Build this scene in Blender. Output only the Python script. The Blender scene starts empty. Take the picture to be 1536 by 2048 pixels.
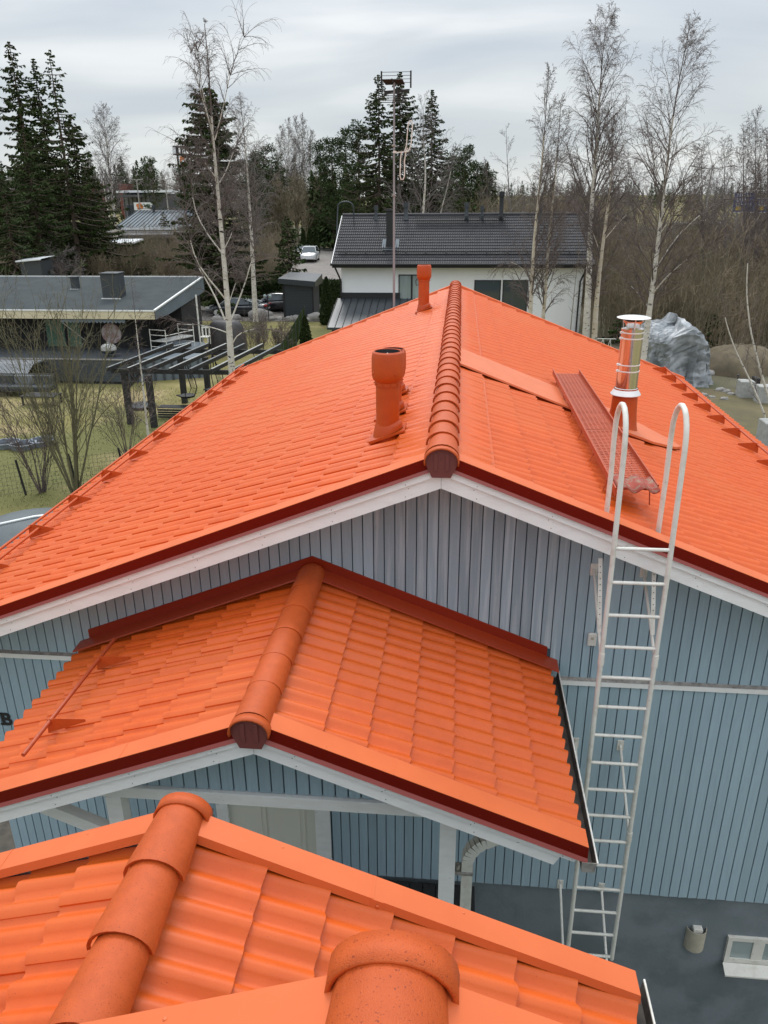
import bpy, math, random
import numpy as np
from mathutils import Vector, Matrix

# ------------------------------------------------------------------ camera, sky, sun, exposure
scene = bpy.context.scene
COL = scene.collection
PITCH, YAW, ROLL, FPX = math.radians(22.10), math.radians(5.54), math.radians(0.39), 1541.0
_R0 = np.array([math.cos(YAW), math.sin(YAW), 0.0]); _F0 = np.array([-math.sin(YAW), math.cos(YAW), 0.0])
_F = math.cos(PITCH) * _F0 + np.array([0, 0, -math.sin(PITCH)])
_D0 = np.array([0, 0, -1.0]) * math.cos(PITCH) - math.sin(PITCH) * _F0
_R = math.cos(ROLL) * _R0 + math.sin(ROLL) * _D0
_D = -math.sin(ROLL) * _R0 + math.cos(ROLL) * _D0
cam_data = bpy.data.cameras.new("camera")
cam = bpy.data.objects.new("camera", cam_data); COL.objects.link(cam)
M = Matrix.Identity(4)
for i in range(3):
    M[i][0] = _R[i]; M[i][1] = -_D[i]; M[i][2] = -_F[i]
cam.matrix_world = M
cam_data.sensor_fit = 'HORIZONTAL'; cam_data.sensor_width = 36.0
cam_data.lens = 36.0 * FPX / 1536.0
cam_data.clip_start = 0.05; cam_data.clip_end = 3000.0
scene.camera = cam

SUN_EL, SUN_AZ = 50.0, 348.0          # degrees; azimuth clockwise from +Y
world = bpy.data.worlds.new("World"); scene.world = world; world.use_nodes = True
nt = world.node_tree; nt.nodes.clear()
def N(t, **k):
    n = nt.nodes.new(t)
    for a, b in k.items(): setattr(n, a, b)
    return n
out = N('ShaderNodeOutputWorld'); bg = N('ShaderNodeBackground')
sky = N('ShaderNodeTexSky', sky_type='NISHITA', sun_disc=False)
sky.sun_elevation = math.radians(SUN_EL); sky.sun_rotation = math.radians(SUN_AZ)
skys = N('ShaderNodeVectorMath', operation='SCALE'); skys.inputs['Scale'].default_value = 0.1
nt.links.new(sky.outputs[0], skys.inputs[0])
tc = N('ShaderNodeTexCoord'); sep = N('ShaderNodeSeparateXYZ'); nt.links.new(tc.outputs['Generated'], sep.inputs[0])
def MA(op, a, b=None, clamp=False):
    n = N('ShaderNodeMath', operation=op, use_clamp=clamp)
    for i, v in enumerate((a, b)):
        if v is None: continue
        if isinstance(v, (int, float)): n.inputs[i].default_value = v
        else: nt.links.new(v, n.inputs[i])
    return n.outputs[0]
zup = MA('MAXIMUM', sep.outputs['Z'], 0.0)
den = MA('ADD', zup, 0.22)
cx = MA('DIVIDE', sep.outputs['X'], den); cy = MA('DIVIDE', sep.outputs['Y'], den)
comb = N('ShaderNodeCombineXYZ')
nt.links.new(MA('MULTIPLY', cx, 0.55), comb.inputs[0]); nt.links.new(MA('MULTIPLY', cy, 1.15), comb.inputs[1])
no = N('ShaderNodeTexNoise'); no.inputs['Scale'].default_value = 1.35; no.inputs['Detail'].default_value = 5.0
no.inputs['Roughness'].default_value = 0.45; no.inputs['Distortion'].default_value = 0.35
nt.links.new(comb.outputs[0], no.inputs['Vector'])
ramp = N('ShaderNodeValToRGB'); nt.links.new(no.outputs['Fac'], ramp.inputs[0])
e = ramp.color_ramp.elements
e[0].position = 0.36; e[0].color = (0.475, 0.535, 0.615, 1)
e[1].position = 0.64; e[1].color = (0.86, 0.88, 0.89, 1)
m = ramp.color_ramp.elements.new(0.50); m.color = (0.62, 0.665, 0.71, 1)
# overcast luminance rises from horizon towards the zenith
grad = MA('ADD', MA('MULTIPLY', MA('POWER', zup, 1.5), 1.70), 0.745)
hz = MA('POWER', MA('SUBTRACT', 1.0, zup, True), 9.0)
mixh = N('ShaderNodeMix', data_type='RGBA'); nt.links.new(MA('MULTIPLY', hz, 0.75), mixh.inputs['Factor'])
nt.links.new(ramp.outputs[0], mixh.inputs['A']); mixh.inputs['B'].default_value = (0.84, 0.89, 0.88, 1)
sc_ = N('ShaderNodeVectorMath', operation='SCALE'); nt.links.new(mixh.outputs['Result'], sc_.inputs[0]); nt.links.new(grad, sc_.inputs['Scale'])
mx = N('ShaderNodeMix', data_type='RGBA'); mx.inputs['Factor'].default_value = 0.93
nt.links.new(skys.outputs[0], mx.inputs['A']); nt.links.new(sc_.outputs[0], mx.inputs['B'])
nt.links.new(mx.outputs['Result'], bg.inputs['Color']); bg.inputs['Strength'].default_value = 1.0
nt.links.new(bg.outputs[0], out.inputs[0])

sl = bpy.data.lights.new("sun", 'SUN'); sl.energy = 1.15; sl.angle = math.radians(20); sl.color = (1.0, 0.965, 0.92)
so = bpy.data.objects.new("sun", sl); COL.objects.link(so)
_az, _el = math.radians(SUN_AZ), math.radians(SUN_EL)
_sd = Vector((math.sin(_az) * math.cos(_el), math.cos(_az) * math.cos(_el), math.sin(_el)))
so.rotation_euler = _sd.to_track_quat('Z', 'Y').to_euler(); so.location = (0, 0, 40)
vs = scene.view_settings
vs.view_transform = 'Standard'; vs.look = 'None'; vs.exposure = 0.32; vs.gamma = 1.0; vs.use_curve_mapping = False
scene.cycles.max_bounces = 6; scene.cycles.diffuse_bounces = 3; scene.cycles.glossy_bounces = 3
scene.cycles.transparent_max_bounces = 6; scene.cycles.use_denoising = True

# ------------------------------------------------------------------ surveying: a sight line meets a plane of the place
def ray(x, y):
    v = _R * (x - 768.0) + _D * (y - 1024.0) + _F * FPX
    return v / v[1]
def atY(x, y, Y): return ray(x, y) * Y
def atZ(x, y, Z):
    v = ray(x, y); return v * (Z / v[2])
def atX(x, y, X):
    v = ray(x, y); return v * (X / v[0])

# ------------------------------------------------------------------ objects
OFF = {}
def prop(o, label=None, cat=None, group=None, kind=None):
    if label: o['label'] = label
    if cat: o['category'] = cat
    if group: o['group'] = group
    if kind: o['kind'] = kind
    return o
def thing(name, label, cat, loc=(0, 0, 0), group=None):
    o = bpy.data.objects.new(name, None); COL.objects.link(o)
    o.empty_display_size = 0.3; o.location = loc; OFF[o] = np.array(loc, float)
    return prop(o, label, cat, group)
def link(name, me, parent=None):
    o = bpy.data.objects.new(name, me); COL.objects.link(o)
    if parent is not None:
        o.parent = parent; OFF[o] = OFF[parent]
    else: OFF[o] = np.zeros(3)
    return o
def mesh_np(name, V, F, mat, smooth=False):
    """V (n,3); F (m,3) or (m,4) integer array, all faces of one size"""
    me = bpy.data.meshes.new(name); V = np.asarray(V, np.float32); F = np.asarray(F, np.int32)
    n, k = F.shape
    me.vertices.add(len(V)); me.vertices.foreach_set('co', V.ravel())
    me.loops.add(n * k); me.loops.foreach_set('vertex_index', F.ravel())
    me.polygons.add(n); me.polygons.foreach_set('loop_start', np.arange(0, n * k, k, dtype=np.int32))
    me.polygons.foreach_set('loop_total', np.full(n, k, np.int32))
    me.polygons.foreach_set('use_smooth', np.full(n, bool(smooth)))
    me.update(calc_edges=True)
    if mat: me.materials.append(mat)
    return me

class MB:
    """collects shapes, builds one mesh object"""
    def __init__(s): s.v = []; s.f = []; s.sm = []
    def add(s, vs, fs, smooth=False):
        b = len(s.v); s.v.extend([tuple(map(float, p)) for p in vs])
        for f in fs: s.f.append(tuple(b + i for i in f)); s.sm.append(smooth)
        return s
    def hexa(s, p):   # 8 corners: bottom loop 0-3, top loop 4-7
        return s.add(p, [(3, 2, 1, 0), (4, 5, 6, 7), (0, 1, 5, 4), (1, 2, 6, 5), (2, 3, 7, 6), (3, 0, 4, 7)])
    def box(s, x0, x1, y0, y1, z0, z1):
        return s.hexa([(x0, y0, z0), (x1, y0, z0), (x1, y1, z0), (x0, y1, z0), (x0, y0, z1), (x1, y0, z1), (x1, y1, z1), (x0, y1, z1)])
    def bbox(s, x0, x1, y0, y1, z0, z1, b=0.01):   # bevelled (chamfered vertical and top edges)
        p = []
        for z, i in ((z0, 0), (z1 - b, 0), (z1, b)):
            p += [(x0 + i, y0 + i, z), (x1 - i, y0 + i, z), (x1 - i, y1 - i, z), (x0 + i, y1 - i, z)]
        f = [(3, 2, 1, 0), (8, 9, 10, 11)]
        for k in (0, 4):
            for i in range(4): j = (i + 1) % 4; f.append((k + i, k + j, k + 4 + j, k + 4 + i))
        return s.add(p, f)
    def bar(s, a, b, w, h=None, up=(0, 0, 1)):
        h = w if h is None else h
        a = np.array(a, float); b = np.array(b, float); d = b - a; d /= np.linalg.norm(d)
        up = np.array(up, float); r = np.cross(d, up)
        if np.linalg.norm(r) < 1e-5: r = np.cross(d, (1, 0, 0))
        r /= np.linalg.norm(r); u = np.cross(r, d)
        q = [-r * w / 2 - u * h / 2, r * w / 2 - u * h / 2, r * w / 2 + u * h / 2, -r * w / 2 + u * h / 2]
        return s.hexa([a + k for k in q] + [b + k for k in q])
    def tube(s, path, rad, sides=8, cap=True, smooth=True):
        P = np.array(path, float); n = len(P)
        R = np.full(n, rad) if np.isscalar(rad) else np.array(rad, float)
        T = np.gradient(P, axis=0); T /= np.linalg.norm(T, axis=1)[:, None] + 1e-9
        ref = np.array([0, 0, 1.0]) if abs(T[0][2]) < 0.9 else np.array([1.0, 0, 0])
        vs = []; u = np.cross(T[0], ref); u /= np.linalg.norm(u)
        for i in range(n):
            u = u - T[i] * (u @ T[i]); u /= np.linalg.norm(u) + 1e-9; w = np.cross(T[i], u)
            for k in range(sides):
                a = 2 * math.pi * k / sides
                vs.append(P[i] + R[i] * (u * math.cos(a) + w * math.sin(a)))
        fs = [(i * sides + k, i * sides + (k + 1) % sides, (i + 1) * sides + (k + 1) % sides, (i + 1) * sides + k) for i in range(n - 1) for k in range(sides)]
        s.add(vs, fs, smooth)
        if cap:
            s.add(vs[:sides], [tuple(range(sides))[::-1]]); s.add(vs[-sides:], [tuple(range(sides))])
        return s
    def lathe(s, prof, c, sides=24, smooth=True, axis=(0, 0, 1), caps=True):
        ax = Vector(axis).normalized(); q = Vector((0, 0, 1)).rotation_difference(ax)
        vs = []
        pp = [prof[0]]
        for i in range(1, len(prof) - 1):   # split the shading where the profile turns sharply
            a0 = math.atan2(prof[i][1] - prof[i - 1][1], prof[i][0] - prof[i - 1][0]); a1 = math.atan2(prof[i + 1][1] - prof[i][1], prof[i + 1][0] - prof[i][0])
            pp.append(prof[i])
            if abs((a1 - a0 + math.pi) % (2 * math.pi) - math.pi) > .6: pp.append(prof[i])
        pp.append(prof[-1]); prof = pp
        for r, z in prof:
            for k in range(sides):
                a = 2 * math.pi * k / sides
                v = q @ Vector((r * math.cos(a), r * math.sin(a), z)); vs.append((c[0] + v.x, c[1] + v.y, c[2] + v.z))
        n = len(prof)
        for i in range(n - 1):
            s.add([], [])
        b = len(s.v); s.v.extend([tuple(map(float, p)) for p in vs])
        for i in range(n - 1):
            if prof[i] == prof[i + 1]: continue
            for k in range(sides):
                s.f.append((b + i * sides + k, b + i * sides + (k + 1) % sides, b + (i + 1) * sides + (k + 1) % sides, b + (i + 1) * sides + k)); s.sm.append(smooth)
        if not caps: return s
        if prof[0][0] > 1e-4: s.add(vs[:sides], [tuple(range(sides))[::-1]])
        if prof[-1][0] > 1e-4: s.add(vs[-sides:], [tuple(range(sides))])
        return s
    def prism(s, poly, y0, y1, axis='y'):
        """poly (a,b) pairs: axis y -> (x,z), axis x -> (y,z), axis z -> (x,y)"""
        n = len(poly)
        def P(a, b, t): return {'y': (a, t, b), 'x': (t, a, b), 'z': (a, b, t)}[axis]
        vs = [P(a, b, y0) for a, b in poly] + [P(a, b, y1) for a, b in poly]
        fs = [tuple(range(n)), tuple(range(n, 2 * n))[::-1]] + [((i + 1) % n, i, n + i, n + (i + 1) % n) for i in range(n)]
        return s.add(vs, fs)
    def build(s, name, mat, parent=None, off=None):
        o0 = OFF[parent] if parent is not None else np.zeros(3)
        if off is not None: o0 = np.array(off, float)
        me = bpy.data.meshes.new(name)
        me.from_pydata([(a - o0[0], b - o0[1], c - o0[2]) for a, b, c in s.v], [], s.f)
        me.polygons.foreach_set('use_smooth', s.sm); me.update()
        if mat: me.materials.append(mat)
        o = link(name, me, parent)
        if off is not None and parent is None: o.location = off; OFF[o] = np.array(off, float)
        return o

def copy_tree(o, parent=None):
    c = o.copy(); COL.objects.link(c); c.parent = parent; OFF[c] = OFF[o]
    for ch in o.children: copy_tree(ch, c)
    return c

# ------------------------------------------------------------------ materials
def mat(name, col, rough=0.6, metal=0.0, col2=None, nscale=8.0, ndetail=6.0, nmix=(0.35, 0.7), bump=0.0, bscale=60.0,
        spec=0.5, rnd=0.0, stretch=None, speck=None, coat=0.0, col3=None, c3scale=1.0):
    m = bpy.data.materials.new(name); m.use_nodes = True; t = m.node_tree; b = t.nodes['Principled BSDF']
    b.inputs['Roughness'].default_value = rough; b.inputs['Metallic'].default_value = metal
    b.inputs['Specular IOR Level'].default_value = spec; b.inputs['Coat Weight'].default_value = coat
    L = t.links.new
    tcn = t.nodes.new('ShaderNodeTexCoord'); vec = tcn.outputs['Object']
    geo = t.nodes.new('ShaderNodeNewGeometry'); vec = geo.outputs['Position']
    if stretch:
        mp = t.nodes.new('ShaderNodeMapping'); mp.inputs['Scale'].default_value = stretch; L(vec, mp.inputs[0]); vec = mp.outputs[0]
    cur = None
    def mixc(fac, a, bcol):
        n = t.nodes.new('ShaderNodeMix'); n.data_type = 'RGBA'
        if isinstance(fac, float): n.inputs['Factor'].default_value = fac
        else: L(fac, n.inputs['Factor'])
        for s_, v in (('A', a), ('B', bcol)):
            if isinstance(v, tuple): n.inputs[s_].default_value = (*v, 1)
            else: L(v, n.inputs[s_])
        return n.outputs['Result']
    def noise(sc, de=6.0, r0=0.4, r1=0.6, rough=0.55):
        n = t.nodes.new('ShaderNodeTexNoise'); n.inputs['Scale'].default_value = sc; n.inputs['Detail'].default_value = de; n.inputs['Roughness'].default_value = rough
        L(vec, n.inputs['Vector']); r = t.nodes.new('ShaderNodeMapRange'); L(n.outputs['Fac'], r.inputs[0])
        r.inputs[1].default_value = r0; r.inputs[2].default_value = r1; return r.outputs[0]
    cur = col
    if col2: cur = mixc(noise(nscale, ndetail, *nmix), cur, col2)
    if col3: cur = mixc(noise(c3scale, 4.0, 0.45, 0.62), cur, col3)
    if speck:
        scol, ssc, th = speck; cur = mixc(noise(ssc, 2.0, th, th + 0.05), cur, scol)
    if rnd:
        oi = t.nodes.new('ShaderNodeObjectInfo'); h = t.nodes.new('ShaderNodeHueSaturation')
        r = t.nodes.new('ShaderNodeMapRange'); L(oi.outputs['Random'], r.inputs[0]); r.inputs[3].default_value = 1 - rnd; r.inputs[4].default_value = 1 + rnd
        L(r.outputs[0], h.inputs['Value'])
        if isinstance(cur, tuple): h.inputs['Color'].default_value = (*cur, 1)
        else: L(cur, h.inputs['Color'])
        cur = h.outputs[0]
    if isinstance(cur, tuple): b.inputs['Base Color'].default_value = (*cur, 1)
    else: L(cur, b.inputs['Base Color'])
    if bump:
        n = t.nodes.new('ShaderNodeTexNoise'); n.inputs['Scale'].default_value = bscale; n.inputs['Detail'].default_value = 4.0; L(vec, n.inputs['Vector'])
        bn = t.nodes.new('ShaderNodeBump'); bn.inputs['Strength'].default_value = bump; bn.inputs['Distance'].default_value = 0.01
        L(n.outputs['Fac'], bn.inputs['Height']); L(bn.outputs[0], b.inputs['Normal'])
    return m

m_tile = mat('orange_roof_tile', (0.665, 0.105, 0.0095), 0.44, col2=(0.60, 0.088, 0.007), nscale=9, bump=0.12, bscale=260, rnd=0.03, speck=((0.36, 0.05, 0.02), 150, 0.68), spec=0.42, col3=(0.635, 0.112, 0.015), c3scale=0.7)
m_ridge = mat('orange_ridge_tile', (0.54, 0.092, 0.016), 0.5, col2=(0.47, 0.076, 0.012), nscale=14, bump=0.3, bscale=300, rnd=0.05, speck=((0.26, 0.04, 0.012), 170, 0.635), spec=0.35)
m_flash = mat('orange_painted_sheet', (0.68, 0.145, 0.040), 0.5, col2=(0.63, 0.128, 0.034), nscale=3, spec=0.4)
m_vent = mat('orange_plastic_vent', (0.50, 0.070, 0.0055), 0.42, col2=(0.44, 0.058, 0.0045), nscale=10, spec=0.5, rnd=0.04)
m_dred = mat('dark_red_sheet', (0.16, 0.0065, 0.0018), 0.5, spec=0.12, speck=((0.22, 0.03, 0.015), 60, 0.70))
m_lred = mat('lit_red_lip', (0.26, 0.040, 0.028), 0.5)  # lighter red of the drip lip includes the light its slope catches
m_apron = mat('red_apron_sheet', (0.27, 0.022, 0.006), 0.28, spec=0.6, speck=((0.30, 0.07, 0.03), 45, 0.72))
m_apronf = mat('orange_brown_apron_sheet', (0.36, 0.038, 0.006), 0.35, spec=0.5, speck=((0.30, 0.07, 0.03), 45, 0.72))
m_cap = mat('brown_red_plastic', (0.16, 0.040, 0.033), 0.55)
m_oldtile = mat('old_mottled_red_tile', (0.33, 0.055, 0.035), 0.8, col2=(0.30, 0.19, 0.13), nscale=22, nmix=(0.48, 0.62), bump=0.6, bscale=90)
m_walk = mat('orange_brown_walkway', (0.45, 0.075, 0.022), 0.5, col2=(0.38, 0.06, 0.018), nscale=20)
m_white = mat('white_painted_wood', (0.90, 0.895, 0.88), 0.6, col2=(0.82, 0.81, 0.79), nscale=5, nmix=(0.4, 0.75), stretch=(1, 1, 3), speck=((0.30, 0.28, 0.26), 28, 0.735), bump=0.15, bscale=40)
m_blue = mat('blue_grey_painted_board', (0.37, 0.49, 0.56), 0.6, col2=(0.33, 0.44, 0.51), nscale=4, stretch=(14, 1, 0.8), rnd=0.07, bump=0.15, bscale=60, speck=((0.11, 0.14, 0.17), 26, 0.72))
m_bluew = mat('weathered_grey_blue_board', (0.31, 0.405, 0.465), 0.7, col2=(0.47, 0.56, 0.61), nscale=1.5, nmix=(0.45, 0.66), stretch=(16, 1, 0.7), rnd=0.12, bump=0.2, bscale=60, speck=((0.12, 0.12, 0.12), 24, 0.70))
m_gap = mat('dark_board_joint', (0.11, 0.165, 0.205), 0.8)
m_plaster = mat('dark_grey_plaster', (0.185, 0.215, 0.235), 0.85, col2=(0.130, 0.158, 0.172), nscale=1.6, col3=(0.205, 0.235, 0.26), c3scale=2.2, bump=0.3, bscale=25)
m_wmetal = mat('white_enamel_steel', (0.74, 0.72, 0.66), 0.35, col2=(0.60, 0.57, 0.50), nscale=9, nmix=(0.5, 0.72), speck=((0.22, 0.15, 0.10), 50, 0.70))
m_steel = mat('stainless_steel', (0.74, 0.70, 0.67), 0.16, metal=1.0)
m_steelp = mat('pale_steel_sheet', (0.78, 0.79, 0.78), 0.35, metal=0.25)
m_galv = mat('dull_galvanised', (0.42, 0.40, 0.37), 0.5, metal=0.3, col2=(0.22, 0.20, 0.18), nscale=18)
m_dark = mat('near_black', (0.018, 0.018, 0.020), 0.6)
m_blackwood = mat('black_stained_timber', (0.018, 0.018, 0.019), 0.8, col2=(0.032, 0.030, 0.028), nscale=6)
m_deck = mat('blue_black_decking', (0.050, 0.058, 0.068), 0.6, col2=(0.07, 0.08, 0.09), nscale=5)
m_felt = mat('grey_roofing_felt', (0.072, 0.082, 0.084), 0.95, spec=0.1, col2=(0.058, 0.067, 0.071), nscale=1.1, nmix=(0.35, 0.65), bump=0.2, bscale=30)
m_cream = mat('cream_fascia', (0.68, 0.61, 0.42), 0.6, col2=(0.58, 0.50, 0.33), nscale=1.5, stretch=(1, 1, 4))
m_darksheet = mat('charcoal_sheet_metal', (0.045, 0.053, 0.060), 0.4)
m_greysheet = mat('grey_blue_sheet_metal', (0.14, 0.17, 0.19), 0.6, col2=(0.17, 0.20, 0.225), nscale=0.7, spec=0.25)
m_darktile = mat('charcoal_roof_tile', (0.045, 0.045, 0.049), 0.6, col2=(0.058, 0.056, 0.060), nscale=2.5, rnd=0.06, spec=0.2)
m_render = mat('white_render', (0.90, 0.91, 0.91), 0.85, col2=(0.86, 0.87, 0.87), nscale=0.6)
m_glass = mat('dark_window_glass', (0.05, 0.065, 0.07), 0.05, spec=0.8)
m_glassl = mat('curtained_window_glass', (0.26, 0.32, 0.32), 0.08, spec=0.8, col2=(0.36, 0.42, 0.42), nscale=1.2, stretch=(3, 1, .5))
m_green = mat('green_curtain', (0.06, 0.15, 0.10), 0.8, col2=(0.10, 0.18, 0.14), nscale=2, stretch=(6, 1, .4))
m_cardoor = mat('cream_door_paint', (0.78, 0.76, 0.66), 0.5)
m_beige = mat('beige_enamel', (0.50, 0.46, 0.37), 0.5, col2=(0.42, 0.38, 0.30), nscale=14)
m_concrete = mat('pale_concrete', (0.42, 0.42, 0.40), 0.9, col2=(0.30, 0.30, 0.28), nscale=5, bump=0.4, bscale=20)
m_asphalt = mat('driveway_gravel', (0.26, 0.235, 0.21), 0.95, col2=(0.19, 0.172, 0.155), nscale=2.0, bump=0.3, bscale=15)
m_birch = mat('white_birch_bark', (0.66, 0.62, 0.56), 0.8, col2=(0.50, 0.44, 0.36), nscale=3, speck=((0.04, 0.035, 0.03), 5.5, 0.63), stretch=(1, 1, 2.2))
m_birchy = mat('ochre_birch_bark', (0.52, 0.42, 0.30), 0.8, col2=(0.60, 0.55, 0.47), nscale=2, speck=((0.04, 0.035, 0.03), 5.5, 0.62), stretch=(1, 1, 2.0))
m_twig = mat('purple_brown_twigs', (0.115, 0.085, 0.078), 0.85, col2=(0.16, 0.125, 0.11), nscale=1.5)
m_twigp = mat('pale_grey_twigs', (0.20, 0.17, 0.16), 0.85, col2=(0.13, 0.108, 0.10), nscale=1.5)
m_willow = mat('olive_willow_bark', (0.16, 0.15, 0.085), 0.85, col2=(0.11, 0.095, 0.055), nscale=4)
m_bark = mat('brown_conifer_bark', (0.085, 0.062, 0.048), 0.9, col2=(0.12, 0.085, 0.06), nscale=3)
m_spruce = mat('dark_spruce_needles', (0.026, 0.040, 0.015), 0.9, col2=(0.052, 0.070, 0.024), nscale=0.9, nmix=(0.35, 0.65), spec=0.05)
m_pine = mat('green_pine_needles', (0.036, 0.056, 0.022), 0.9, col2=(0.060, 0.082, 0.030), nscale=0.8, spec=0.05)
m_thuja = mat('green_hedge_leaves', (0.040, 0.060, 0.016), 0.8, col2=(0.022, 0.036, 0.012), nscale=2.0, spec=0.2)
m_brush = mat('brown_thicket_stems', (0.235, 0.185, 0.120), 0.9, col2=(0.150, 0.125, 0.078), nscale=0.35, nmix=(0.4, 0.6))
m_stone = mat('field_stone', (0.36, 0.34, 0.32), 0.9, col2=(0.24, 0.225, 0.21), nscale=4, rnd=0.15)
m_tarp = mat('silver_grey_tarpaulin', (0.20, 0.215, 0.225), 0.40, col2=(0.36, 0.38, 0.40), nscale=2.0, nmix=(0.42, 0.62), bump=0.5, bscale=9.0, spec=0.5)
m_soil = mat('bare_soil_mound', (0.17, 0.135, 0.085), 0.95, col2=(0.11, 0.09, 0.06), nscale=1.8, bump=0.5, bscale=6)

# ------------------------------------------------------------------ ground
rng = np.random.default_rng(7)
GZ = -8.5
def smooth(a, b, x):
    t = np.clip((x - a) / (b - a), 0.0, 1.0); return t * t * (3 - 2 * t)
def gz(x, y):
    x = np.asarray(x, float); y = np.asarray(y, float)
    z = GZ + smooth(60, 96, y) * 1.9 + smooth(100, 420, y) * 4.0
    z = z + smooth(0.9, 3.0, x) * smooth(30, 16, y) * -2.0
    z = z + smooth(430, 1500, np.hypot(x, y)) * 6
    return z
xs = np.concatenate([np.linspace(-1500, -130, 12), np.linspace(-120, 120, 97), np.linspace(130, 1500, 12)])
ys = np.concatenate([np.linspace(-1500, -80, 8), np.linspace(-60, -2, 8), np.linspace(0, 130, 66), np.linspace(135, 450, 30), np.linspace(480, 1900, 12)])
XX, YY = np.meshgrid(xs, ys); ZZ = gz(XX, YY)
nx, ny = len(xs), len(ys)
I = np.arange(nx * ny).reshape(ny, nx)
F = np.stack([I[:-1, :-1], I[:-1, 1:], I[1:, 1:], I[1:, :-1]], -1).reshape(-1, 4)
m_ground = mat('lawn_in_early_spring', (0.185, 0.162, 0.048), 0.95, col2=(0.31, 0.245, 0.115), nscale=0.40, nmix=(0.42, 0.60), bump=0.5, bscale=25, col3=(0.125, 0.125, 0.034), c3scale=0.16)
m_rough = mat('leaf_litter_ground', (0.105, 0.085, 0.055), 0.95, col2=(0.15, 0.13, 0.085), nscale=0.6, bump=0.5, bscale=12, col3=(0.09, 0.09, 0.045), c3scale=0.25)
me = mesh_np('ground', np.stack([XX, YY, ZZ], -1).reshape(-1, 3), F, m_ground, True)
o = link('ground', me); prop(o, 'patchy spring lawn and open ground around the houses', kind='structure')

def sheet(name, poly, mat_, lift, label, n=14, kind='structure'):
    """a patch draped on the ground: quad given by 4 xy corners"""
    p = [np.array(q, float) for q in poly]; V = []; 
    for i in range(n + 1):
        for j in range(n + 1):
            u, v = i / n, j / n
            q = (p[0] * (1 - u) + p[1] * u) * (1 - v) + (p[3] * (1 - u) + p[2] * u) * v
            V.append((q[0], q[1], float(gz(q[0], q[1])) + lift))
    I = np.arange((n + 1) ** 2).reshape(n + 1, n + 1)
    F = np.stack([I[:-1, :-1], I[1:, :-1], I[1:, 1:], I[:-1, 1:]], -1).reshape(-1, 4)
    o = link(name, mesh_np(name, V, F, mat_, True)); prop(o, label, kind=kind); return o
sheet('driveway', [(-30, 58.2), (-8.3, 58.2), (-8.3, 66.0), (-30, 66.0)], m_asphalt, 0.03, 'pale gravel driveway where the dark saloon is parked')
sheet('lane', [(-18.5, 66.0), (-8.3, 66.0), (-14.0, 118), (-21.5, 118)], m_asphalt, 0.034, 'lane running back past the white car into the trees')
sheet('forest_floor', [(9, 36), (120, 36), (260, 190), (-2, 190)], m_rough, 0.02, 'brown leaf litter under the thicket on the right', 24)
sheet('forest_floor', [(-160, 62), (-19, 67), (-22, 190), (-260, 190)], m_rough, 0.024, 'brown undergrowth ground behind the flat roofed house', 24)
m_road = mat('wet_grey_road', (0.16, 0.165, 0.17), 0.5, col2=(0.11, 0.11, 0.115), nscale=0.5)
sheet('road', [(14, 98), (160, 88), (160, 100), (14, 110)], m_road, 0.05, 'grey main road glimpsed through the bare trees on the right', 16)
m_olive = mat('olive_rough_grass', (0.135, 0.115, 0.050), 0.95, col2=(0.10, 0.085, 0.045), nscale=0.9, bump=0.5, bscale=20, col3=(0.165, 0.13, 0.07), c3scale=0.5)
sheet('rough_grass', [(5.8, 20), (40, 20), (46, 37.5), (7.5, 37.5)], m_olive, 0.03, 'olive rough grass between the right eave and the soil heap', 22)
sheet('yard', [(-11, 2), (16, 2), (16, 20), (-11, 20)], mat('damp_gravel', (0.12, 0.105, 0.085), 0.95, col2=(0.07, 0.062, 0.05), nscale=6, bump=0.6, bscale=40), 0.05, 'brown gravel strip around the orange roofed houses', 10)

# ------------------------------------------------------------------ roof tiles
TW, TL, TH, TA = 0.300, 0.42, 0.026, 0.050       # cover width, length, butt thickness, wave height
def tile_profile(n=12, w=TW + 0.008):
    u = np.linspace(0, w, n + 1)
    z = TA * np.power(0.5 * (1 + np.cos(2 * np.pi * (u - 0.262) / 0.15)), .72) + 0.010 * np.clip((u / w - .45) / .55, 0, 1)
    return u, z
def tile_mesh(name, length=TL):
    u, z = tile_profile(); n = len(u); V = []
    H = TH + 0.010
    for s in (0.0, length):
        dz = H * (1 - s / 0.36)
        V += [(u[i], s, z[i] + dz) for i in range(n)]
    b = len(V); V += [(u[i], 0.0, z[i] + H) for i in range(n)]; V += [(u[i], 0.004, z[i] + H - TH + .003) for i in range(n)]
    c = len(V); V += [(u[-1], 0, z[-1] + H), (u[-1], length, z[-1] + H * (1 - length / 0.36)), (u[-1], 0, z[-1] + H - .011), (u[-1], length, z[-1] + H * (1 - length / 0.36) - 0.011)]
    F = [(i, i + 1, n + i + 1, n + i) for i in range(n - 1)] + [(b + i + 1, b + i, b + n + i, b + n + i + 1) for i in range(n - 1)] + [(c, c + 2, c + 3, c + 1)]
    sm = [True] * (n - 1) + [True] * (n - 1) + [False]
    me = bpy.data.meshes.new(name); me.from_pydata(V, [], F); me.polygons.foreach_set('use_smooth', sm); me.update()
    me.materials.append(m_tile); return me, np.array(V), np.array(F)
TILE_ME, TILE_V, TILE_F = tile_mesh('tile')

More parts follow.
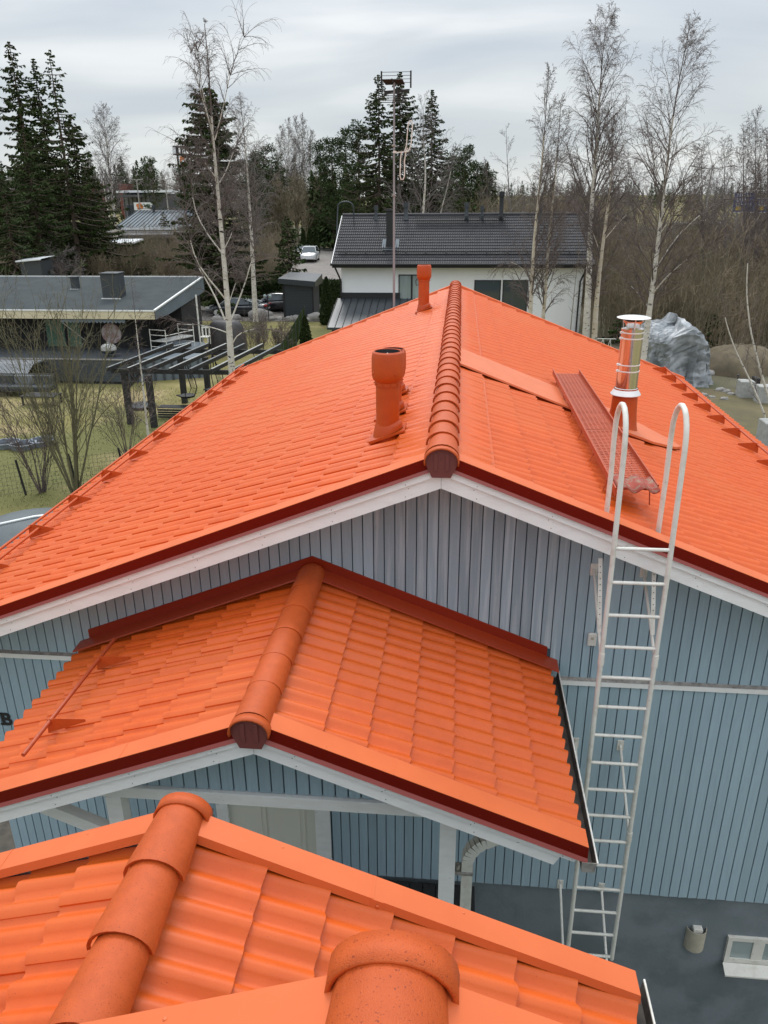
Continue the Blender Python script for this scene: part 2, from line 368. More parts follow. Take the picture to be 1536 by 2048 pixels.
def ridge_mesh(name, R=0.125, Hh=0.105, L=0.40, k0=1.13, k1=0.93):
    V = []; n = 12; A = [math.radians(-4 + 188 * i / n) for i in range(n + 1)]
    rings = [(0, 1.0, 0), (0, k0 - .012, 0), (0.010, k0, 0), (0.05, k0 - .015, 0), (L, k1, -0.004)]
    inner = [(R * (k0 - .14) * math.cos(a), 0.006, Hh * (k0 - .17) * math.sin(a)) for a in A]
    V += inner + [(R * (k0 - .012) * math.cos(a), 0.0, Hh * (k0 - .012) * math.sin(a)) for a in A]
    for y, k, dz in rings[1:]: V += [(R * k * math.cos(a), y, Hh * k * math.sin(a) + dz) for a in A]
    F = []; m_ = n + 1
    for r in (0, 2, 3, 4):
        for i in range(n): F.append((r * m_ + i, r * m_ + i + 1, (r + 1) * m_ + i + 1, (r + 1) * m_ + i))
    me = bpy.data.meshes.new(name); me.from_pydata(V, [], F)
    me.polygons.foreach_set('use_smooth', [False] * n + [True] * (3 * n)); me.update(); me.materials.append(m_ridge); return me
RIDGE_ME = ridge_mesh('ridge_tile'); RIDGE_FLAT = ridge_mesh('ridge_tile_flush', k0=1.035, k1=.975)

def slope_frame(side, rx, z0, slp):
    """side -1 west, +1 east: returns right axis, up-slope axis, normal"""
    c = 1 / math.sqrt(1 + slp * slp); s = slp * c
    up = np.array([-side * c, 0, s]); nrm = np.array([side * s, 0, c]); right = np.cross(up, nrm)
    return right, up, nrm

CREST = 0.106     # crest of a tile above its base plane
def roof_tiles(parent, rx, z0, slp, ds, Ya, Yb, side, budget, skip=None, near_first=True):
    """ds: horizontal distances of the butts from the ridge. Returns list of (matrix) single tiles and the rest"""
    right, up, nrm = slope_frame(side, rx, z0, slp); res = []
    n = int(math.ceil((Yb - Ya) / TW - 0.15)); Ya = Yb - n * TW if Yb < 3 else Ya
    for d in ds:
        base = np.array([rx + side * d, 0, z0 - slp * d]) - nrm * (CREST - 0.012)
        for k in range(n):
            y = Ya + k * TW if right[1] > 0 else Ya + (k + 1) * TW
            p = base.copy(); p[1] = y
            if skip and skip(p[0], Ya + (k + .5) * TW): continue
            jit = rng.normal(0, 0.0012, 3)
            res.append((p + jit, right, up, nrm))
    return res
def place_tiles(parent, tiles, nsingle, label_stuff=None):
    cam0 = np.zeros(3); tiles = sorted(tiles, key=lambda t: np.linalg.norm(t[0] - cam0))
    for p, r, u, n in tiles[:nsingle]:
        o = link('tile', TILE_ME, parent); q = p - OFF[parent]
        a = rng.normal(0, 0.0025)
        M = Matrix(((r[0], u[0], n[0], q[0]), (r[1], u[1], n[1], q[1]), (r[2], u[2], n[2], q[2]), (0, 0, 0, 1)))
        o.matrix_local = M @ Matrix.Rotation(a, 4, 'Z')
    rest = tiles[nsingle:]
    if rest:
        nv = len(TILE_V); V = np.empty((len(rest) * nv, 3)); F = np.empty((len(rest) * len(TILE_F), 4), int)
        for i, (p, r, u, n) in enumerate(rest):
            B = np.stack([r, u, n]); V[i * nv:(i + 1) * nv] = TILE_V @ B + p - OFF[parent]
            F[i * len(TILE_F):(i + 1) * len(TILE_F)] = TILE_F + i * nv
        o = link('tile_field', mesh_np('tile_field', V, F, m_tile, True), parent); o['kind'] = 'stuff'
        o['label'] = label_stuff or 'further rows of orange roof tiles'

def ridge_row(parent, rx, z, ya, yb, pitch=0.365, me=None):
    y = ya; k = 0
    while y < yb - 0.05:
        o = link('ridge_tile', me or RIDGE_ME, parent)
        o.location = Vector((rx, y, z) - OFF[parent]) + Vector((rng.normal(0, .002), 0, rng.normal(0, .0015)))
        o.rotation_euler = (math.radians(0.8), 0, rng.normal(0, 0.006)); 
        if y + 0.40 > yb: o.scale[1] = max(0.2, (yb - y) / 0.40)
        y += pitch; k += 1

def end_cap(parent, rx, z, y, facing, disc=True):
    """collar at a free ridge end; facing -1 = towards -Y"""
    n = 14; A = [math.radians(-14 + 208 * i / n) for i in range(n + 1)]; mb = MB(); m_ = n + 1
    y0, y1 = (y - 0.012, y + 0.060) if facing < 0 else (y - 0.060, y + 0.012)
    out_, inn = (0.141, 0.120), (0.129, 0.108)
    V = []
    for (rr, hh), yy in ((inn, y0), (out_, y0), (out_, y1), (inn, y1)): V += [(rx + rr * math.cos(a), yy, z + hh * math.sin(a)) for a in A]
    F = [(r * m_ + i, r * m_ + i + 1, ((r + 1) % 4) * m_ + i + 1, ((r + 1) % 4) * m_ + i) for r in range(4) for i in range(n)]
    F += [(0, m_, 2 * m_, 3 * m_), (n, n + m_, n + 2 * m_, n + 3 * m_)[::-1]]
    mb.add(V, F, True); c = mb.build('ridge_end_collar', m_ridge, parent)
    if disc:
        yd = y + 0.016 if facing < 0 else y - 0.016
        pts = [(rx + 0.128 * math.cos(a), z + 0.105 * math.sin(a)) for a in [math.radians(180 * i / 12) for i in range(13)]]
        pts += [(rx - 0.118, z - 0.04), (rx - 0.075, z - 0.135), (rx + 0.075, z - 0.135), (rx + 0.118, z - 0.04)]
        d = MB().prism(pts, yd, yd + 0.012)
        for dx in (-0.045, 0.045): d.bbox(rx + dx - 0.014, rx + dx + 0.014, yd - 0.008, yd, z - 0.075, z + 0.065, 0.004)
        d.lathe([(0.009, 0), (0.007, 0.006)], (rx, yd, z + 0.02), 8, axis=(0, -1, 0))
        d.build('ridge_end_disc', m_cap, parent)

def verge(parent, rx, z0, slp, side, d_end, y_out, y_in, top_in=0.18, facing=-1, d0=0.0, drop=0.098, face_mat=None, lip=True, lipdrop=0.035):
    """folded sheet along a rake: flat top from y_out to y_in, vertical face at y_out"""
    sg = side; lift = 0.018
    def P(d, y, dz): return (rx + sg * d, y, z0 - slp * d + lift + dz)
    yo, yi = y_out, y_in; t = 0.004; f = 1 if yi > yo else -1
    top = MB()
    # top sheet with small inner down-turn
    a = [P(d0, yo, 0), P(d_end, yo, 0), P(d_end, yi, 0), P(d0, yi, 0)]
    b = [(x, y, z - t) for x, y, z in a]
    top.hexa(b + a)
    c = [P(d0, yi, -0.001), P(d_end, yi, -0.001), P(d_end, yi + 0.012 * f, -lipdrop), P(d0, yi + 0.012 * f, -lipdrop)]
    e_ = [(x, y - 0.004 * f, z) for x, y, z in c]
    top.add(c + e_, [(0, 1, 2, 3), (7, 6, 5, 4), (0, 4, 5, 1), (3, 2, 6, 7), (1, 5, 6, 2), (0, 3, 7, 4)])
    o = top.build('verge_flashing', m_flash, parent)
    fc = MB(); fm = face_mat or m_dred
    fc.hexa([P(d0, yo + 0.0 * f, -drop), P(d_end, yo, -drop), P(d_end, yo + 0.004 * f, -drop), P(d0, yo + 0.004 * f, -drop),
             P(d0, yo, -t - 0.0005), P(d_end, yo, -t - 0.0005), P(d_end, yo + 0.004 * f, -t - 0.0005), P(d0, yo + 0.004 * f, -t - 0.0005)])
    face = fc.build('verge_face', fm, o)
    # joints and rivets
    j = MB()
    for d in np.arange(d0 + 0.42, d_end, 1.95):
        j.hexa([P(d, yo - 0.0015 * f, -drop), P(d + 0.05, yo - 0.0015 * f, -drop), P(d + 0.05, yo, -drop), P(d, yo, -drop),
                P(d, yo - 0.0015 * f, -0.006), P(d + 0.05, yo - 0.0015 * f, -0.006), P(d + 0.05, yo, -0.006), P(d, yo, -0.006)])
    for d in np.arange(d0 + 0.30, d_end, 0.62): j.lathe([(0.007, 0), (0.005, 0.004)], P(d, yo, -drop * 0.72), 8, axis=(0, -f, 0))
    if j.v: j.build('sheet_joint', fm, o)['kind'] = 'stuff'
    tj = MB()
    for d in np.arange(d0 + 0.95, d_end, 1.95):
        tj.hexa([P(d, yo, 0), P(d + 0.012, yo, 0), P(d + 0.012, yi, 0), P(d, yi, 0), P(d, yo, 0.0018), P(d + 0.012, yo, 0.0018), P(d + 0.012, yi, 0.0018), P(d, yi, 0.0018)])
        tj.hexa([P(d, yi + 0.006 * f, -lipdrop), P(d + 0.06, yi + 0.006 * f, -lipdrop), P(d + 0.06, yi + 0.0135 * f, -lipdrop), P(d, yi + 0.0135 * f, -lipdrop),
                 P(d, yi, 0), P(d + 0.06, yi, 0), P(d + 0.06, yi + 0.003 * f, 0), P(d, yi + 0.003 * f, 0)])
        tj.lathe([(0.009, 0), (0.006, 0.005)], P(d + 0.03, yi + 0.012 * f, -lipdrop * 0.6), 8, axis=(0, f, 0))
    for d in np.arange(d0 + 0.5, d_end, 0.9): tj.lathe([(0.006, 0), (0.004, 0.003)], P(d, yo + 0.03 * f, 0), 8)
    if tj.v: tj.build('top_joint', m_flash, o)['kind'] = 'stuff'
    if lip:
        l = MB(); z1 = -drop; z2 = -drop - 0.024
        l.add([P(d0, yo, z1), P(d_end, yo, z1), P(d_end, yo - 0.022 * f, z2), P(d0, yo - 0.022 * f, z2),
               P(d0, yo + 0.004 * f, z1), P(d_end, yo + 0.004 * f, z1), P(d_end, yo - 0.018 * f, z2 - 0.002), P(d0, yo - 0.018 * f, z2 - 0.002)],
              [(0, 1, 2, 3), (7, 6, 5, 4), (3, 2, 6, 7), (1, 5, 6, 2), (0, 3, 7, 4)])
        l.build('drip_edge', m_lred, o)
    return o

def barge(parent, rx, z0, slp, side, d_end, y, f, top=0.105, h1=0.080, h2=0.125, cut=0.0, th=0.024):
    """two stepped white boards under the verge"""
    def P(d, yy, dz): return (rx + side * d, yy, z0 + 0.018 - slp * d + dz)
    g = 0.0015
    for name, ya, yb, za, zb, de in (('upper_barge_board', y + 0.004 * f, y + (0.004 + 2 * th) * f, -top, -top - h1, d_end), ('lower_barge_board', y + (0.006 + th) * f, y + (0.006 + 2 * th) * f, -top - h1, -top - h1 - h2, d_end - 0.13)):
        mb = MB(); mb.hexa([P(g, ya, zb), P(de - (0.05), ya, zb), P(de - 0.05, yb, zb), P(g, yb, zb), P(g, ya, za), P(de, ya, za), P(de, yb, za), P(g, yb, za)])
        b = mb.build(name, m_white, parent)
        nl = MB()
        for d in np.arange(0.25, de - 0.1, 0.61):
            for q in (0.25, 0.75): nl.lathe([(0.0045, 0), (0.0045, 0.0015)], P(d + 0.05 * q, ya, za + (zb - za) * q), 6, axis=(0, -f, 0))
        nl.build('nail_head', m_galv, b)['kind'] = 'stuff'

# ------------------------------------------------------------------ the neighbouring orange-roofed house (house A)
RX, Z0, SLP = -0.103, -1.875, 0.39
WY = 6.45
houseA = thing('house', 'blue grey boarded house with the large bright orange tiled roof in the middle', 'house', (RX, WY, GZ))
YF, YR = 5.82, 19.12
wall = MB()
wx0, wx1 = -4.975, 4.78
def under(x): return Z0 - SLP * abs(x - RX) - 0.20
wall.prism([(wx0, -7.0), (wx1, -7.0), (wx1, under(wx1)), (RX, under(RX)), (wx0, under(wx0))], WY + 0.004, 18.5)
wallA = wall.build('wall', m_gap, houseA)
found = MB(); found.box(wx0 + 0.03, wx1 - 0.03, WY + 0.03, 18.45, -11.0, -7.0)
foundA = found.build('foundation', m_plaster, houseA)
# roof underlay / soffit
ru = MB()
for s in (-1, 1):
    de = 5.50
    ru.hexa([(RX, YF + 0.06, Z0 - 0.19), (RX + s * de, YF + 0.06, Z0 - SLP * de - 0.19), (RX + s * de, YR - 0.06, Z0 - SLP * de - 0.19), (RX, YR - 0.06, Z0 - 0.19),
             (RX, YF + 0.06, Z0 - 0.125), (RX + s * de, YF + 0.06, Z0 - SLP * de - 0.125), (RX + s * de, YR - 0.06, Z0 - SLP * de - 0.125), (RX, YR - 0.06, Z0 - 0.125)])
roofA = ru.build('main_roof', m_blackwood, houseA)
soff = MB()
for s in (-1, 1):
    for k in range(6):
        ya = YF + 0.07 + k * 0.092
        soff.hexa([(RX, ya, Z0 - 0.215), (RX + s * 5.4, ya, Z0 - SLP * 5.4 - 0.215), (RX + s * 5.4, ya + .085, Z0 - SLP * 5.4 - 0.215), (RX, ya + .085, Z0 - 0.215),
                   (RX, ya, Z0 - 0.195), (RX + s * 5.4, ya, Z0 - SLP * 5.4 - 0.195), (RX + s * 5.4, ya + .085, Z0 - SLP * 5.4 - 0.195), (RX, ya + .085, Z0 - 0.195)])
soff.build('soffit', m_white, houseA)

# wall boards, one by one
PX, PZ, PSL, PY = -1.30, -3.215, 0.39, 4.10     # porch ridge x, crest height at the ridge, slope, verge plane
ledge_z = -4.325
x = wx0; k = 0
while x < wx1 - 0.02:
    xa, xb = x, min(x + 0.0885, wx1)
    mt = m_bluew if -0.75 < x < 1.05 else m_blue
    # lower end of the upper boards: the ledge, or the apron flashing over the porch roof
    dp = abs((xa + xb) / 2 - PX)
    inporch = -3.60 < (xa + xb) / 2 < 0.93
    def apron(xx): return PZ - PSL * abs(xx - PX) + 0.115
    if inporch: za, zb = apron(xa) , apron(xb)
    else: za = zb = ledge_z + 0.045
    ya, yb = WY - 0.022, WY + 0.004
    ua, ub = under(xa) + 0.01, under(xb) + 0.01
    b = MB(); b.hexa([(xa, ya, za), (xb, ya, zb), (xb, yb, zb), (xa, yb, za), (xa, ya, ua), (xb, ya, ub), (xb, yb, ub), (xa, yb, ua)])
    b.build('board', mt, wallA)
    inner = -3.3 < x < 0.70
    if not (-2.50 < (xa + xb) / 2 < -1.22):
        zt = ledge_z - 0.03 if not inporch else min(PZ - PSL * dp - 0.25, ledge_z - 0.03)
        b = MB(); b.hexa([(xa, ya, -7.02 + rng.normal(0, .003)), (xb, ya, -7.02 + rng.normal(0, .003)), (xb, yb, -7.0), (xa, yb, -7.0), (xa, ya, zt), (xb, ya, zt), (xb, yb, zt), (xa, yb, zt)])
        b.build('board', m_blue, wallA)
    x += 0.099; k += 1
for xa, xb in ((wx0, -3.72), (0.96, wx1)):
    l = MB(); l.bbox(xa, xb, WY - 0.052, WY - 0.0, ledge_z - 0.032, ledge_z + 0.022, 0.004)
    le = l.build('ledge', m_white, houseA)
    l = MB(); l.add([(xa, WY - 0.056, ledge_z + 0.024), (xb, WY - 0.056, ledge_z + 0.024), (xb, WY - 0.02, ledge_z + 0.046), (xa, WY - 0.02, ledge_z + 0.046)], [(0, 1, 2, 3)])
    l.build('ledge_flashing', m_galv, le)

# main roof tiles
dsA = [0.081 + 0.34 * n for n in range(1, 17)]
VENT = [(-0.65, 7.14), (-0.69, 7.97), (-0.745, 8.92), (-0.735, 16.4)]
tl = []
for s in (-1, 1): tl += roof_tiles(roofA, RX, Z0, SLP, dsA, YF + 0.16, YR - 0.12, s, 0)
place_tiles(roofA, tl, 190, 'further rows of orange tiles running back over the main roof')
for s in (-1, 1):
    # top row strip below the ridge tiles
    m0 = MB()
    m0.hexa([(RX, YF + .15, Z0 - .06), (RX + s * .44, YF + .15, Z0 - SLP * .44 - .06), (RX + s * .44, YR - .12, Z0 - SLP * .44 - .06), (RX, YR - .12, Z0 - .06),
             (RX, YF + .15, Z0 - .035), (RX + s * .44, YF + .15, Z0 - SLP * .44 - .035), (RX + s * .44, YR - .12, Z0 - SLP * .44 - .035), (RX, YR - .12, Z0 - .035)])
    m0.build('ridge_sealing_strip', m_tile, roofA)
    verge(roofA, RX, Z0, SLP, s, 5.56, YF, YF + 0.17, lip=True, lipdrop=0.02)
    verge(roofA, RX, Z0, SLP, s, 5.56, YR, YR - 0.13, lip=False, lipdrop=0.06)
    barge(roofA, RX, Z0, SLP, s, 5.50, YF, 1)
    barge(roofA, RX, Z0, SLP, s, 5.50, YR, -1)
ridge_row(roofA, RX, Z0 - 0.035, YF + 0.03, YR + 0.0)
end_cap(roofA, RX, Z0 - 0.045, YF - 0.048, -1)
end_cap(roofA, RX, Z0 - 0.045, YR + 0.02, 1)

m_gutter = mat('dirty_dark_gap_gutter', (0.10, 0.085, 0.07), 0.7, col2=(0.05, 0.045, 0.04), nscale=12)  # dirty body, coloured darker so the shaded gap behind the rim reads black
def gutter(parent, x, y0, y1, z, side, name='gutter'):
    prof = [(-.055, .0), (-.052, -.085), (.035, -.085), (.048, .0)]; t = .003; mb = MB()
    pr = [(x + side * a, z + b) for a, b in prof]; inn = [(x + side * a * .94, z + b * .96 + (0 if b == 0 else .002)) for a, b in prof]
    for i in range(3):
        a, b = pr[i], pr[i + 1]; c, d = inn[i + 1], inn[i]
        mb.prism([a, b, c, d] if side > 0 else [d, c, b, a], y0, y1)
    g = mb.build(name, m_gutter, parent)
    e_ = MB().prism(pr + [], y0 - .004, y0).build('gutter_end', m_galv, g)
    r = MB(); r.tube([(x + side * .050, y0 - .01, z + .004), (x + side * .050, y1, z + .004)], .007, 6); r.build('gutter_rim', m_wmetal, g)
    return g
for s in (-1, 1): gutter(roofA, RX + s * 5.47, YF + .02, YR - .05, Z0 - SLP * 5.6 - .13, s)

# ------------------------------------------------------------------ roof vents
def vent(parent, x, y, ztop, r=0.112, rc=0.150, hc=0.285, cable=False):
    zr = Z0 - SLP * abs(x - RX)
    b = MB(); zc = zr - 0.02
    # pipe
    b.lathe([(r * 1.02, zc - 0.1 - zr), (r * 1.02, 0.10), (r, 0.13), (r, ztop - zr - hc + .02)], (x, y, zr), 28)
    v = b.build('roof_vent', m_vent, parent)
    sk = MB()
    # moulded base that follows the slope
    n = 24; V = []
    for q, (rr, dz) in enumerate(((1.28, 0.012), (1.24, 0.055), (1.13, 0.09), (1.01, 0.13))):
        for k in range(n):
            a = 2 * math.pi * k / n; xx = rr * r * math.cos(a); yy = rr * r * 0.92 * math.sin(a)
            fall = 1.0 if q < 2 else (0.6 if q == 2 else 0.15)
            V.append((x + xx, y + yy, zr + dz + SLP * xx * fall))
    sk.add(V, [(q * n + k, q * n + (k + 1) % n, (q + 1) * n + (k + 1) % n, (q + 1) * n + k) for q in range(3) for k in range(n)], True)
    # tile-like plate under it
    P = lambda dx, dy, dz: (x + dx, y + dy, zr + SLP * dx + dz)
    w, l = .148, .17
    sk.hexa([P(-l, -w, -.012), P(l, -w, -.012), P(l, w, -.012), P(-l, w, -.012), P(-l, -w, .018), P(l, -w, .004), P(l, w, .004), P(-l, w, .018)])
    sk.build('vent_base', m_vent, v)
    c = MB(); z = ztop
    c.lathe([(r * 1.0, -hc - .035), (r * 1.09, -hc - .033), (r * 1.09, -hc - .0), (rc * .80, -hc + .002), (rc * .92, -hc + .022), (rc * .985, -hc + .055), (rc, -hc + .10), (rc * .99, -.06), (rc * .93, -.014), (rc * .83, 0), (rc * .80, -.004), (rc * .79, -.10), (rc * .3, -.13), (0.0001, -.10)], (x, y, z), 32, caps=False)
    for k in range(4):
        a = k * math.pi / 2 + .6; c.lathe([(.012, 0), (.008, .012)], (x + rc * .98 * math.cos(a), y + rc * .98 * math.sin(a), z - hc + .09), 8, axis=(math.cos(a), math.sin(a), 0))
    for k in range(10):
        a = k * math.pi / 5; c.lathe([(.006, 0), (.005, .010)], (x + r * 1.10 * math.cos(a), y + r * 1.10 * math.sin(a), z - hc - .014), 6, axis=(math.cos(a), math.sin(a), 0))
    c.build('vent_cap', m_vent, v)
    i = MB(); i.lathe([(rc * .77, -.006), (rc * .76, -.09), (.0001, -.095)], (x, y, z), 24, caps=False); ins = i.build('vent_throat', m_dark, v)
    i = MB(); i.lathe([(.05, -.09), (.03, -.03), (.0001, -.02)], (x, y, z), 12); i.build('vent_cone', m_steelp, v)
    if cable:
        i = MB(); i.tube([(x - .11, y - .02, z - hc + .05), (x - .17, y - .03, z - hc - .03), (x - .155, y - .03, z - hc - .12), (x - .10, y - .02, z - hc - .10)], .008, 6); i.build('cable', m_dark, v)
    return v
vent(roofA, *VENT[0], -1.30)
vent(roofA, *VENT[1], -1.45)
vent(roofA, *VENT[2], -1.60)
vent(roofA, *VENT[3], -1.24, cable=True)

# ------------------------------------------------------------------ steel chimney, flat flashing, walkway, snow guards
cxx, cyy = 2.16, 10.0; zr = Z0 - SLP * (cxx - RX)
c = MB(); c.lathe([(.134, .44), (.134, 1.24)], (cxx, cyy, zr), 48); c.lathe([(.137, 1.232), (.137, 1.246), (.08, 1.262)], (cxx, cyy, zr), 40); chim = c.build('steel_chimney', m_steel, roofA)
c = MB(); V = []
n = 28
for (r_, dz, f_) in ((.215, -.03, 1.0), (.185, .06, .85), (.165, .20, .3), (.150, .50, 0)):
    for k in range(n):
        a = 2 * math.pi * k / n; xx, yy = r_ * math.cos(a), r_ * math.sin(a); V.append((cxx + xx, cyy + yy, zr + dz - SLP * xx * f_))
c.add(V, [(q * n + k, q * n + (k + 1) % n, (q + 1) * n + (k + 1) % n, (q + 1) * n + k) for q in range(3) for k in range(n)], True)
c.build('chimney_boot', m_vent, chim)
c = MB(); c.lathe([(.188, .415), (.190, .422), (.137, .505), (.135, .50), (.18, .418)], (cxx, cyy, zr), 36, caps=False); c.build('storm_collar', m_steelp, chim)
for zz in (.72, .80, 1.13, 1.20):
    c = MB(); c.lathe([(.135, zz - .008), (.1395, zz - .006), (.1395, zz + .006), (.135, zz + .008)], (cxx, cyy, zr), 36); c.bbox(cxx - .155, cxx - .13, cyy - .05, cyy - .01, zr + zz - .012, zr + zz + .012, .003)
    c.build('clamp_band', m_steelp, chim)
c = MB(); c.lathe([(.075, 1.25), (.085, 1.27), (.095, 1.30), (.125, 1.335), (.128, 1.34), (.10, 1.345)], (cxx, cyy, zr), 32, caps=False); c.build('cowl_ring', m_steel, chim)
c = MB(); c.lathe([(.205, 1.375), (.205, 1.380), (.16, 1.392), (.0001, 1.402)], (cxx, cyy, zr), 40)
c.lathe([(.203, 1.374), (.0001, 1.372)], (cxx, cyy, zr), 40)
for k in range(3):
    a = k * 2.09 + .5; c.bar((cxx + .12 * math.cos(a), cyy + .12 * math.sin(a), zr + 1.25), (cxx + .14 * math.cos(a), cyy + .14 * math.sin(a), zr + 1.378), .012, .004)
c.build('rain_cap', m_steelp, chim)

# flat sheet strip from the ridge to below the chimney
def RP(x, y, h): return (x, y, Z0 - SLP * abs(x - RX) + h)
f = MB(); xs_ = np.linspace(RX + .10, 2.15, 9)
for i in range(8):
    for (ya, yb) in ((9.72, 10.0), (10.0, 10.55), (10.55, 10.82)):
        ha = lambda y: .010 if y in (9.72, 10.82) else .014
        f.add([RP(xs_[i], ya, ha(ya)), RP(xs_[i + 1], ya, ha(ya)), RP(xs_[i + 1], yb, ha(yb)), RP(xs_[i], yb, ha(yb))], [(0, 1, 2, 3)], True)
f.add([RP(xs_[0], 9.72, .014), RP(xs_[-1], 9.72, .014), RP(xs_[-1], 9.715, -.01), RP(xs_[0], 9.715, -.01)], [(3, 2, 1, 0)])
m_pale = mat('pale_orange_sheet', (0.70, 0.175, 0.065), 0.5, col2=(0.64, 0.15, 0.05), nscale=3)
fl = f.build('flat_flashing_strip', m_pale, roofA)
f = MB(); tip = [(2.10, 9.60), (2.10, 10.60), (2.50, 10.55), (2.85, 10.30), (2.98, 10.1), (2.85, 9.90), (2.50, 9.66)]
f.add([RP(a, b, .020) for a, b in tip], [tuple(range(7))[::-1]], True); f.add([RP(a, b, .020) for a, b in tip] + [RP(a, b, -.01) for a, b in tip], [(i, (i + 1) % 7, 7 + (i + 1) % 7, 7 + i) for i in range(7)])
f.build('flashing_apron', m_pale, roofA)

# walkway: perforated treads between two upstand rails
wz = Z0 - SLP * (1.43 - RX) + 0.085
wk = thing('roof_walkway', 'long orange brown perforated walkway on the right slope beside the steel chimney', 'roof walkway', (1.60, 6.6, wz))
W0, W1, Wa, Wb = 1.40, 1.78, 6.55, 11.45
for i, (ya, yb) in enumerate(((Wa, 8.45), (8.46, 11.45))):
    tr = MB(); nrow = int((yb - ya) / 0.052)
    for k in range(nrow):
        y = ya + k * (yb - ya) / nrow
        tr.box(W0, W1, y, y + 0.026, wz - .002, wz + .003)
    for q in range(9):
        xq = W0 + (W1 - W0) * q / 8; tr.box(xq - .007, xq + .007, ya, yb, wz - .004, wz + .001)
    tr.build('tread', m_walk, wk)
for xr in (W0, W1):
    r = MB(); r.box(xr - .003, xr + .003, Wa - .12 if xr == W0 else Wa - .02, Wb + .03, wz - .02, wz + .050); r.tube([(xr, Wa - .12 if xr == W0 else Wa - .02, wz + .05), (xr, Wb + .03, wz + .05)], .009, 6)
    r.build('rail', m_walk, wk)
for y in np.arange(6.8, 11.4, 0.82):
    b = MB(); zl = Z0 - SLP * (W0 - RX) - .02; zh = Z0 - SLP * (W1 - RX) - .02
    b.box(W0 - .01, W1 + .01, y, y + .03, wz - .030, wz - .004)
    b.bar((W0, y + .015, wz - .02), (W0 - .03, y + .015, zl), .025, .006); b.bar((W1, y + .015, wz - .02), (W1 + .02, y + .015, zh), .025, .006)
    b.build('bracket', m_walk, wk)
# the old tile left lying on the walkway
ot = MB(); nx_, ny_ = 18, 3; V = []
for j in range(ny_):
    for i in range(nx_ + 1):
        u = i / nx_ * .345; V.append((W0 + .02 + u, Wa - .16 + j * .2, wz + .035 + .022 * (1 + math.cos(2 * math.pi * (u - .05) / .165)) - .008 * j))
m_ = nx_ + 1
Vb = [(a, b, c - .014) for a, b, c in V]; nb = len(V)
F = [(j * m_ + i, j * m_ + i + 1, (j + 1) * m_ + i + 1, (j + 1) * m_ + i) for j in range(ny_ - 1) for i in range(nx_)]
F += [(i + 1, i, nb + i, nb + i + 1) for i in range(nx_)] + [(i + m_ * (ny_ - 1), i + 1 + m_ * (ny_ - 1), nb + i + 1 + m_ * (ny_ - 1), nb + i + m_ * (ny_ - 1)) for i in range(nx_)]
F += [(j * m_, (j + 1) * m_, nb + (j + 1) * m_, nb + j * m_) for j in range(ny_ - 1)] + [((j + 1) * m_ + nx_, j * m_ + nx_, nb + j * m_ + nx_, nb + (j + 1) * m_ + nx_) for j in range(ny_ - 1)]
F += [(nb + (j + 1) * m_ + i, nb + (j + 1) * m_ + i + 1, nb + j * m_ + i + 1, nb + j * m_ + i) for j in range(ny_ - 1) for i in range(nx_)]
ot.add(V + Vb, F, True)
o = ot.build('loose_tile', m_oldtile, None, off=(1.6, 6.5, wz)); prop(o, 'old mottled red wavy tile lying loose on the near end of the roof walkway', 'roof tile')

def snow_guard(parent, side, x, ys_, y0, y1, two, h=.13):
    g = MB(); zr_ = lambda xx: (Z0 if parent is roofA else PZ) - (SLP if parent is roofA else PSL) * abs(xx - (RX if parent is roofA else PX))
    z = zr_(x)
    g.tube([(x, y0, z + h), (x, y1, z + h)], .017, 8)
    if two: g.tube([(x - side * .115, y0 + .1, z + h - .015), (x - side * .115, y1, z + h - .015)], .017, 8)
    gd = g.build('snow_guard', m_walk if not two else m_ridge, parent)
    for y in ys_:
        b = MB(); xl = x + side * .03; xu = x - side * .30
        pts = [(xl, zr_(xl) - .0), (xl - side * .01, zr_(xl) + h + .028), (x - side * .06, z + h + .032), (xu, zr_(xu) + .025), (xu, zr_(xu) - .0)]
        if side > 0: pts = pts[::-1]
        b.prism(pts, y, y + .005)
        b.box(min(xl, xu), max(xl, xu), y, y + .03, min(zr_(xl), zr_(xu)) - .0, min(zr_(xl), zr_(xu)) + .003)
        b.build('snow_guard_bracket', m_ridge, gd)
    return gd
snow_guard(roofA, -1, -5.18, [6.2 + 1.032 * k for k in range(12)], 5.92, 18.3, True, .15)
snow_guard(roofA, 1, 4.78, [6.3 + .85 * k for k in range(15)], 6.0, 18.35, False)

# ------------------------------------------------------------------ porch of house A
dR = [0.152 + 0.303 * n for n in range(1, 8)]; dL = [0.150 + 0.3255 * n for n in range(1, 8)]
PE_R, PE_L = 2.285, 2.44
pr = MB()
for s, de in ((-1, PE_L - .06), (1, PE_R - .06)):
    pr.hexa([(PX, PY + .06, PZ - .19), (PX + s * de, PY + .06, PZ - PSL * de - .19), (PX + s * de, WY - .022, PZ - PSL * de - .19), (PX, WY - .022, PZ - .19),
             (PX, PY + .06, PZ - .125), (PX + s * de, PY + .06, PZ - PSL * de - .125), (PX + s * de, WY - .022, PZ - PSL * de - .125), (PX, WY - .022, PZ - .125)])
porch = pr.build('porch_roof', m_white, houseA)
tl = roof_tiles(porch, PX, PZ, PSL, dL, PY + .14, WY - .06, -1, 0) + roof_tiles(porch, PX, PZ, PSL, dR, PY + .14, WY - .06, 1, 0)
place_tiles(porch, tl, 300)
for s, de in ((-1, PE_L), (1, PE_R)):
    verge(porch, PX, PZ, PSL, s, de, PY, PY + .165, lipdrop=.02, drop=.100)
    barge(porch, PX, PZ, PSL, s, de - .04, PY, 1, top=.107, h1=.070, h2=.115)
ridge_row(porch, PX, PZ - .035, PY + .03, WY - .05, me=RIDGE_FLAT)
end_cap(porch, PX, PZ - .045, PY - .048, -1)
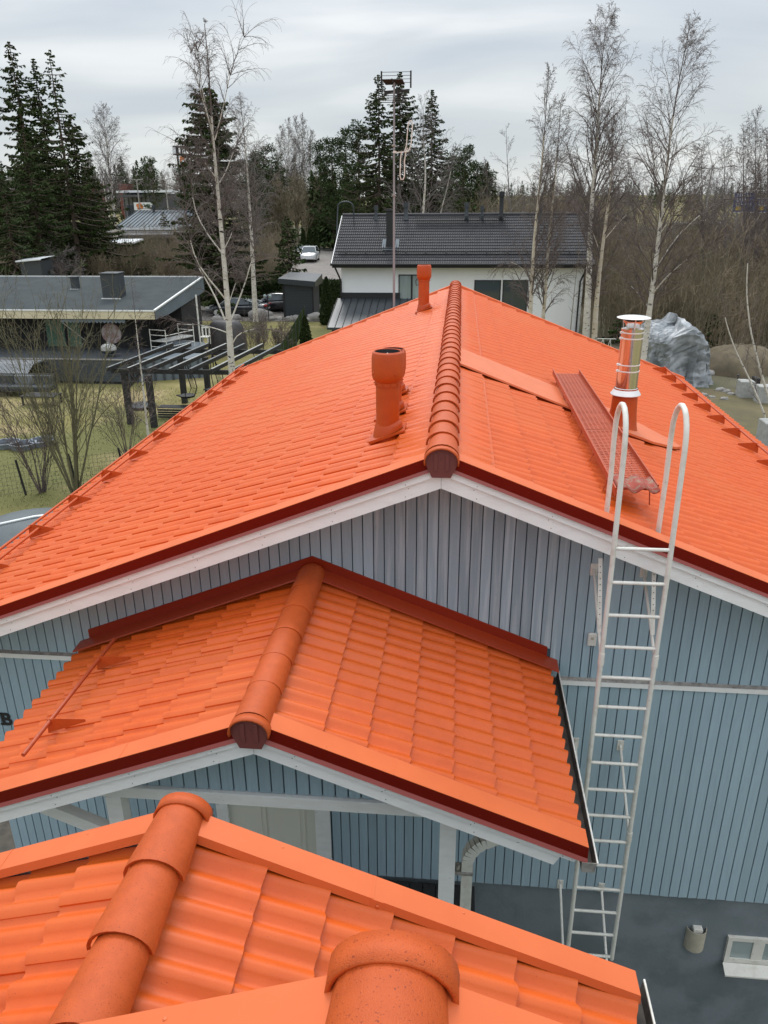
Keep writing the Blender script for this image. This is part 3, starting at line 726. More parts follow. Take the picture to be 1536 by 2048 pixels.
gutter(porch, PX + PE_R + .012, PY - .03, WY - .06, PZ - PSL * PE_R - .085, 1)
# apron flashing against the wall
for s, de in ((-1, 2.32), (1, 2.23)):
    a = MB(); Q = lambda d, y, h: (PX + s * d, y, PZ - PSL * d + h)
    a.add([Q(0, WY - .03, .028), Q(de, WY - .03, .028), Q(de, WY - .034, .125), Q(0, WY - .034, .125), Q(0, WY - .023, .028), Q(de, WY - .023, .028), Q(de, WY - .024, .13), Q(0, WY - .024, .13)],
          [(0, 1, 2, 3), (3, 2, 6, 7), (1, 5, 6, 2)])
    a.build('wall_flashing', m_apron, porch)
    de2 = de + .10; a = MB()
    a.add([Q(0, WY - .21, .022), Q(de2, WY - .21, .022), Q(de2, WY - .03, .032), Q(0, WY - .03, .032), Q(0, WY - .214, .008), Q(de2, WY - .214, .008)], [(0, 1, 2, 3), (4, 5, 1, 0)])
    a.build('apron_flashing', m_apronf, porch)
snow_guard(porch, -1, PX - 1.85, [4.78, 5.68], 4.38, 6.03, False, .10)

# porch gable infill, beam, posts
gi = MB(); gy = 4.60
zb = -4.235
xx = PX - 2.1
while xx < PX + 2.1:
    xa, xb = xx, xx + .087; ta, tb = PZ - PSL * abs(xa - PX) - .20, PZ - PSL * abs(xb - PX) - .20
    if min(ta, tb) > zb + .02:
        b = MB(); b.hexa([(xa, gy - .02, zb), (xb, gy - .02, zb), (xb, gy, zb), (xa, gy, zb), (xa, gy - .02, ta), (xb, gy - .02, tb), (xb, gy, tb), (xa, gy, ta)]); b.build('board', m_blue, porch)
    xx += .099
t0 = PX
gi.prism([(PX - 2.06, zb + .0), (PX + 2.06, zb + .0), (PX, PZ - .2)], gy + .001, gy + .012); gi.build('gable_backing', m_gap, porch)
b = MB(); b.bbox(PX - 2.0, PX + 2.0, gy - .055, gy + .06, zb - .105, zb - .004, .006); b.build('tie_beam', m_white, houseA)
for xa in (-0.03, -2.66):
    b = MB(); b.bbox(xa, xa + .125, gy - .06, gy + .065, -7.05, zb - .106, .006); b.build('porch_post', m_white, houseA)
b = MB(); b.bar((-3.35, 4.65, -4.52), (-2.66, 4.65, -4.83), .09, .11); b.build('porch_brace', m_white, houseA)
# porch deck of dark boards
dk = MB()
for k in range(26): dk.box(-3.4 + k * .145, -3.4 + k * .145 + .132, 4.3, WY - .03, -7.10, -7.07)
dk.build('porch_deck', m_blackwood, houseA)['kind'] = 'stuff'
b = MB(); b.box(-3.4, .35, 4.35, WY - .04, -9.2, -7.12); b.build('porch_base', m_plaster, houseA)
# front door
dr = MB(); dr.box(-2.37, -1.40, WY - .0, WY + .03, -7.0, -4.93); door = dr.build('door', m_cardoor, houseA)
p = MB()
for xa, xb in ((-2.25, -1.95), (-1.82, -1.52)):
    for za, z2 in ((-5.85, -5.10), (-6.85, -6.0)):
        p.bbox(xa, xb, WY - .012, WY - .0, za, z2, .006)
        p.bbox(xa + .05, xb - .05, WY - .020, WY - .012, za + .05, z2 - .05, .004)
p.build('door_panel', m_cardoor, door)
p = MB(); p.box(-2.50, -2.37, WY - .035, WY + .02, -7.0, -4.80); p.box(-1.40, -1.235, WY - .035, WY + .02, -7.0, -4.80); p.box(-2.50, -1.235, WY - .037, WY + .02, -4.93, -4.80); p.build('door_frame', m_white, houseA)
p = MB(); p.tube([(-1.86, 4.62, -4.4), (-1.85, 4.62, -4.48), (-1.83, 4.64, -4.56), (-1.80, 4.64, -4.70), (-1.77, 4.65, -4.76), (-1.79, 4.65, -4.80)], .004, 5); p.box(-1.85, -1.825, 4.6, 4.63, -4.50, -4.47); p.build('hanging_cord', m_galv, houseA)
p = MB(); p.tube([(-2.86, WY - .04, -4.5), (-2.90, WY - .05, -5.0), (-2.99, WY - .06, -5.4)], .007, 5); p.build('hanging_cable', m_dark, houseA)

# downpipe
dp = thing('downpipe', 'white square rainwater downpipe with a ribbed elbow beside the porch post', 'downpipe', (.20, 4.74, GZ))
p = MB(); p.bbox(.152, .240, 4.70, 4.79, -9.0, -4.93, .008); p.box(.190, .202, 4.697, 4.70, -8.9, -5.0); p.build('pipe', m_wmetal, dp)
p = MB(); path = [np.array((.196, 4.745, -4.95))]; dirs = []
for i in range(1, 8):
    a = math.radians(80 * i / 7); path.append(np.array((.196 + .16 * (1 - math.cos(a)), 4.745 + .06 * (1 - math.cos(a)), -4.95 + .17 * math.sin(a))))
path.append(path[-1] + np.array((.30, .12, .055)))
path.append(path[-1] + np.array((.42, .20, .075)))
for i in range(len(path) - 1):
    w = .088 if i % 2 == 0 else .093
    p.bar(path[i], path[i + 1], w, w, up=(0, 1, 0))
p.build('elbow', m_wmetal, dp)
p = MB(); p.bbox(.095, .245, 4.69, 4.80, -5.06, -5.03, .004); p.lathe([(.018, 0), (.018, .05)], (.12, 4.70, -5.0), 8); p.build('pipe_clamp', m_galv, dp)

# ------------------------------------------------------------------ ladder
LY = 5.68
lad = thing('ladder', 'tall white steel wall ladder with two curved hoops over the eave of the orange roof', 'ladder', (1.5, LY, GZ))
LX = (1.275, 1.715)
for xr in LX:
    p = MB(); path = [(xr + .005, LY, -7.1), (xr, LY, -5.5), (xr, LY, -4.0), (xr - .002, LY, -2.6), (xr - .01, LY, -1.75)]
    for i in range(1, 10):
        a = math.pi * i / 10; path.append((xr - .012, LY + .20 * (1 - math.cos(a)), -1.72 + .26 * math.sin(a)))
    xe = xr; path += [(xr - .01, LY + .405, -1.80), (xr + .0, LY + .42, -2.1), (xr + .0, LY + .43, Z0 - SLP * (xr - RX) - .06)]
    p.tube(path, .021, 10); p.build('stile', m_wmetal, lad)
for k in range(16):
    z = -2.57 - k * .3
    p = MB(); p.tube([(LX[0] + .012, LY, z), (LX[1] - .012, LY, z)], .0155, 8)
    p.build('rung', m_wmetal, lad)
for zf in (-3.20, -5.05, -6.95):
    up = zf > -4
    for xr in LX:
        zl = zf - (.42 if not up else .36); zw = zf if not up else zf + .08
        p = MB(); a = np.array((xr - .005, LY + .01, zl)); b = np.array((xr + .01, WY - .03, zw)); 
        p.tube([a, b], .0135, 8); p.bbox(xr - .022, xr + .042, WY - .032, WY - .022, zw - .06, zw + .06, .003); p.lathe([(.012, 0), (.010, .006)], (xr + .01, WY - .036, zw + .04), 8, axis=(0, -1, 0))
        p.lathe([(.026, -.06), (.028, -.03), (.026, 0), (.028, .03), (.026, .06)], (xr, LY, zl - .03), 10)
        p.build('wall_bracket', m_wmetal, lad)
for xr in LX:
    p = MB(); a = np.array((xr - .01, LY + .14, -3.42)); b = np.array((xr - .035, LY + .30, -2.80)); p.bar(a, b, .034, .004, up=(0, 1, 0)); br = p.build('strap', m_wmetal, lad)
    p = MB()
    for k in range(9):
        q = a + (b - a) * (.25 + .08 * k); p.lathe([(.005, 0), (.004, .001)], tuple(q + np.array((0, -.0035, 0))), 6, axis=(0, -1, 0))
    p.build('strap_hole', m_dark, br)['kind'] = 'stuff'

# ------------------------------------------------------------------ small things on the wall
p = MB(); p.bbox(1.295, 1.372, WY - .055, WY - .022, -3.905, -3.775, .012); sw = p.build('sensor_box', m_wmetal, None, off=(1.33, WY, -3.84)); prop(sw, 'small cream sensor box on the blue boards left of the ladder', 'sensor box')
p = MB(); p.lathe([(.016, 0), (.012, .006), (.0001, .007)], (1.334, WY - .056, -3.825), 12, axis=(0, -1, 0)); p.build('knob', m_beige, sw)
p = MB(); p.tube([(1.335, WY - .026, -3.905), (1.335, WY - .026, -4.28)], .004, 5); p.build('lead', m_dark, sw)
wl = thing('wall_lamp', 'beige half round lamp on the dark plaster foundation', 'wall lamp', (2.83, WY + .03, -7.65))
p = MB(); V = []; n = 14
for (k_, zz) in ((1, -7.50), (1, -7.785), (.93, -7.785), (.93, -7.50)):
    for i in range(n + 1):
        a = math.pi * i / n; V.append((2.825 + .108 * k_ * math.cos(a), WY + .03 - .10 * k_ * math.sin(a), zz))
m_ = n + 1
p.add(V, [(r * m_ + i, r * m_ + i + 1, ((r + 1) % 4) * m_ + i + 1, ((r + 1) % 4) * m_ + i)[::-1] for r in range(4) for i in range(n)]); p.build('shade', m_beige, wl)
p = MB(); p.bbox(2.775, 2.872, WY - .035, WY + .03, -7.70, -7.465, .006); p.build('lamp_housing', m_wmetal, wl)
wn = MB(); wx, wz0, wz1 = 3.17, -7.97, -7.58
wn.box(wx, wx + .05, WY - .01, WY + .10, wz0, wz1); wn.box(wx + .62, wx + .70, WY - .01, WY + .10, wz0, wz1); wn.box(wx + .05, wx + .62, WY - .008, WY + .10, wz1 - .05, wz1); wn.box(wx + .05, wx + .62, WY - .008, WY + .10, wz0, wz0 + .07)
win = wn.build('window', m_wmetal, foundA)
p = MB(); p.box(wx + .05, wx + .62, WY + .01, WY + .018, wz0 + .07, wz1 - .05); p.build('pane', m_glassl, win)
p = MB(); p.box(wx + .28, wx + .40, WY - .004, WY + .02, wz0 + .07, wz1 - .05); p.build('glazing_bar', m_wmetal, win)
p = MB(); p.add([(wx - .01, WY - .012, wz0 + .01), (wx + .72, WY - .012, wz0 + .01), (wx + .72, WY - .13, wz0 - .045), (wx - .01, WY - .13, wz0 - .045),
                 (wx - .01, WY - .012, wz0 - .01), (wx + .72, WY - .012, wz0 - .01), (wx + .72, WY - .13, wz0 - .065), (wx - .01, WY - .13, wz0 - .065)],
                [(3, 2, 1, 0), (4, 5, 6, 7), (7, 6, 2, 3), (0, 4, 7, 3), (1, 2, 6, 5)]); p.build('sill', m_wmetal, win)
# house number
def text_mesh(name, body, size, mat_, M, parent, label=None, extrude=.004, bold=.0):
    cu = bpy.data.curves.new(name, 'FONT'); cu.body = body; cu.size = size; cu.extrude = extrude; cu.offset = bold
    to = bpy.data.objects.new(name, cu); COL.objects.link(to)
    dg = bpy.context.evaluated_depsgraph_get(); me = bpy.data.meshes.new_from_object(to.evaluated_get(dg)); bpy.data.objects.remove(to)
    me.transform(M); me.transform(Matrix.Translation(-Vector(OFF[parent]))); me.materials.clear(); me.materials.append(mat_)
    o = link(name, me, parent)
    if label: o['label'] = label
    return o
Mx = Matrix.Translation((-4.885, WY - .03, -5.225)) @ Matrix.Rotation(math.pi / 2, 4, 'X')
text_mesh('house_number', '1B', .215, m_dark, Mx, houseA, 'black house number 1B on the blue boards', bold=.006)
sf = MB()
for xa in (-4.905,): sf.box(xa, xa + .07, WY - .034, WY - .024, -5.228, -5.212)
sf.box(-4.79, -4.755, WY - .034, WY - .024, -5.228, -5.212); sf.box(-4.79, -4.755, WY - .034, WY - .024, -5.09, -5.074); sf.build('number_serif', m_dark, houseA)

# ------------------------------------------------------------------ the near house (house B), its porch and its main ridge end
BX, BZ, BY = -0.098, -1.492, 1.13
QX, QZ, QY = -1.29, -2.785, 2.87
BW = 0.50
houseB = thing('house', 'nearest orange tiled house whose ridge ends fill the bottom of the photo', 'house', (BX, BW, GZ))
w = MB(); 
def underB(x): return BZ - SLP * abs(x - BX) - .20
w.prism([(-4.97, -9.3), (4.78, -9.3), (4.78, underB(4.78)), (BX, underB(BX)), (-4.97, underB(-4.97))], -6.0, BW); wB = w.build('wall', m_blue, houseB)
w = MB()
for s in (-1, 1):
    de = 5.5
    w.hexa([(BX, -6.3, BZ - .19), (BX + s * de, -6.3, BZ - SLP * de - .19), (BX + s * de, BY - .06, BZ - SLP * de - .19), (BX, BY - .06, BZ - .19),
            (BX, -6.3, BZ - .125), (BX + s * de, -6.3, BZ - SLP * de - .125), (BX + s * de, BY - .06, BZ - SLP * de - .125), (BX, BY - .06, BZ - .125)])
roofB = w.build('main_roof', m_blackwood, houseB)
tl = []
for s in (-1, 1): tl += roof_tiles(roofB, BX, BZ, SLP, dsA, -1.4, BY - .14, s, 0)
place_tiles(roofB, tl, 110, 'rows of orange tiles on the near main roof')
for s in (-1, 1):
    verge(roofB, BX, BZ, SLP, s, 5.56, BY, BY - .17, lip=False, lipdrop=.02)
    barge(roofB, BX, BZ, SLP, s, 5.50, BY, -1)
ridge_row(roofB, BX, BZ - .035, BY - .02 - .365 * 7, BY - .0)
end_cap(roofB, BX, BZ - .045, BY + .02, 1)
w = MB()
for s, de in ((-1, 2.40), (1, 2.22)):
    w.hexa([(QX, BW, QZ - .19), (QX + s * de, BW, QZ - PSL * de - .19), (QX + s * de, QY - .06, QZ - PSL * de - .19), (QX, QY - .06, QZ - .19),
            (QX, BW, QZ - .125), (QX + s * de, BW, QZ - PSL * de - .125), (QX + s * de, QY - .06, QZ - PSL * de - .125), (QX, QY - .06, QZ - .125)])
porchB = w.build('porch_roof', m_blackwood, houseB)
tl = roof_tiles(porchB, QX, QZ - .012, PSL, dL, BW + .1, QY - .11, -1, 0) + roof_tiles(porchB, QX, QZ - .012, PSL, dR, BW + .1, QY - .11, 1, 0)
place_tiles(porchB, tl, 300)
for s, de in ((-1, PE_L), (1, PE_R)):
    verge(porchB, QX, QZ, PSL, s, de, QY, QY - .135, lip=False, lipdrop=.045)
    barge(porchB, QX, QZ, PSL, s, de - .04, QY, -1)
ridge_row(porchB, QX, QZ - .035, QY - .03 - .365 * 6, QY - .03)
end_cap(porchB, QX, QZ - .045, QY + .02, 1)
gutter(porchB, QX + PE_R + .012, BW, QY + .03, QZ - PSL * PE_R - .085, 1)
for xa in (-2.66, 0.0):
    b = MB(); b.bbox(xa, xa + .125, QY - .6, QY - .475, -9.1, QZ - .95, .006); b.build('porch_post', m_white, houseB)

# ------------------------------------------------------------------ the dark flat-roofed house on the left
HY, HX = 38.5, -15.3            # front roof edge, right end
hz0 = -5.13; hback = 46.6; rise = .113
def hroof(y): return hz0 + (y - HY) * rise
hl = thing('house', 'black single storey house with a grey felt lean-to roof and cream fascia, far left', 'house', (-22, 40, GZ))
b = MB(); b.prism([(HY + .0, hz0 - .02), (hback, hroof(hback) - .02), (hback, hroof(hback) - .26), (HY + .0, hz0 - .26)][::-1], -36, HX, axis='x'); hr = b.build('roof', m_felt, hl)
b = MB(); b.box(-36, HX, HY - .04, HY - .0, hz0 - .43, hz0 - .05); f = b.build('fascia', m_cream, hl)
b = MB(); b.box(-36, HX + .02, HY - .07, HY + .02, hz0 - .05, hz0 + .015); b.build('gutter', m_steelp, f)
b = MB(); b.bar((HX + .03, HY - .05, hz0 + .01), (HX + .03, hback, hroof(hback) + .01), .10, .07); b.build('verge_trim', m_steelp, hl)
b = MB(); b.box(-36, HX, hback - .02, hback + .05, hroof(hback) - .2, hroof(hback) + .03); b.build('rear_trim', m_steelp, hl)
b = MB()
for k in range(34):
    ya = HY + .05 + k * .24; yb = ya + .225
    b.add([(HX, ya, hroof(ya) - .05), (HX, yb, hroof(yb) - .05), (HX, yb, hroof(HY) - .44 + max(0, (yb - HY) - 2) * .08), (HX, ya, hroof(HY) - .44 + max(0, (ya - HY) - 2) * .08),
           (HX + .02, ya, hroof(ya) - .05), (HX + .02, yb, hroof(yb) - .05), (HX + .02, yb, hroof(HY) - .44 + max(0, (yb - HY) - 2) * .08), (HX + .02, ya, hroof(HY) - .44 + max(0, (ya - HY) - 2) * .08)],
          [(4, 5, 6, 7)[::-1], (0, 4, 7, 3), (1, 2, 6, 5), (3, 7, 6, 2)])
b.build('gable_cladding', m_greysheet, hl)
hw = MB(); hw.box(-36, -17.0, HY + 1.6, HY + 7.5, GZ, hz0 - .3); wl_ = hw.build('wall', m_blackwood, hl)
hw = MB(); hw.box(-17.0, HX - .1, HY + 4.2, HY + 7.6, GZ, hz0 - .1); hw.build('side_wall', m_blackwood, hl)
b = MB()
for k in range(60): b.box(-30 + k * .22, -30 + k * .22 + .20, HY + 1.575, HY + 1.60, GZ + 1.2, hz0 - .3)
b.build('wall_cladding', m_blackwood, wl_)
for (xa, xb, za, zb, mm, nm) in ((-27.2, -25.5, -6.75, -5.9, m_glassl, 'window'), (-22.0, -21.0, -7.25, -5.85, m_green, 'window'), (-20.8, -20.1, -7.25, -5.85, m_green, 'window')):
    b = MB(); b.box(xa - .06, xb + .06, HY + 1.54, HY + 1.575, za - .06, zb + .06); fr = b.build(nm, m_dark, hl)
    b = MB(); b.box(xa, xb, HY + 1.52, HY + 1.54, za, zb); b.build('pane', mm, fr)
p0, p1 = atY(100, 560, 43.5), 0
for px, py0, py1, w_ in ((225, 550, 595, .92), (145, 545, 565, .36)):
    q = atY(px, py1, 41.2 if w_ > .5 else 43.2); y = q[1]; h = abs(atY(px, py0, y)[2] - q[2])
    b = MB(); z = hroof(y) - .05; b.bbox(q[0] - w_ / 2, q[0] + w_ / 2, y - w_ / 2 + .3, y + w_ / 2 + .3, z, z + h + .12, .02); cst = b.build('chimney_stack', m_darksheet, hl)
    b = MB(); b.box(q[0] - w_ / 2 - .05, q[0] + w_ / 2 + .05, y - w_ / 2 + .24, y + w_ / 2 + .35, z + h + .12, z + h + .17); b.build('capping', m_darksheet, cst)
    b = MB(); b.box(q[0] - w_ / 2 - .07, q[0] + w_ / 2 + .07, y - w_ / 2 + .22, y - w_ / 2 + .31, z - .1, z + .05); b.build('base_flashing', m_steelp, cst)
# awning with a scalloped edge
aw = MB(); xa, xb, ya = -20.3, -16.9, HY + .06
n = 17
for i in range(n):
    x0, x1 = xa + (xb - xa) * i / n, xa + (xb - xa) * (i + 1) / n; xm = (x0 + x1) / 2
    aw.add([(x0, ya, -5.56), (x1, ya, -5.56), (x1, ya - .02, -5.70), (x1 * .3 + xm * .7, ya - .02, -5.77), (x0 * .3 + xm * .7, ya - .02, -5.77), (x0, ya - .02, -5.70)], [(0, 5, 4, 3, 2, 1)])
aw.add([(xa, ya, -5.56), (xb, ya, -5.56), (xb, HY + 1.5, -5.40), (xa, HY + 1.5, -5.40)], [(0, 1, 2, 3)]); aw.build('awning', m_greysheet, hl)
b = MB(); b.bar((-20.35, HY + .1, -5.7), (-19.9, HY + 1.5, -6.9), .04, .04); b.build('awning_arm', m_wmetal, hl)
# terrace
tz = -7.30
tr = thing('terrace', 'raised blue black boarded terrace in front of the black house', 'terrace', (-20, 37, GZ))
b = MB()
for k in range(17): b.box(-32, -16.2, 36.75 + k * .2, 36.75 + k * .2 + .185, tz - .04, tz)
b.build('deck', m_deck, tr)
b = MB(); b.box(-32, -16.2, 36.73, 40, GZ, tz - .05); b.build('core', m_dark, tr)
for k in range(8):
    b = MB(); b.box(-32, -16.2, 36.69, 36.73, tz - .135 * k - .125, tz - .135 * k - .0); b.build('board', m_deck, tr)
b = MB(); b.box(-32, -16.2, 36.66, 36.74, tz + .0, tz + .05); b.build('edge_trim', m_galv, tr)
for x in (-27, -24, -21.2, -18.3): 
    b = MB(); b.box(x, x + .1, 36.67, 36.69, GZ, tz); b.build('post', m_deck, tr)
ct = mat('pale_grey_cover', (0.15, 0.16, 0.175), 0.5, col2=(0.22, 0.235, 0.25), nscale=1.5)
b = MB(); b.box(-27.5, -20.5, 35.6, 36.6, -7.36, -7.30); b.add([(-27.5, 34.6, -7.95), (-20.6, 34.6, -7.95), (-20.5, 35.6, -7.30), (-27.5, 35.6, -7.30)], [(0, 1, 2, 3)]); b.build('ramp_cover', ct, tr)
# ramp / sloping deck to the right with grey side
b = MB(); b.add([(-16.2, 37.2, tz), (-12.9, 38.6, tz - .25), (-14.2, 42.6, tz - .1), (-16.2, 42.6, tz)], [(0, 1, 2, 3)]); b.add([(-16.2, 37.2, tz), (-12.9, 38.6, tz - .25), (-12.9, 38.6, GZ), (-16.2, 37.2, GZ)], [(3, 2, 1, 0)]); b.add([(-12.9, 38.6, tz - .25), (-14.2, 42.6, tz - .1), (-14.2, 42.6, GZ), (-12.9, 38.6, GZ)], [(3, 2, 1, 0)])
b.build('side_deck', m_greysheet, tr)
b = MB()
for i in range(9):
    t = i / 8; b.box(-16.1 + 3.2 * t, -16.0 + 3.2 * t, 37.16 + 1.4 * t, 37.22 + 1.4 * t, GZ, tz - .25 * t + .0)
b.build('skirting', m_deck, tr)

# round pale pink disc on the wall
q = atY(222, 667, HY + 1.5); pk = mat('marbled_pink_disc', (0.42, 0.27, 0.25), 0.5, col2=(0.62, 0.52, 0.52), nscale=3.2, nmix=(.46, .56))
b = MB(); b.lathe([(.54, 0), (.54, .03), (.50, .05), (.0001, .05)], (q[0], HY + 1.56, q[2]), 32, axis=(0, -1, 0)); d_ = b.build('wall_disc', pk, None, off=(q[0], HY + 1.56, q[2])); prop(d_, 'round marbled pink disc hanging on the black wall above the kettle grill', 'wall disc')
# kettle grill
q = atY(219, 712, 37.6); g = thing('kettle_grill', 'grey domed kettle grill standing on the terrace under the pink disc', 'grill', (q[0], 37.6, tz))
b = MB(); b.lathe([(.40, .0), (.40, .04), (.37, .16), (.26, .26), (.10, .30), (.0001, .31)], (q[0], 37.6, tz + .35), 24); b.lathe([(.02, .31), (.05, .34), (.05, .37)], (q[0], 37.6, tz + .35), 10); b.build('lid', m_concrete, g)
b = MB(); b.lathe([(.05, -.22), (.25, -.18), (.38, -.06), (.40, .0)], (q[0], 37.6, tz + .35), 24); b.build('bowl', m_darksheet, g)
for k in range(3): 
    a = k * 2.09; b = MB(); b.bar((q[0] + .2 * math.cos(a), 37.6 + .2 * math.sin(a), tz + .2), (q[0] + .32 * math.cos(a), 37.6 + .32 * math.sin(a), tz + .0), .03); b.build('leg', m_darksheet, g)

# white metal bed-like scaffold and white chair on the side deck
sc = thing('scaffold_trolley', 'low white tubular scaffold trolley on the deck at the corner of the black house', 'scaffold', (-14.7, 39.9, tz))
def tub(mb, pts, r=.025): 
    for a, b_ in zip(pts[:-1], pts[1:]): mb.tube([a, b_], r, 6)
for nm, xq in (('end_frame', 0), ('end_frame', 1)):
    b = MB(); x0, y0, x1, y1 = ((-15.95, 39.2, -15.0, 38.9), (-15.15, 41.2, -14.2, 40.9))[xq]
    tub(b, [(x0, y0, tz), (x0, y0, tz + 1.15)]); tub(b, [(x1, y1, tz), (x1, y1, tz + (1.15 if xq == 0 else 1.2))])
    for zz in (.25, .55, .85, 1.12): tub(b, [(x0, y0, tz + zz), (x1, y1, tz + zz)], .02)
    b.build(nm, m_wmetal, sc)
b = MB(); b.hexa([(-15.9, 39.2, tz + .50), (-15.05, 38.95, tz + .50), (-14.25, 40.9, tz + .50), (-15.1, 41.15, tz + .50), (-15.9, 39.2, tz + .54), (-15.05, 38.95, tz + .54), (-14.25, 40.9, tz + .54), (-15.1, 41.15, tz + .54)]); b.build('platform', m_concrete, sc)
b = MB(); tub(b, [(-15.0, 38.9, tz + .85), (-14.2, 40.9, tz + .85)], .02); tub(b, [(-15.0, 38.9, tz + .25), (-14.2, 40.9, tz + .25)], .02); b.build('side_rail', m_wmetal, sc)
pc = thing('plastic_chair', 'white plastic garden chair beside the scaffold trolley', 'chair', (-13.75, 41.4, tz))
b = MB(); b.bbox(-13.98, -13.52, 41.2, 41.65, tz + .40, tz + .44, .01); b.build('seat', m_wmetal, pc)
b = MB()
for x in (-13.98, -13.57): b.box(x, x + .05, 41.2, 41.25, tz, tz + .40); b.box(x, x + .05, 41.6, 41.65, tz, tz + .40)
b.build('legs', m_wmetal, pc)
b = MB(); b.box(-13.98, -13.90, 41.6, 41.65, tz + .44, tz + .92); b.box(-13.60, -13.52, 41.6, 41.65, tz + .44, tz + .92); b.box(-13.90, -13.60, 41.6, 41.65, tz + .84, tz + .92); b.box(-13.78, -13.72, 41.61, 41.64, tz + .44, tz + .84); b.build('backrest', m_wmetal, pc)
b = MB(); b.tube([(-14.35, 42.3, tz), (-14.35, 42.3, hz0 + .35)], .05, 8); o = b.build('corner_post', m_wmetal, hl)

# ------------------------------------------------------------------ pergola
pz = -6.22
pg = thing('pergola', 'black timber pergola with grey topped rafters over the lawn', 'pergola', (-12, 31, GZ))
for (px, py, Y) in ((262, 850, 29.3), (345, 855, 28.4), (310, 820, 31.9), (330, 805, 33.0)):
    pass
PXs = (-13.25, -11.55)
for (x, y) in ((-13.3, 29.6), (-12.15, 29.2), (-12.25, 33.2), (-11.05, 33.0), (-8.1, 30.2), (-8.0, 34.0)):
    b = MB(); b.bbox(x - .11, x + .11, y - .11, y + .11, GZ - .02, pz - .16, .01); b.build('post', m_blackwood, pg)
b = MB(); b.bar((-13.8, 29.55, pz - .08), (-7.9, 29.55, pz - .08), .10, .18); b.build('front_beam', m_blackwood, pg)
b = MB(); b.bar((-13.1, 34.0, pz - .08), (-7.8, 34.0, pz - .08), .10, .18); b.build('rear_beam', m_blackwood, pg)
for k in range(7):
    x = -13.7 + k * .84
    b = MB(); b.bar((x, 29.0, pz + .08), (x + .62, 34.7, pz + .08), .075, .15); r_ = b.build('rafter', m_blackwood, pg)
    b = MB(); b.bar((x, 29.0, pz + .163), (x + .62, 34.7, pz + .163), .08, .014); b.build('capping', m_concrete if k % 2 else mat('weathered_grey_timber', (.24, .25, .255), .85, col2=(.16, .17, .17), nscale=6), r_)
for (x, y, dx) in ((-13.3, 29.6, .7), (-7.3, 29.6, -.7)):
    b = MB(); b.bar((x, y, pz - .85), (x + dx, y, pz - .17), .09, .12); b.build('knee_brace', m_blackwood, pg)

def hammock_chair(x, y, z, label, sc_=1.0, flip=1):
    t = thing('hanging_chair', label, 'hanging chair', (x, y, z), 'black wire hanging chairs under the pergola')
    b = MB(); S = lambda a, c, d=0: (x + flip * a * sc_, y + d, z + c * sc_)
    b.tube([S(-.55, .10), S(-.30, .0), S(0, -.02), S(.28, .12), S(.42, .45), S(.36, .85), S(.10, 1.35), S(.0, 1.75)], .022, 6)
    b.tube([S(.0, 1.75), S(-.08, 1.30, .22), S(-.08, .9, .33), S(.02, .35, .36), S(-.1, .05, .30), S(-.55, .10, .05)], .02, 6)
    b.tube([S(.0, 1.75), S(-.06, 1.30, -.2), S(-.05, .9, -.3), S(.02, .35, -.3), S(-.1, .05, -.25), S(-.55, .10, 0)], .02, 6)
    b.build('frame', m_dark, t)
    b = MB()
    for i in range(7):
        zz = .2 + i * .2; b.tube([S(.41 - .002 * i ** 2.4, zz, -.02), S(.10, zz, .30 - .02 * i)], .006, 4)
    for i in range(5): b.tube([S(.40 - i * .05, .2), S(.05, 1.65)], .006, 4)
    b.build('mesh_back', m_dark, t)
    b = MB(); b.lathe([(.0001, -.10), (.30, -.02), (.34, .06), (.20, .10), (.0001, .10)], S(-.05, .06), 16); b.build('cushion', m_dark, t)
    b = MB(); b.tube([S(0, 1.75), S(0, 2.0)], .008, 4); b.build('chain', m_dark, t)
q = atY(378, 800, 31.2); hammock_chair(q[0], 31.2, q[2] + .1, 'left black wire hanging chair swinging under the pergola with a dark cushion', .95)
q = atY(432, 790, 32.0); hammock_chair(q[0], 32.0, q[2] + .15, 'right black wire hanging chair, half hidden by the orange eave', .95)
# garden sofa and table far left
def sofa():
    q = atZ(30, 795, GZ); x, y = q[0], q[1]
    t = thing('garden_sofa', 'black garden sofa with grey cushions on the lawn at the left edge', 'sofa', (x, y, GZ))
    b = MB(); b.bbox(x - 1.3, x + 1.7, y, y + .9, GZ + .28, GZ + .36, .01); b.build('seat_frame', m_dark, t)
    for a in (-1.25, .2, 1.6): 
        for c in (.03, .85): b = MB(); b.box(x + a, x + a + .06, y + c, y + c + .06, GZ, GZ + .28); b.build('leg', m_dark, t)
    b = MB(); b.bbox(x - 1.3, x + 1.7, y + .82, y + .92, GZ + .36, GZ + .95, .02); b.build('backrest', m_dark, t)
    for k, mm in enumerate((m_darksheet, ct, m_darksheet)):
        b = MB(); b.bbox(x - 1.25 + k * .98, x - .30 + k * .98, y + .05, y + .80, GZ + .37, GZ + .52, .04); b.build('seat_cushion', m_darksheet, t)
        b = MB(); b.bbox(x - 1.25 + k * .98, x - .30 + k * .98, y + .66, y + .81, GZ + .52, GZ + .92, .04); b.build('back_cushion', mm, t)
sofa()
q = atZ(85, 808, GZ); x, y = q[0], q[1]
t = thing('garden_table', 'low black slatted table in front of the garden sofa', 'table', (x, y, GZ))
b = MB()
for k in range(6): b.box(x - .8, x + .8, y - .4 + k * .14, y - .4 + k * .14 + .11, GZ + .40, GZ + .44)
b.build('table_top', m_dark, t)
for a in (-.75, .68):
    for c in (-.36, .36): b = MB(); b.box(x + a, x + a + .07, y + c, y + c + .06, GZ, GZ + .40); b.build('leg', m_dark, t)
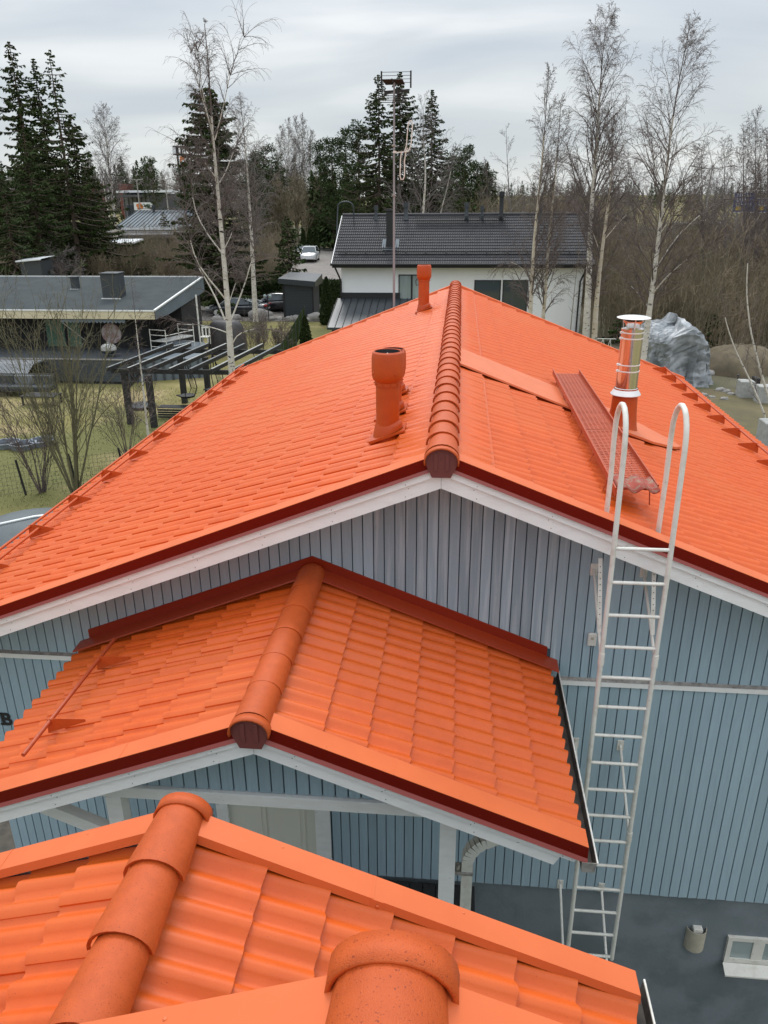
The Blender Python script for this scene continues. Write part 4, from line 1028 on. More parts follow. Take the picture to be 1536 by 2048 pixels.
# fire ring under pergola and slatted bench, trampolines
q = atZ(285, 815, GZ); fr_ = MB(); fr_.lathe([(.55, .12), (.58, .14), (.61, .12), (.58, .10)], (q[0], q[1], GZ), 24); 
for k in range(4): fr_.tube([(q[0] + .57 * math.cos(k * 1.57), q[1] + .57 * math.sin(k * 1.57), GZ), (q[0] + .57 * math.cos(k * 1.57), q[1] + .57 * math.sin(k * 1.57), GZ + .13)], .015, 5)
o = fr_.build('toy_hoop', m_darksheet, None, off=(q[0], q[1], GZ)); prop(o, 'dark ring on low legs lying on the lawn behind the pergola posts', 'ring')
q = atZ(288, 813, GZ); 
b = MB(); b.bbox(q[0] - .12, q[0] + .1, q[1] - .5, q[1] - .38, GZ, GZ + .10, .02); o = b.build('toy', mat('pink_white_toy', (.7, .35, .33), .5), None, off=(q[0], q[1], GZ)); prop(o, 'small pink and white toy on the lawn by the ring', 'toy')
q = atZ(345, 838, GZ); t = thing('slatted_bench', 'black slatted bench under the pergola beside the orange eave', 'bench', (q[0], q[1], GZ))
b = MB()
for k in range(5): b.box(q[0] - .6, q[0] + 1.0, q[1] + k * .10, q[1] + k * .10 + .07, GZ + .46 + .0, GZ + .49)
b.build('seat', m_dark, t)
b = MB()
for k in range(4): b.box(q[0] - .6, q[0] + 1.0, q[1] - .03, q[1], GZ + .05 + k * .1, GZ + .12 + k * .1)
b.build('front_slats', m_dark, t)
pb_m = mat('blue_grey_hose', (.20, .23, .27), .5)
for (px, py, w_, lab) in ((15, 893, 1.0, 'grey rimmed low oval tub on the lawn at the left edge'), (48, 896, .95, 'grey rimmed low oval tub in the middle of the row on the lawn'), (85, 889, 1.0, 'grey rimmed low oval tub nearest the bare willow')):
    q = atZ(px, py, GZ); b = MB(); b.lathe([(.42, .0), (.46, .17), (.50, .18), (.50, .20), (.43, .20), (.40, .05), (.0001, .05)], (q[0], q[1], GZ), 8, smooth=False)
    o = b.build('tub', pb_m, None, off=(q[0], q[1], GZ)); prop(o, lab, 'tub', 'low oval tubs in a row on the lawn')
    b = MB(); b.lathe([(.40, .06), (.0001, .065)], (q[0], q[1], GZ), 8); b.build('tub_soil', m_dark, o)

# mesh fence along the lawn edge in front
fx0 = atZ(-30, 985, GZ); fx1 = atZ(200, 1010, GZ)
fn = thing('wire_fence', 'thin dark wire mesh fence on black posts behind the bare willow', 'fence', (float(fx0[0]), float(fx0[1]), GZ))
Pn = [atZ(52, 990, GZ), atZ(188, 972, GZ)]; d = (Pn[1] - Pn[0]); 
for k in range(-2, 4):
    q = Pn[0] + d * k * .75; b = MB(); b.tube([(q[0], q[1], GZ), (q[0] - .12, q[1], GZ + 1.15)], .035, 6); b.build('post', m_blackwood, fn)
b = MB(); a0, a1 = Pn[0] - d * 1.5, Pn[0] + d * 2.25
for k in range(8): b.bar((a0[0], a0[1], GZ + .12 + k * .13), (a1[0], a1[1], GZ + .12 + k * .13), .006, .006)
for k in range(60): q = a0 + (a1 - a0) * k / 59; b.bar((q[0], q[1], GZ + .05), (q[0], q[1], GZ + 1.08), .005, .005)
b.build('wire_mesh', m_darksheet, fn)

# covered round thing at the left eave: tarpaulin dome
q = atZ(55, 1130, GZ)
cm = mat('dark_green_grey_cover', (.09, .105, .11), .5, col2=(.13, .15, .155), nscale=1.6, spec=.3, bump=.3, bscale=5)
c0 = atY(75, 1100, 13.2); b = MB(); V = []; n, m_ = 28, 10
for j in range(m_ + 1):
    a = j / m_ * math.pi / 2
    for i in range(n):
        t_ = 2 * math.pi * i / n; r_ = 2.0 * math.cos(a) ** .7
        V.append((c0[0] - .2 + 1.15 * r_ * math.cos(t_), 13.6 + 1.0 * r_ * math.sin(t_), GZ + 2.6 * math.sin(a)))
b.add(V, [(j * n + i, j * n + (i + 1) % n, (j + 1) * n + (i + 1) % n, (j + 1) * n + i) for j in range(m_) for i in range(n)], True)
o = b.build('covered_car', cm, None, off=(c0[0], 13.6, GZ)); prop(o, 'dark curved cover with a pale hem seen past the left eave', 'cover')
b = MB(); pts = []
for j in range(0, m_ * 2 + 1):
    a = j / (m_ * 2) * math.pi; ca = math.cos(a); r_ = 2.02 * abs(ca) ** .7 * (1 if ca > 0 else -1)
    pts.append((c0[0] - .2 + 1.15 * r_ * -.80, 13.6 + r_ * -.6, GZ + 2.62 * math.sin(a)))
b.tube(pts, .03, 6); b.build('hem', m_steelp, o)

# ------------------------------------------------------------------ shed, boulders, lamp
shx0, shy, shz = float(atY(568, 628, 60.2)[0]), 60.2, float(gz(-12, 60.2))
s0, s1 = atY(568, 625, 60.2)[0], atY(628, 625, 60.2)[0]
sh = thing('garden_shed', 'small charcoal garden shed with a sloping roof behind the boulders', 'shed', (float(s0), shy, shz))
hh = 2.75
for k in range(20):
    b = MB(); b.box(s0 + .12, s1 - .12, shy + (0 if k % 1 == 0 else 0), shy + .03, shz + .02 + k * .128, shz + .02 + k * .128 + .112); b.build('board', m_darksheet, sh)
b = MB(); b.box(s0, s1, shy + .03, shy + 2.6, shz, shz + hh - .15); b.build('walls', mat('charcoal_side_wall', (.030, .037, .042), .6), sh)
b = MB(); b.box(s0 - .02, s0 + .11, shy - .03, shy + .03, shz, shz + hh - .1); b.box(s1 - .11, s1 + .02, shy - .03, shy + .03, shz, shz + hh - .1); b.build('corner_trim', m_dark, sh)
b = MB(); b.hexa([(s0 - .25, shy - .35, shz + hh - .15), (s1 + .25, shy - .35, shz + hh - .40), (s1 + .25, shy + 2.9, shz + hh - .40), (s0 - .25, shy + 2.9, shz + hh - .15),
                  (s0 - .25, shy - .35, shz + hh + .22), (s1 + .25, shy - .35, shz + hh - .0), (s1 + .25, shy + 2.9, shz + hh + .3), (s0 + .0, shy + 2.9, shz + hh + .42)]); rf = b.build('roof', m_darksheet, sh)
b = MB()
for k in range(16):
    x = s0 - .22 + k * (s1 - s0 + .44) / 16; b.box(x, x + .10, shy - .37, shy - .352, shz + hh - .16 - .25 * k / 16, shz + hh + .20 - .22 * k / 16)
b.build('fascia_slats', m_darksheet, rf)
def rock(mb, c, r, seed):
    g = np.random.default_rng(seed); n, m_ = 9, 6; V = []; k3 = g.normal(0, .16, (m_ + 1, n))
    for j in range(m_ + 1):
        a = math.pi * (j / m_ - .5)
        for i in range(n):
            t_ = 2 * math.pi * i / n; q = 1 + (k3[j, i] if 0 < j < m_ else 0)
            V.append((c[0] + r[0] * math.cos(a) * math.cos(t_) * q, c[1] + r[1] * math.cos(a) * math.sin(t_) * q, c[2] + r[2] * math.sin(a) * q))
    mb.add(V, [(j * n + i, j * n + (i + 1) % n, (j + 1) * n + (i + 1) % n, (j + 1) * n + i) for j in range(m_) for i in range(n)], True)
rk = [(578, 630, .42, 'small pale boulder left of the shed front'), (594, 630, .5, 'rounded boulder in front of the shed'), (609, 631, .32, 'smallest boulder in front of the shed'), (619, 632, .35, 'flat boulder beside the big one by the shed'), (632, 630, .75, 'largest boulder at the right corner of the shed'),
      (520, 626, 1.0, 'long low boulder behind the tail of the dark saloon'), (540, 630, .4, 'low stone at the edge of the gravel right of the dark saloon'), (560, 631, .35, 'low stone at the gravel edge left of the shed'), (470, 629, .5, 'stone edging the lawn below the dark saloon'), (433, 625, .42, 'pale stone below the front wheel of the dark saloon'), (447, 627, .3, 'little stone below the saloon door')]
for i, (px, py, r_, lb) in enumerate(rk):
    y = 58.6 + (i % 3) * .15; q = atY(px, py, y); b = MB(); rock(b, (q[0], y, float(gz(q[0], y)) + r_ * .3), (r_, r_ * .6, r_ * .55), 40 + i); o = b.build('boulder', m_stone, None, off=(q[0], y, float(gz(q[0], y)))); prop(o, lb, 'boulder', 'boulders edging the lawn')
q = atY(537, 628, 58.4); gl = thing('garden_lamp', 'slim two headed garden lamp post behind the dark saloon', 'lamp post', (q[0], 58.4, GZ))
b = MB(); b.tube([(q[0], 58.4, GZ), (q[0], 58.4, GZ + 1.9)], .04, 6); b.bar((q[0] - .2, 58.4, GZ + 1.7), (q[0] + .2, 58.4, GZ + 1.7), .04); b.build('pole', m_dark, gl)
for s in (-.2, .2):
    b = MB(); b.lathe([(.05, 0), (.12, .05), (.13, .18), (.06, .26)], (q[0] + s, 58.4, GZ + 1.7), 10); b.build('lamp_head', m_glassl, gl)

# green mesh fence running away beside the white house
gf = thing('panel_fence', 'dark green wire panel fence between the lawn and the white house', 'fence', (-6.5, 46, GZ))
for k in range(9):
    y = 36 + k * 2.4; x = -8.2 - (y - 36) * .085 * 0 - .6 + (y - 36) * -.11
    b = MB(); b.tube([(x, y, GZ), (x, y, GZ + 1.55)], .04, 6); b.build('post', m_darksheet, gf)
    if k < 8:
        x2 = x - .264; b = MB()
        for j in range(7): b.bar((x, y, GZ + .1 + j * .23), (x2, y + 2.4, GZ + .1 + j * .23), .012, .012)
        for j in range(24): t_ = j / 24; b.bar((x + (x2 - x) * t_, y + 2.4 * t_, GZ + .05), (x + (x2 - x) * t_, y + 2.4 * t_, GZ + 1.5), .012, .012)
        b.build('mesh_panel', m_thuja, gf)

# ------------------------------------------------------------------ the white house with the charcoal tiled roof
VY = 54.0
vx0, vx1 = float(atY(684, 600, VY)[0]), float(atY(1163, 600, VY)[0])
ez = float(atY(900, 527, VY - .7)[2]); ez_wall = ez - .12
gzv = float(gz(0, VY))
wh = thing('house', 'two storey white rendered house with a long charcoal tiled roof', 'house', (0, VY, gzv))
DEP = 9.5
b = MB(); b.box(vx0, vx1, VY, VY + DEP, gzv - .5, ez_wall + .15); wv = b.build('wall', m_render, wh)
b = MB(); b.prism([(VY, ez_wall + .14), (VY + DEP, ez_wall + .14), (VY + DEP / 2, ez_wall + 2.9)][::-1], vx0 + .01, vx1 - .01, axis='x'); b.build('gable', m_render, wh)
ry = VY + DEP / 2; rz = float(atY(900, 431, ry)[2]); ex0, ex1 = float(atY(664, 527, VY - .7)[0]), float(atY(1190, 527, VY - .7)[0])
pit = (rz - ez) / (ry - (VY - .7))
b = MB(); b.prism([(VY - .7, ez - .16), (VY - .7, ez - .02), (ry, rz - .02), (VY + DEP + .7, ez - .02), (VY + DEP + .7, ez - .16), (ry, rz - .2)][::-1], ex0, ex1, axis='x'); vr = b.build('roof', m_darksheet, wh)
# tiles: 17 courses of waves
L = math.hypot(ry - VY + .7, rz - ez); nc = 17; cw = .30; nt_ = int((ex1 - ex0) / cw); tiles = []
uu, zz_ = np.linspace(0, cw, 7), .5 * .045 * (1 + np.cos(2 * np.pi * np.linspace(0, 1, 7) * 2))
up = np.array([0, (ry - VY + .7) / L, (rz - ez) / L]); nr = np.array([0, -up[2], up[1]])
def wt_mesh():
    V = []; n = 7
    for s_, h in ((0, .06), (.37, .02)):
        V += [(uu[i], s_, zz_[i] + h) for i in range(n)]
    V += [(uu[i], .0, zz_[i] + .0) for i in range(n)]
    F = [(i, i + 1, n + i + 1, n + i) for i in range(n - 1)] + [(i + 1, i, 2 * n + i, 2 * n + i + 1) for i in range(n - 1)]
    me = bpy.data.meshes.new('tile'); me.from_pydata(V, [], F); me.update(); me.materials.append(m_darktile); return me, np.array(V), np.array(F)
WTM, WV, WF = wt_mesh()
allt = [(c, k) for c in range(nc) for k in range(nt_)]
for idx, (c, k) in enumerate(allt):
    p = np.array([ex0 + k * cw, VY - .75, ez - .03]) + up * (c * L / nc)
    tiles.append(p)
for p in tiles[:300]:
    o = link('tile', WTM, vr); q = p - OFF[vr]
    o.matrix_local = Matrix(((1, 0, 0, q[0]), (0, up[1], nr[1], q[1]), (0, up[2], nr[2], q[2]), (0, 0, 0, 1)))
B = np.stack([[1, 0, 0], up, nr]); rest = tiles[300:]
V = np.concatenate([WV @ B + p - OFF[vr] for p in rest]); F = np.concatenate([WF + i * len(WV) for i in range(len(rest))])
o = link('tile_field', mesh_np('tile_field', V, F, m_darktile, False), vr); o['kind'] = 'stuff'; o['label'] = 'further charcoal roof tiles'
b = MB(); b.tube([(ex0, ry, rz + .05), (ex1, ry, rz + .05)], .12, 8); b.build('ridge_capping', m_darktile, wh)
b = MB(); b.bar((ex0 - .03, VY - .75, ez - .05), (ex0 - .03, ry, rz - .03), .06, .14); b.build('verge_board', m_white, wh)
b = MB(); b.tube([(ex0 - .1, VY - .82, ez - .06), (ex1 + .1, VY - .82, ez - .06)], .085, 8); b.box(ex0, ex1, VY - .74, VY - .70, ez - .28, ez - .02); b.build('gutter', m_dark, wh)
b = MB()
for k in range(14):
    x = ex0 + .8 + k * 1.35; yy = VY + .1; zz2 = ez + pit * .8 + .05; b.bar((x, yy, zz2), (x, yy + .28, zz2 + .28), .03, .12)
b.bar((ex0 + .3, VY + .15, ez + pit * .85 + .22), (ex1 - .3, VY + .15, ez + pit * .85 + .22), .04, .05); b.bar((ex0 + .3, VY + .15, ez + pit * .85 + .10), (ex1 - .3, VY + .15, ez + pit * .85 + .10), .04, .05)
b.build('snow_guard', m_dark, wh)
q = atY(781, 500, VY + 1.2); zc = float(q[2])
b = MB(); b.bbox(q[0] - .27, q[0] + .27, VY + 1.0, VY + 1.5, zc, float(atY(781, 422, VY + 1.2)[2]), .02); ch = b.build('chimney', m_dark, wh)
b = MB(); b.bar((q[0] - .45, VY + .85, zc + .10), (q[0] - .45, VY + 1.7, zc + .66), .25, .03); b.bar((q[0] + .45, VY + .85, zc + .10), (q[0] + .45, VY + 1.7, zc + .66), .25, .03); b.bar((q[0] - .5, VY + .72, zc + .06), (q[0] + .5, VY + .72, zc + .06), .3, .04); b.build('flashing', m_greysheet, ch)
b = MB(); b.box(q[0] - .33, q[0] + .33, VY + .95, VY + 1.55, float(atY(781, 422, VY + 1.2)[2]) + .0, float(atY(781, 421, VY + 1.2)[2]) + .05); b.build('chimney_cap', m_dark, ch)
for px, top, r_ in ((752, 411, .12), (812, 405, .16), (933, 405, .15), (964, 411, .11), (1002, 383, .17), (1081, 408, .12)):
    q = atY(px, 432, ry - .5); t_ = float(atY(px, top, ry - .5)[2]); z = float(q[2]) - .25
    b = MB(); b.lathe([(r_ * 1.5, 0), (r_ * .9, .2), (r_ * .85, t_ - z - .35), (r_ * 1.15, t_ - z - .33), (r_ * 1.15, t_ - z)], (q[0], ry - .5, z), 10); b.build('roof_vent', m_darksheet if px != 1002 else m_dark, wh)
b = MB(); q = atY(953, 424, ry - .6); b.bar((float(atY(830, 428, ry - .9)[0]), ry - .9, rz - .05), (float(atY(1012, 428, ry - .9)[0]), ry - .9, rz - .05), .35, .05); b.build('ridge_walkway', m_dark, wh)
b = MB(); q0 = atY(669, 432, ry - .3)
for dx in (0.0,): 
    pth = [(ex0 - .15, ry - 2.2, rz - 1.6)] + [(ex0 - .15 + .0 + .55 * (1 - math.cos(math.pi * i / 8)), ry - 1.2, rz + .0 + .62 + .35 * math.sin(math.pi * i / 8)) for i in range(9)] + [(ex0 + .95, ry - 1.0, rz - .4)]
    b.tube(pth, .05, 6)
b.build('ladder_hoop', m_darksheet, wh)
# windows
for (xa, xb, ya, yb, mm) in ((797, 840, 549, 612, m_glassl), (949, 999, 560, 630, m_glass), (1006, 1052, 560, 640, m_glass)):
    a, c = atY(xa, ya, VY - .03), atY(xb, yb, VY - .03); X0, X1, Z1, Zb = float(a[0]), float(c[0]), float(a[2]), float(c[2])
    b = MB(); b.box(X0 - .0, X0 + .07, VY - .04, VY + .02, Zb, Z1); b.box(X1 - .07, X1, VY - .04, VY + .02, Zb, Z1); b.box(X0, X1, VY - .042, VY + .02, Z1 - .07, Z1); b.box(X0, X1, VY - .042, VY + .02, Zb, Zb + .07)
    if mm is m_glassl: b.box((X0 + X1) / 2 + .1, (X0 + X1) / 2 + .22, VY - .041, VY + .02, Zb + .07, Z1 - .07)
    w_ = b.build('window', m_dark, wh); b = MB(); b.box(X0 + .07, X1 - .07, VY - .02, VY - .004, Zb + .07, Z1 - .07); b.build('pane', mm, w_)
for px in (683, 1157):
    a = atY(px, 600, VY - .1); b = MB(); b.tube([(a[0] - .35 * (1 if px < 800 else -1), VY - .75, ez - .12), (a[0] - .1 * (1 if px < 800 else -1), VY - .2, ez - .9), (a[0], VY - .12, ez - 1.2), (a[0], VY - .12, gzv)], .06, 6); b.build('downpipe', m_dark, wh)
# dark band and lean-to annex
ax0, ax1 = float(atY(684, 597, VY)[0]), float(atY(800, 597, VY)[0]); az = float(atY(740, 597, VY - .1)[2])
b = MB(); b.box(ax0 - .1, ax1, VY - .12, VY - .0, az - .05, az + .38); b.build('upper_flashing', m_dark, wh)
b = MB(); b.prism([(VY - .1, az), (VY - 4.8, az - 1.25), (VY - 4.8, az - 1.4), (VY - .1, az - .15)][::-1], ax0 - .3, ax1 + .9, axis='x'); an = b.build('lean_to_roof', m_darksheet, wh)
for k in range(12):
    x = ax0 - .28 + k * .48; b = MB(); b.bar((x, VY - .15, az + .02), (x, VY - 4.8, az - 1.22), .03, .05); b.build('standing_seam', m_dark, an)
b = MB(); b.box(ax0 - .05, ax1 + .7, VY - 4.4, VY, gzv, az - 1.25); b.build('lean_to_wall', m_darksheet, wh)

# ------------------------------------------------------------------ antenna mast at the far gable
mx_, my_ = float(atY(788, 608, 19.3)[0]), 19.3
am = thing('antenna_mast', 'tall thin grey aerial mast with television antennas beyond the far gable', 'antenna mast', (mx_, my_, GZ))
zt = float(atY(792, 165, my_)[2]); zb_ = float(atY(788, 560, my_)[2])
b = MB(); b.tube([(mx_, my_, -4.5), (mx_, my_, zb_ + .3), (mx_ + .01, my_, zt)], [.032, .029, .021], 10); b.build('mast', mat('grey_mast_tube', (.27, .27, .285), .6), am)
for zz in (.3, .55): b = MB(); b.lathe([(.046, -.02), (.050, 0), (.046, .02)], (mx_, my_, zt + (zb_ - zt) * zz), 10); b.build('mast_clamp', m_galv, am)
b = MB(); z1 = float(atY(790, 185, my_)[2])
for k, (dz, w) in enumerate(((.0, .30), (-.055, .31), (-.11, .32), (-.165, .30), (-.22, .33))): b.tube([(mx_ - w, my_ - .12 * k + .2, z1 + dz), (mx_ + w, my_ - .12 * k + .2, z1 + dz)], .009, 5)
for k in range(14): b.tube([(mx_ - .22, my_ - .35 + k * .06, z1 + .21), (mx_ + .22, my_ - .35 + k * .06, z1 + .21)], .008, 4)
b.bar((mx_, my_ - .5, z1 + .20), (mx_, my_ + .55, z1 + .20), .025); b.bar((mx_ + .08, my_ - .1, z1 + .1), (mx_ + .09, my_ - .1, z1 - .23), .03, .02)
b.build('uhf_antenna', m_dark, am)
b = MB()
for s in (-.30, .36):
    b.bar((mx_ + s, my_ + .3, z1 + .12), (mx_ + s, my_ + .3, z1 + .46), .035)
for k in range(4): b.tube([(mx_ - .30, my_ + .3, z1 + .44 - .07 * k), (mx_ + .36, my_ + .3, z1 + .44 - .07 * k)], .006, 4)
b.bar((mx_ - .22, my_ + .1, z1 + .02), (mx_ + .32, my_ + .1, z1 + .05), .06, .05); b.build('reflector', m_dark, am)
b = MB(); A = lambda px, py, dy=0: tuple(atY(px, py, my_ - .1 + dy))
b.tube([A(803, 305), A(801, 318), A(800, 352), A(802, 359), A(806, 359), A(809, 352), A(809, 322), A(812, 303), A(815, 296)], .014, 6)
b.tube([A(810, 302), A(813, 290), A(816, 250), A(819, 242), A(823, 241), A(825, 248), A(823, 280), A(821, 293), A(817, 302)], .014, 6)
b.bar(A(790, 305), A(817, 303), .03, .02); b.bar(A(786, 304), A(793, 304), .04); b.build('folded_dipole', m_wmetal, am)

# ------------------------------------------------------------------ cars
def car(name, label, loc, rz, paint, L=4.7, W=1.84, Hc=1.44, kind='saloon', lights=True, group=None):
    t = thing(name, label, 'car', (0, 0, 0), group)
    h = L / 2
    if kind == 'saloon': pr = [(-h, .42), (-h + .06, .74), (-h + .95, .90), (-h + 1.55, Hc - .06), (-h + 2.1, Hc), (-h + 2.75, Hc - .02), (h - 1.15, .98), (h - .12, .93), (h, .70), (h - .03, .36)]
    else: pr = [(-h, .45), (-h + .05, .85), (-h + 1.0, 1.02), (-h + 1.65, Hc - .08), (-h + 2.2, Hc), (h - .75, Hc - .05), (h - .25, 1.05), (h - .04, .95), (h, .60), (h - .04, .36)]
    # body hull: cross sections along x (front = -x)
    belt = lambda x: .80 + .12 * (x + h) / L + (.10 if kind != 'saloon' else 0)
    xs_ = np.linspace(-h, h, 22); V = []; m_ = 12
    for x in xs_:
        e_ = abs(x) / h; w = W / 2 * (1 - .16 * max(0, e_ - .62) / .38 * max(0, e_ - .62) / .38 * 2.2)
        zt_ = belt(x) - .22 * max(0, (-x / h - .55) / .45) ** 2 - .06 * max(0, (x / h - .8) / .2) ** 2
        zb2 = .22 + .12 * max(0, e_ - .85) / .15
        for a, z in ((-1, zb2), (-1.0, .45), (-1.0, zt_ - .16), (-.95, zt_ - .03), (-.80, zt_ + .02), (0, zt_ + .05), (.80, zt_ + .02), (.95, zt_ - .03), (1.0, zt_ - .16), (1.0, .45), (1, zb2), (0, zb2)): V.append((x, a * w, z))
    b = MB(); b.add(V, [(i * m_ + k, (i + 1) * m_ + k, (i + 1) * m_ + (k + 1) % m_, i * m_ + (k + 1) % m_) for i in range(21) for k in range(m_)], True)
    b.add(V[:m_], [tuple(range(m_))]); b.add(V[-m_:], [tuple(range(m_))[::-1]]); body = b.build('body', paint, t)
    # greenhouse
    if kind == 'saloon': gx = [(-h + 1.05, .86), (-h + 1.75, Hc - .05), (-h + 2.3, Hc), (-h + 2.9, Hc - .02), (h - .72, .98)]
    else: gx = [(-h + 1.05, .98), (-h + 1.7, Hc - .07), (-h + 2.3, Hc), (h - .75, Hc - .04), (h - .20, 1.06)]
    b = MB(); V = []
    for x, z in gx:
        q = (z - .9) / (Hc - .9); w = W / 2 * (.93 - .20 * max(0, q)); V += [(x, -W / 2 * .93 if q < .3 else -w, z if q < .3 else z - .04), (x, -w * .88, z), (x, w * .88, z), (x, W / 2 * .93 if q < .3 else w, z if q < .3 else z - .04)]
    n = len(gx); F = []
    for i in range(n - 1):
        for k in range(3): F.append((i * 4 + k, (i + 1) * 4 + k, (i + 1) * 4 + k + 1, i * 4 + k + 1))
    F += [tuple(i * 4 for i in range(n))[::-1], tuple(i * 4 + 3 for i in range(n))]
    b.add(V, F); b.build('windows', m_glass, t)
    b = MB(); V2 = [(x, y * 1.0, z + .012) for (x, y, z) in V[4:4 * (n - 1)]]; nn = n - 2
    b.add(V2, [(i * 4 + k, (i + 1) * 4 + k, (i + 1) * 4 + k + 1, i * 4 + k + 1) for i in range(nn - 1) for k in range(3)]); b.build('roof', paint, t)
    b = MB()
    for s in (-1, 1):
        pts = [(x, s * (abs(V[i * 4][1]) + .008), V[i * 4][2] + .01) for i, (x, z) in enumerate(gx)]; b.tube(pts, .022, 5)
    b.build('window_trim', m_steelp, t)
    for x in (-h + .92, h - .98):
        for s in (-1, 1):
            b = MB(); b.lathe([(.33, -.11), (.34, -.08), (.34, .08), (.33, .11)], (x, s * (W / 2 - .10), .335), 18, axis=(0, 1, 0)); wq = b.build('wheel', m_dark, t)
            b = MB(); b.lathe([(.23, 0), (.22, .015), (.0001, .02)], (x, s * (W / 2 + .005), .335), 14, axis=(0, s, 0)); b.build('rim', m_steelp, wq)
    for s in (-1, 1):
        b = MB(); b.bbox(-h + .01, -h + .30, s * (W / 2 - .42) - .20, s * (W / 2 - .42) + .20, .60, .74, .03); b.build('headlight', m_steelp, t)
        b = MB(); b.bbox(h - .26, h + .006, s * (W / 2 - .32) - .22, s * (W / 2 - .32) + .22, .80, .92, .02); b.build('tail_light', m_tail, t)
        b = MB(); b.bbox(-h + 1.45, -h + 1.62, s * (W / 2 + .03) - .09, s * (W / 2 + .03) + .09, .93, 1.05, .02); b.build('mirror', paint, t)
    b = MB(); b.box(h - .02, h + .012, -.26, .26, .55, .66); b.build('number_plate', m_wmetal, t)
    t.location = loc; t.rotation_euler = (0, 0, rz); return t
m_tail = mat('red_lamp_glass', (.30, .012, .012), .2)
m_cdark = mat('dark_grey_car_paint', (.045, .048, .055), .22, metal=.4, coat=1.0, spec=.6)
m_cblack = mat('black_car_paint', (.018, .018, .022), .2, coat=1.0)
m_cwhite = mat('white_car_paint', (.72, .74, .76), .3, coat=.8)
m_csilver = mat('silver_car_paint', (.45, .46, .47), .3, metal=.5)
q = atZ(477, 622, GZ); y = 61.0; x = float(atY(477, 610, y)[0]); car('parked_car', 'dark grey saloon parked sideways on the gravel left of the charcoal shed', (x, y, float(gz(x, y)) + .04), math.pi * 0 + .02, m_cdark, L=4.9)
y = 63.6; x = float(atY(552, 600, y)[0]); car('parked_car', 'black car half hidden behind the charcoal shed', (x, y, float(gz(x, y)) + .04), .05, m_cblack, L=4.4)
y = 93.; x = float(atY(620, 510, y)[0]); car('parked_car', 'white estate car seen from behind on the lane', (x, y, float(gz(x, y)) + .05), -math.pi / 2 + .06 + math.pi, m_cwhite, L=4.5, Hc=1.6, kind='suv')
y = 97.; x = float(atY(607, 505, y)[0]); car('parked_car', 'dark car mostly hidden beyond the white estate car', (x, y, float(gz(x, y)) + .05), math.pi / 2, m_cdark, L=4.3)
y = 70.; x = float(atY(150, 535, y)[0]); car('parked_car', 'black and silver car seen from the front behind the flat roof', (x, y, float(gz(x, y)) + .25), math.pi / 2 - .35, m_csilver, L=4.6)
for px, py, Y, pt, lb in ((1375, 478, 101, m_cwhite, 'white van like car on the road behind the bare trees'), (1335, 488, 99, m_cdark, 'dark car on the road left of the white one'), (1310, 502, 97, m_csilver, 'silver car lowest on the road behind the white birch')):
    x = float(atY(px, py, Y)[0]); car('road_car', lb, (x, Y, float(gz(x, Y)) + .06), .1, pt, L=4.5, kind='suv')

# ------------------------------------------------------------------ right side: tarpaulin pile, soil, concrete blocks
tpc = atY(1345, 700, 40.0); tp = thing('covered_pile', 'big pile wrapped in silver grey tarpaulin behind the white birch', 'covered pile', (float(tpc[0]), 40, GZ))
n, m_ = 64, 26; V = []; g = np.random.default_rng(5)
ph = g.uniform(0, 6.28, 8)
for j in range(m_ + 1):
    v = j / m_
    for i in range(n):
        t_ = 2 * math.pi * i / n
        sx = abs(math.cos(t_)) ** .6 * (1 if math.cos(t_) > 0 else -1); sy = abs(math.sin(t_)) ** .6 * (1 if math.sin(t_) > 0 else -1)
        top = 3.0 - .75 * max(0, sx) ** 2 - 0.15 * max(0, -sx) + .14 * math.sin(4 * sx + 1) + .10 * math.sin(7 * sy + 3 * sx) ; 
        if v < .55:  # sides, with hanging folds
            f_ = v / .55; rad = 1.0 + .10 * (1 - f_) ; fold = (.13 * math.sin(9 * t_ + ph[0] + .8 * f_) + .08 * math.sin(17 * t_ + ph[1] + 2 * f_) + .05 * math.sin(29 * t_ + ph[2])) * (1.15 - f_)
            rad = rad * (1 - .07 * math.sin(math.pi * f_)) + fold; z = (top - .5) * f_
        else:
            f_ = (v - .55) / .45; rad = math.cos(f_ * math.pi / 2) ** .75; z = top - .5 + .62 * math.sin(f_ * math.pi / 2) + .05 * math.sin(7 * t_ + 5 * f_) * (1 - f_)
        cr = .018 * math.sin(6 * sx + 7 * z + ph[3]) * math.sin(7 * sy - 5 * z + ph[4]) + .010 * abs(math.sin(9 * sx + 5 * sy + 2 * z)) + .012 * abs(math.sin(23 * sx - 11 * sy + 5 * z)); V.append((tpc[0] + 1.55 * sx * (rad + cr), 40 + 2.0 * sy * (rad + cr), GZ - .2 + z + cr * 1.5))
V = [tuple(np.array(p) + g.normal(0, .022, 3)) for p in V]
b = MB(); b.add(V, [(j * n + i, j * n + (i + 1) % n, (j + 1) * n + (i + 1) % n, (j + 1) * n + i) for j in range(m_) for i in range(n)], False); b.build('tarpaulin', m_tarp, tp)
so_c = atY(1470, 778, 42.0); V = []; n, m_ = 40, 16
for j in range(m_ + 1):
    a = j / m_ * math.pi / 2
    for i in range(n):
        t_ = 2 * math.pi * i / n; k_ = 1 + .12 * math.sin(3 * t_ + 1) + .05 * math.sin(7 * t_ + a * 3)
        V.append((so_c[0] + 2.3 * k_ * math.cos(a) * math.cos(t_), 42 + 1.8 * k_ * math.cos(a) * math.sin(t_), GZ - .2 + 1.55 * math.sin(a) + .05 * math.sin(9 * t_ + 4 * a) * math.cos(a) + g.normal(0, .035)))
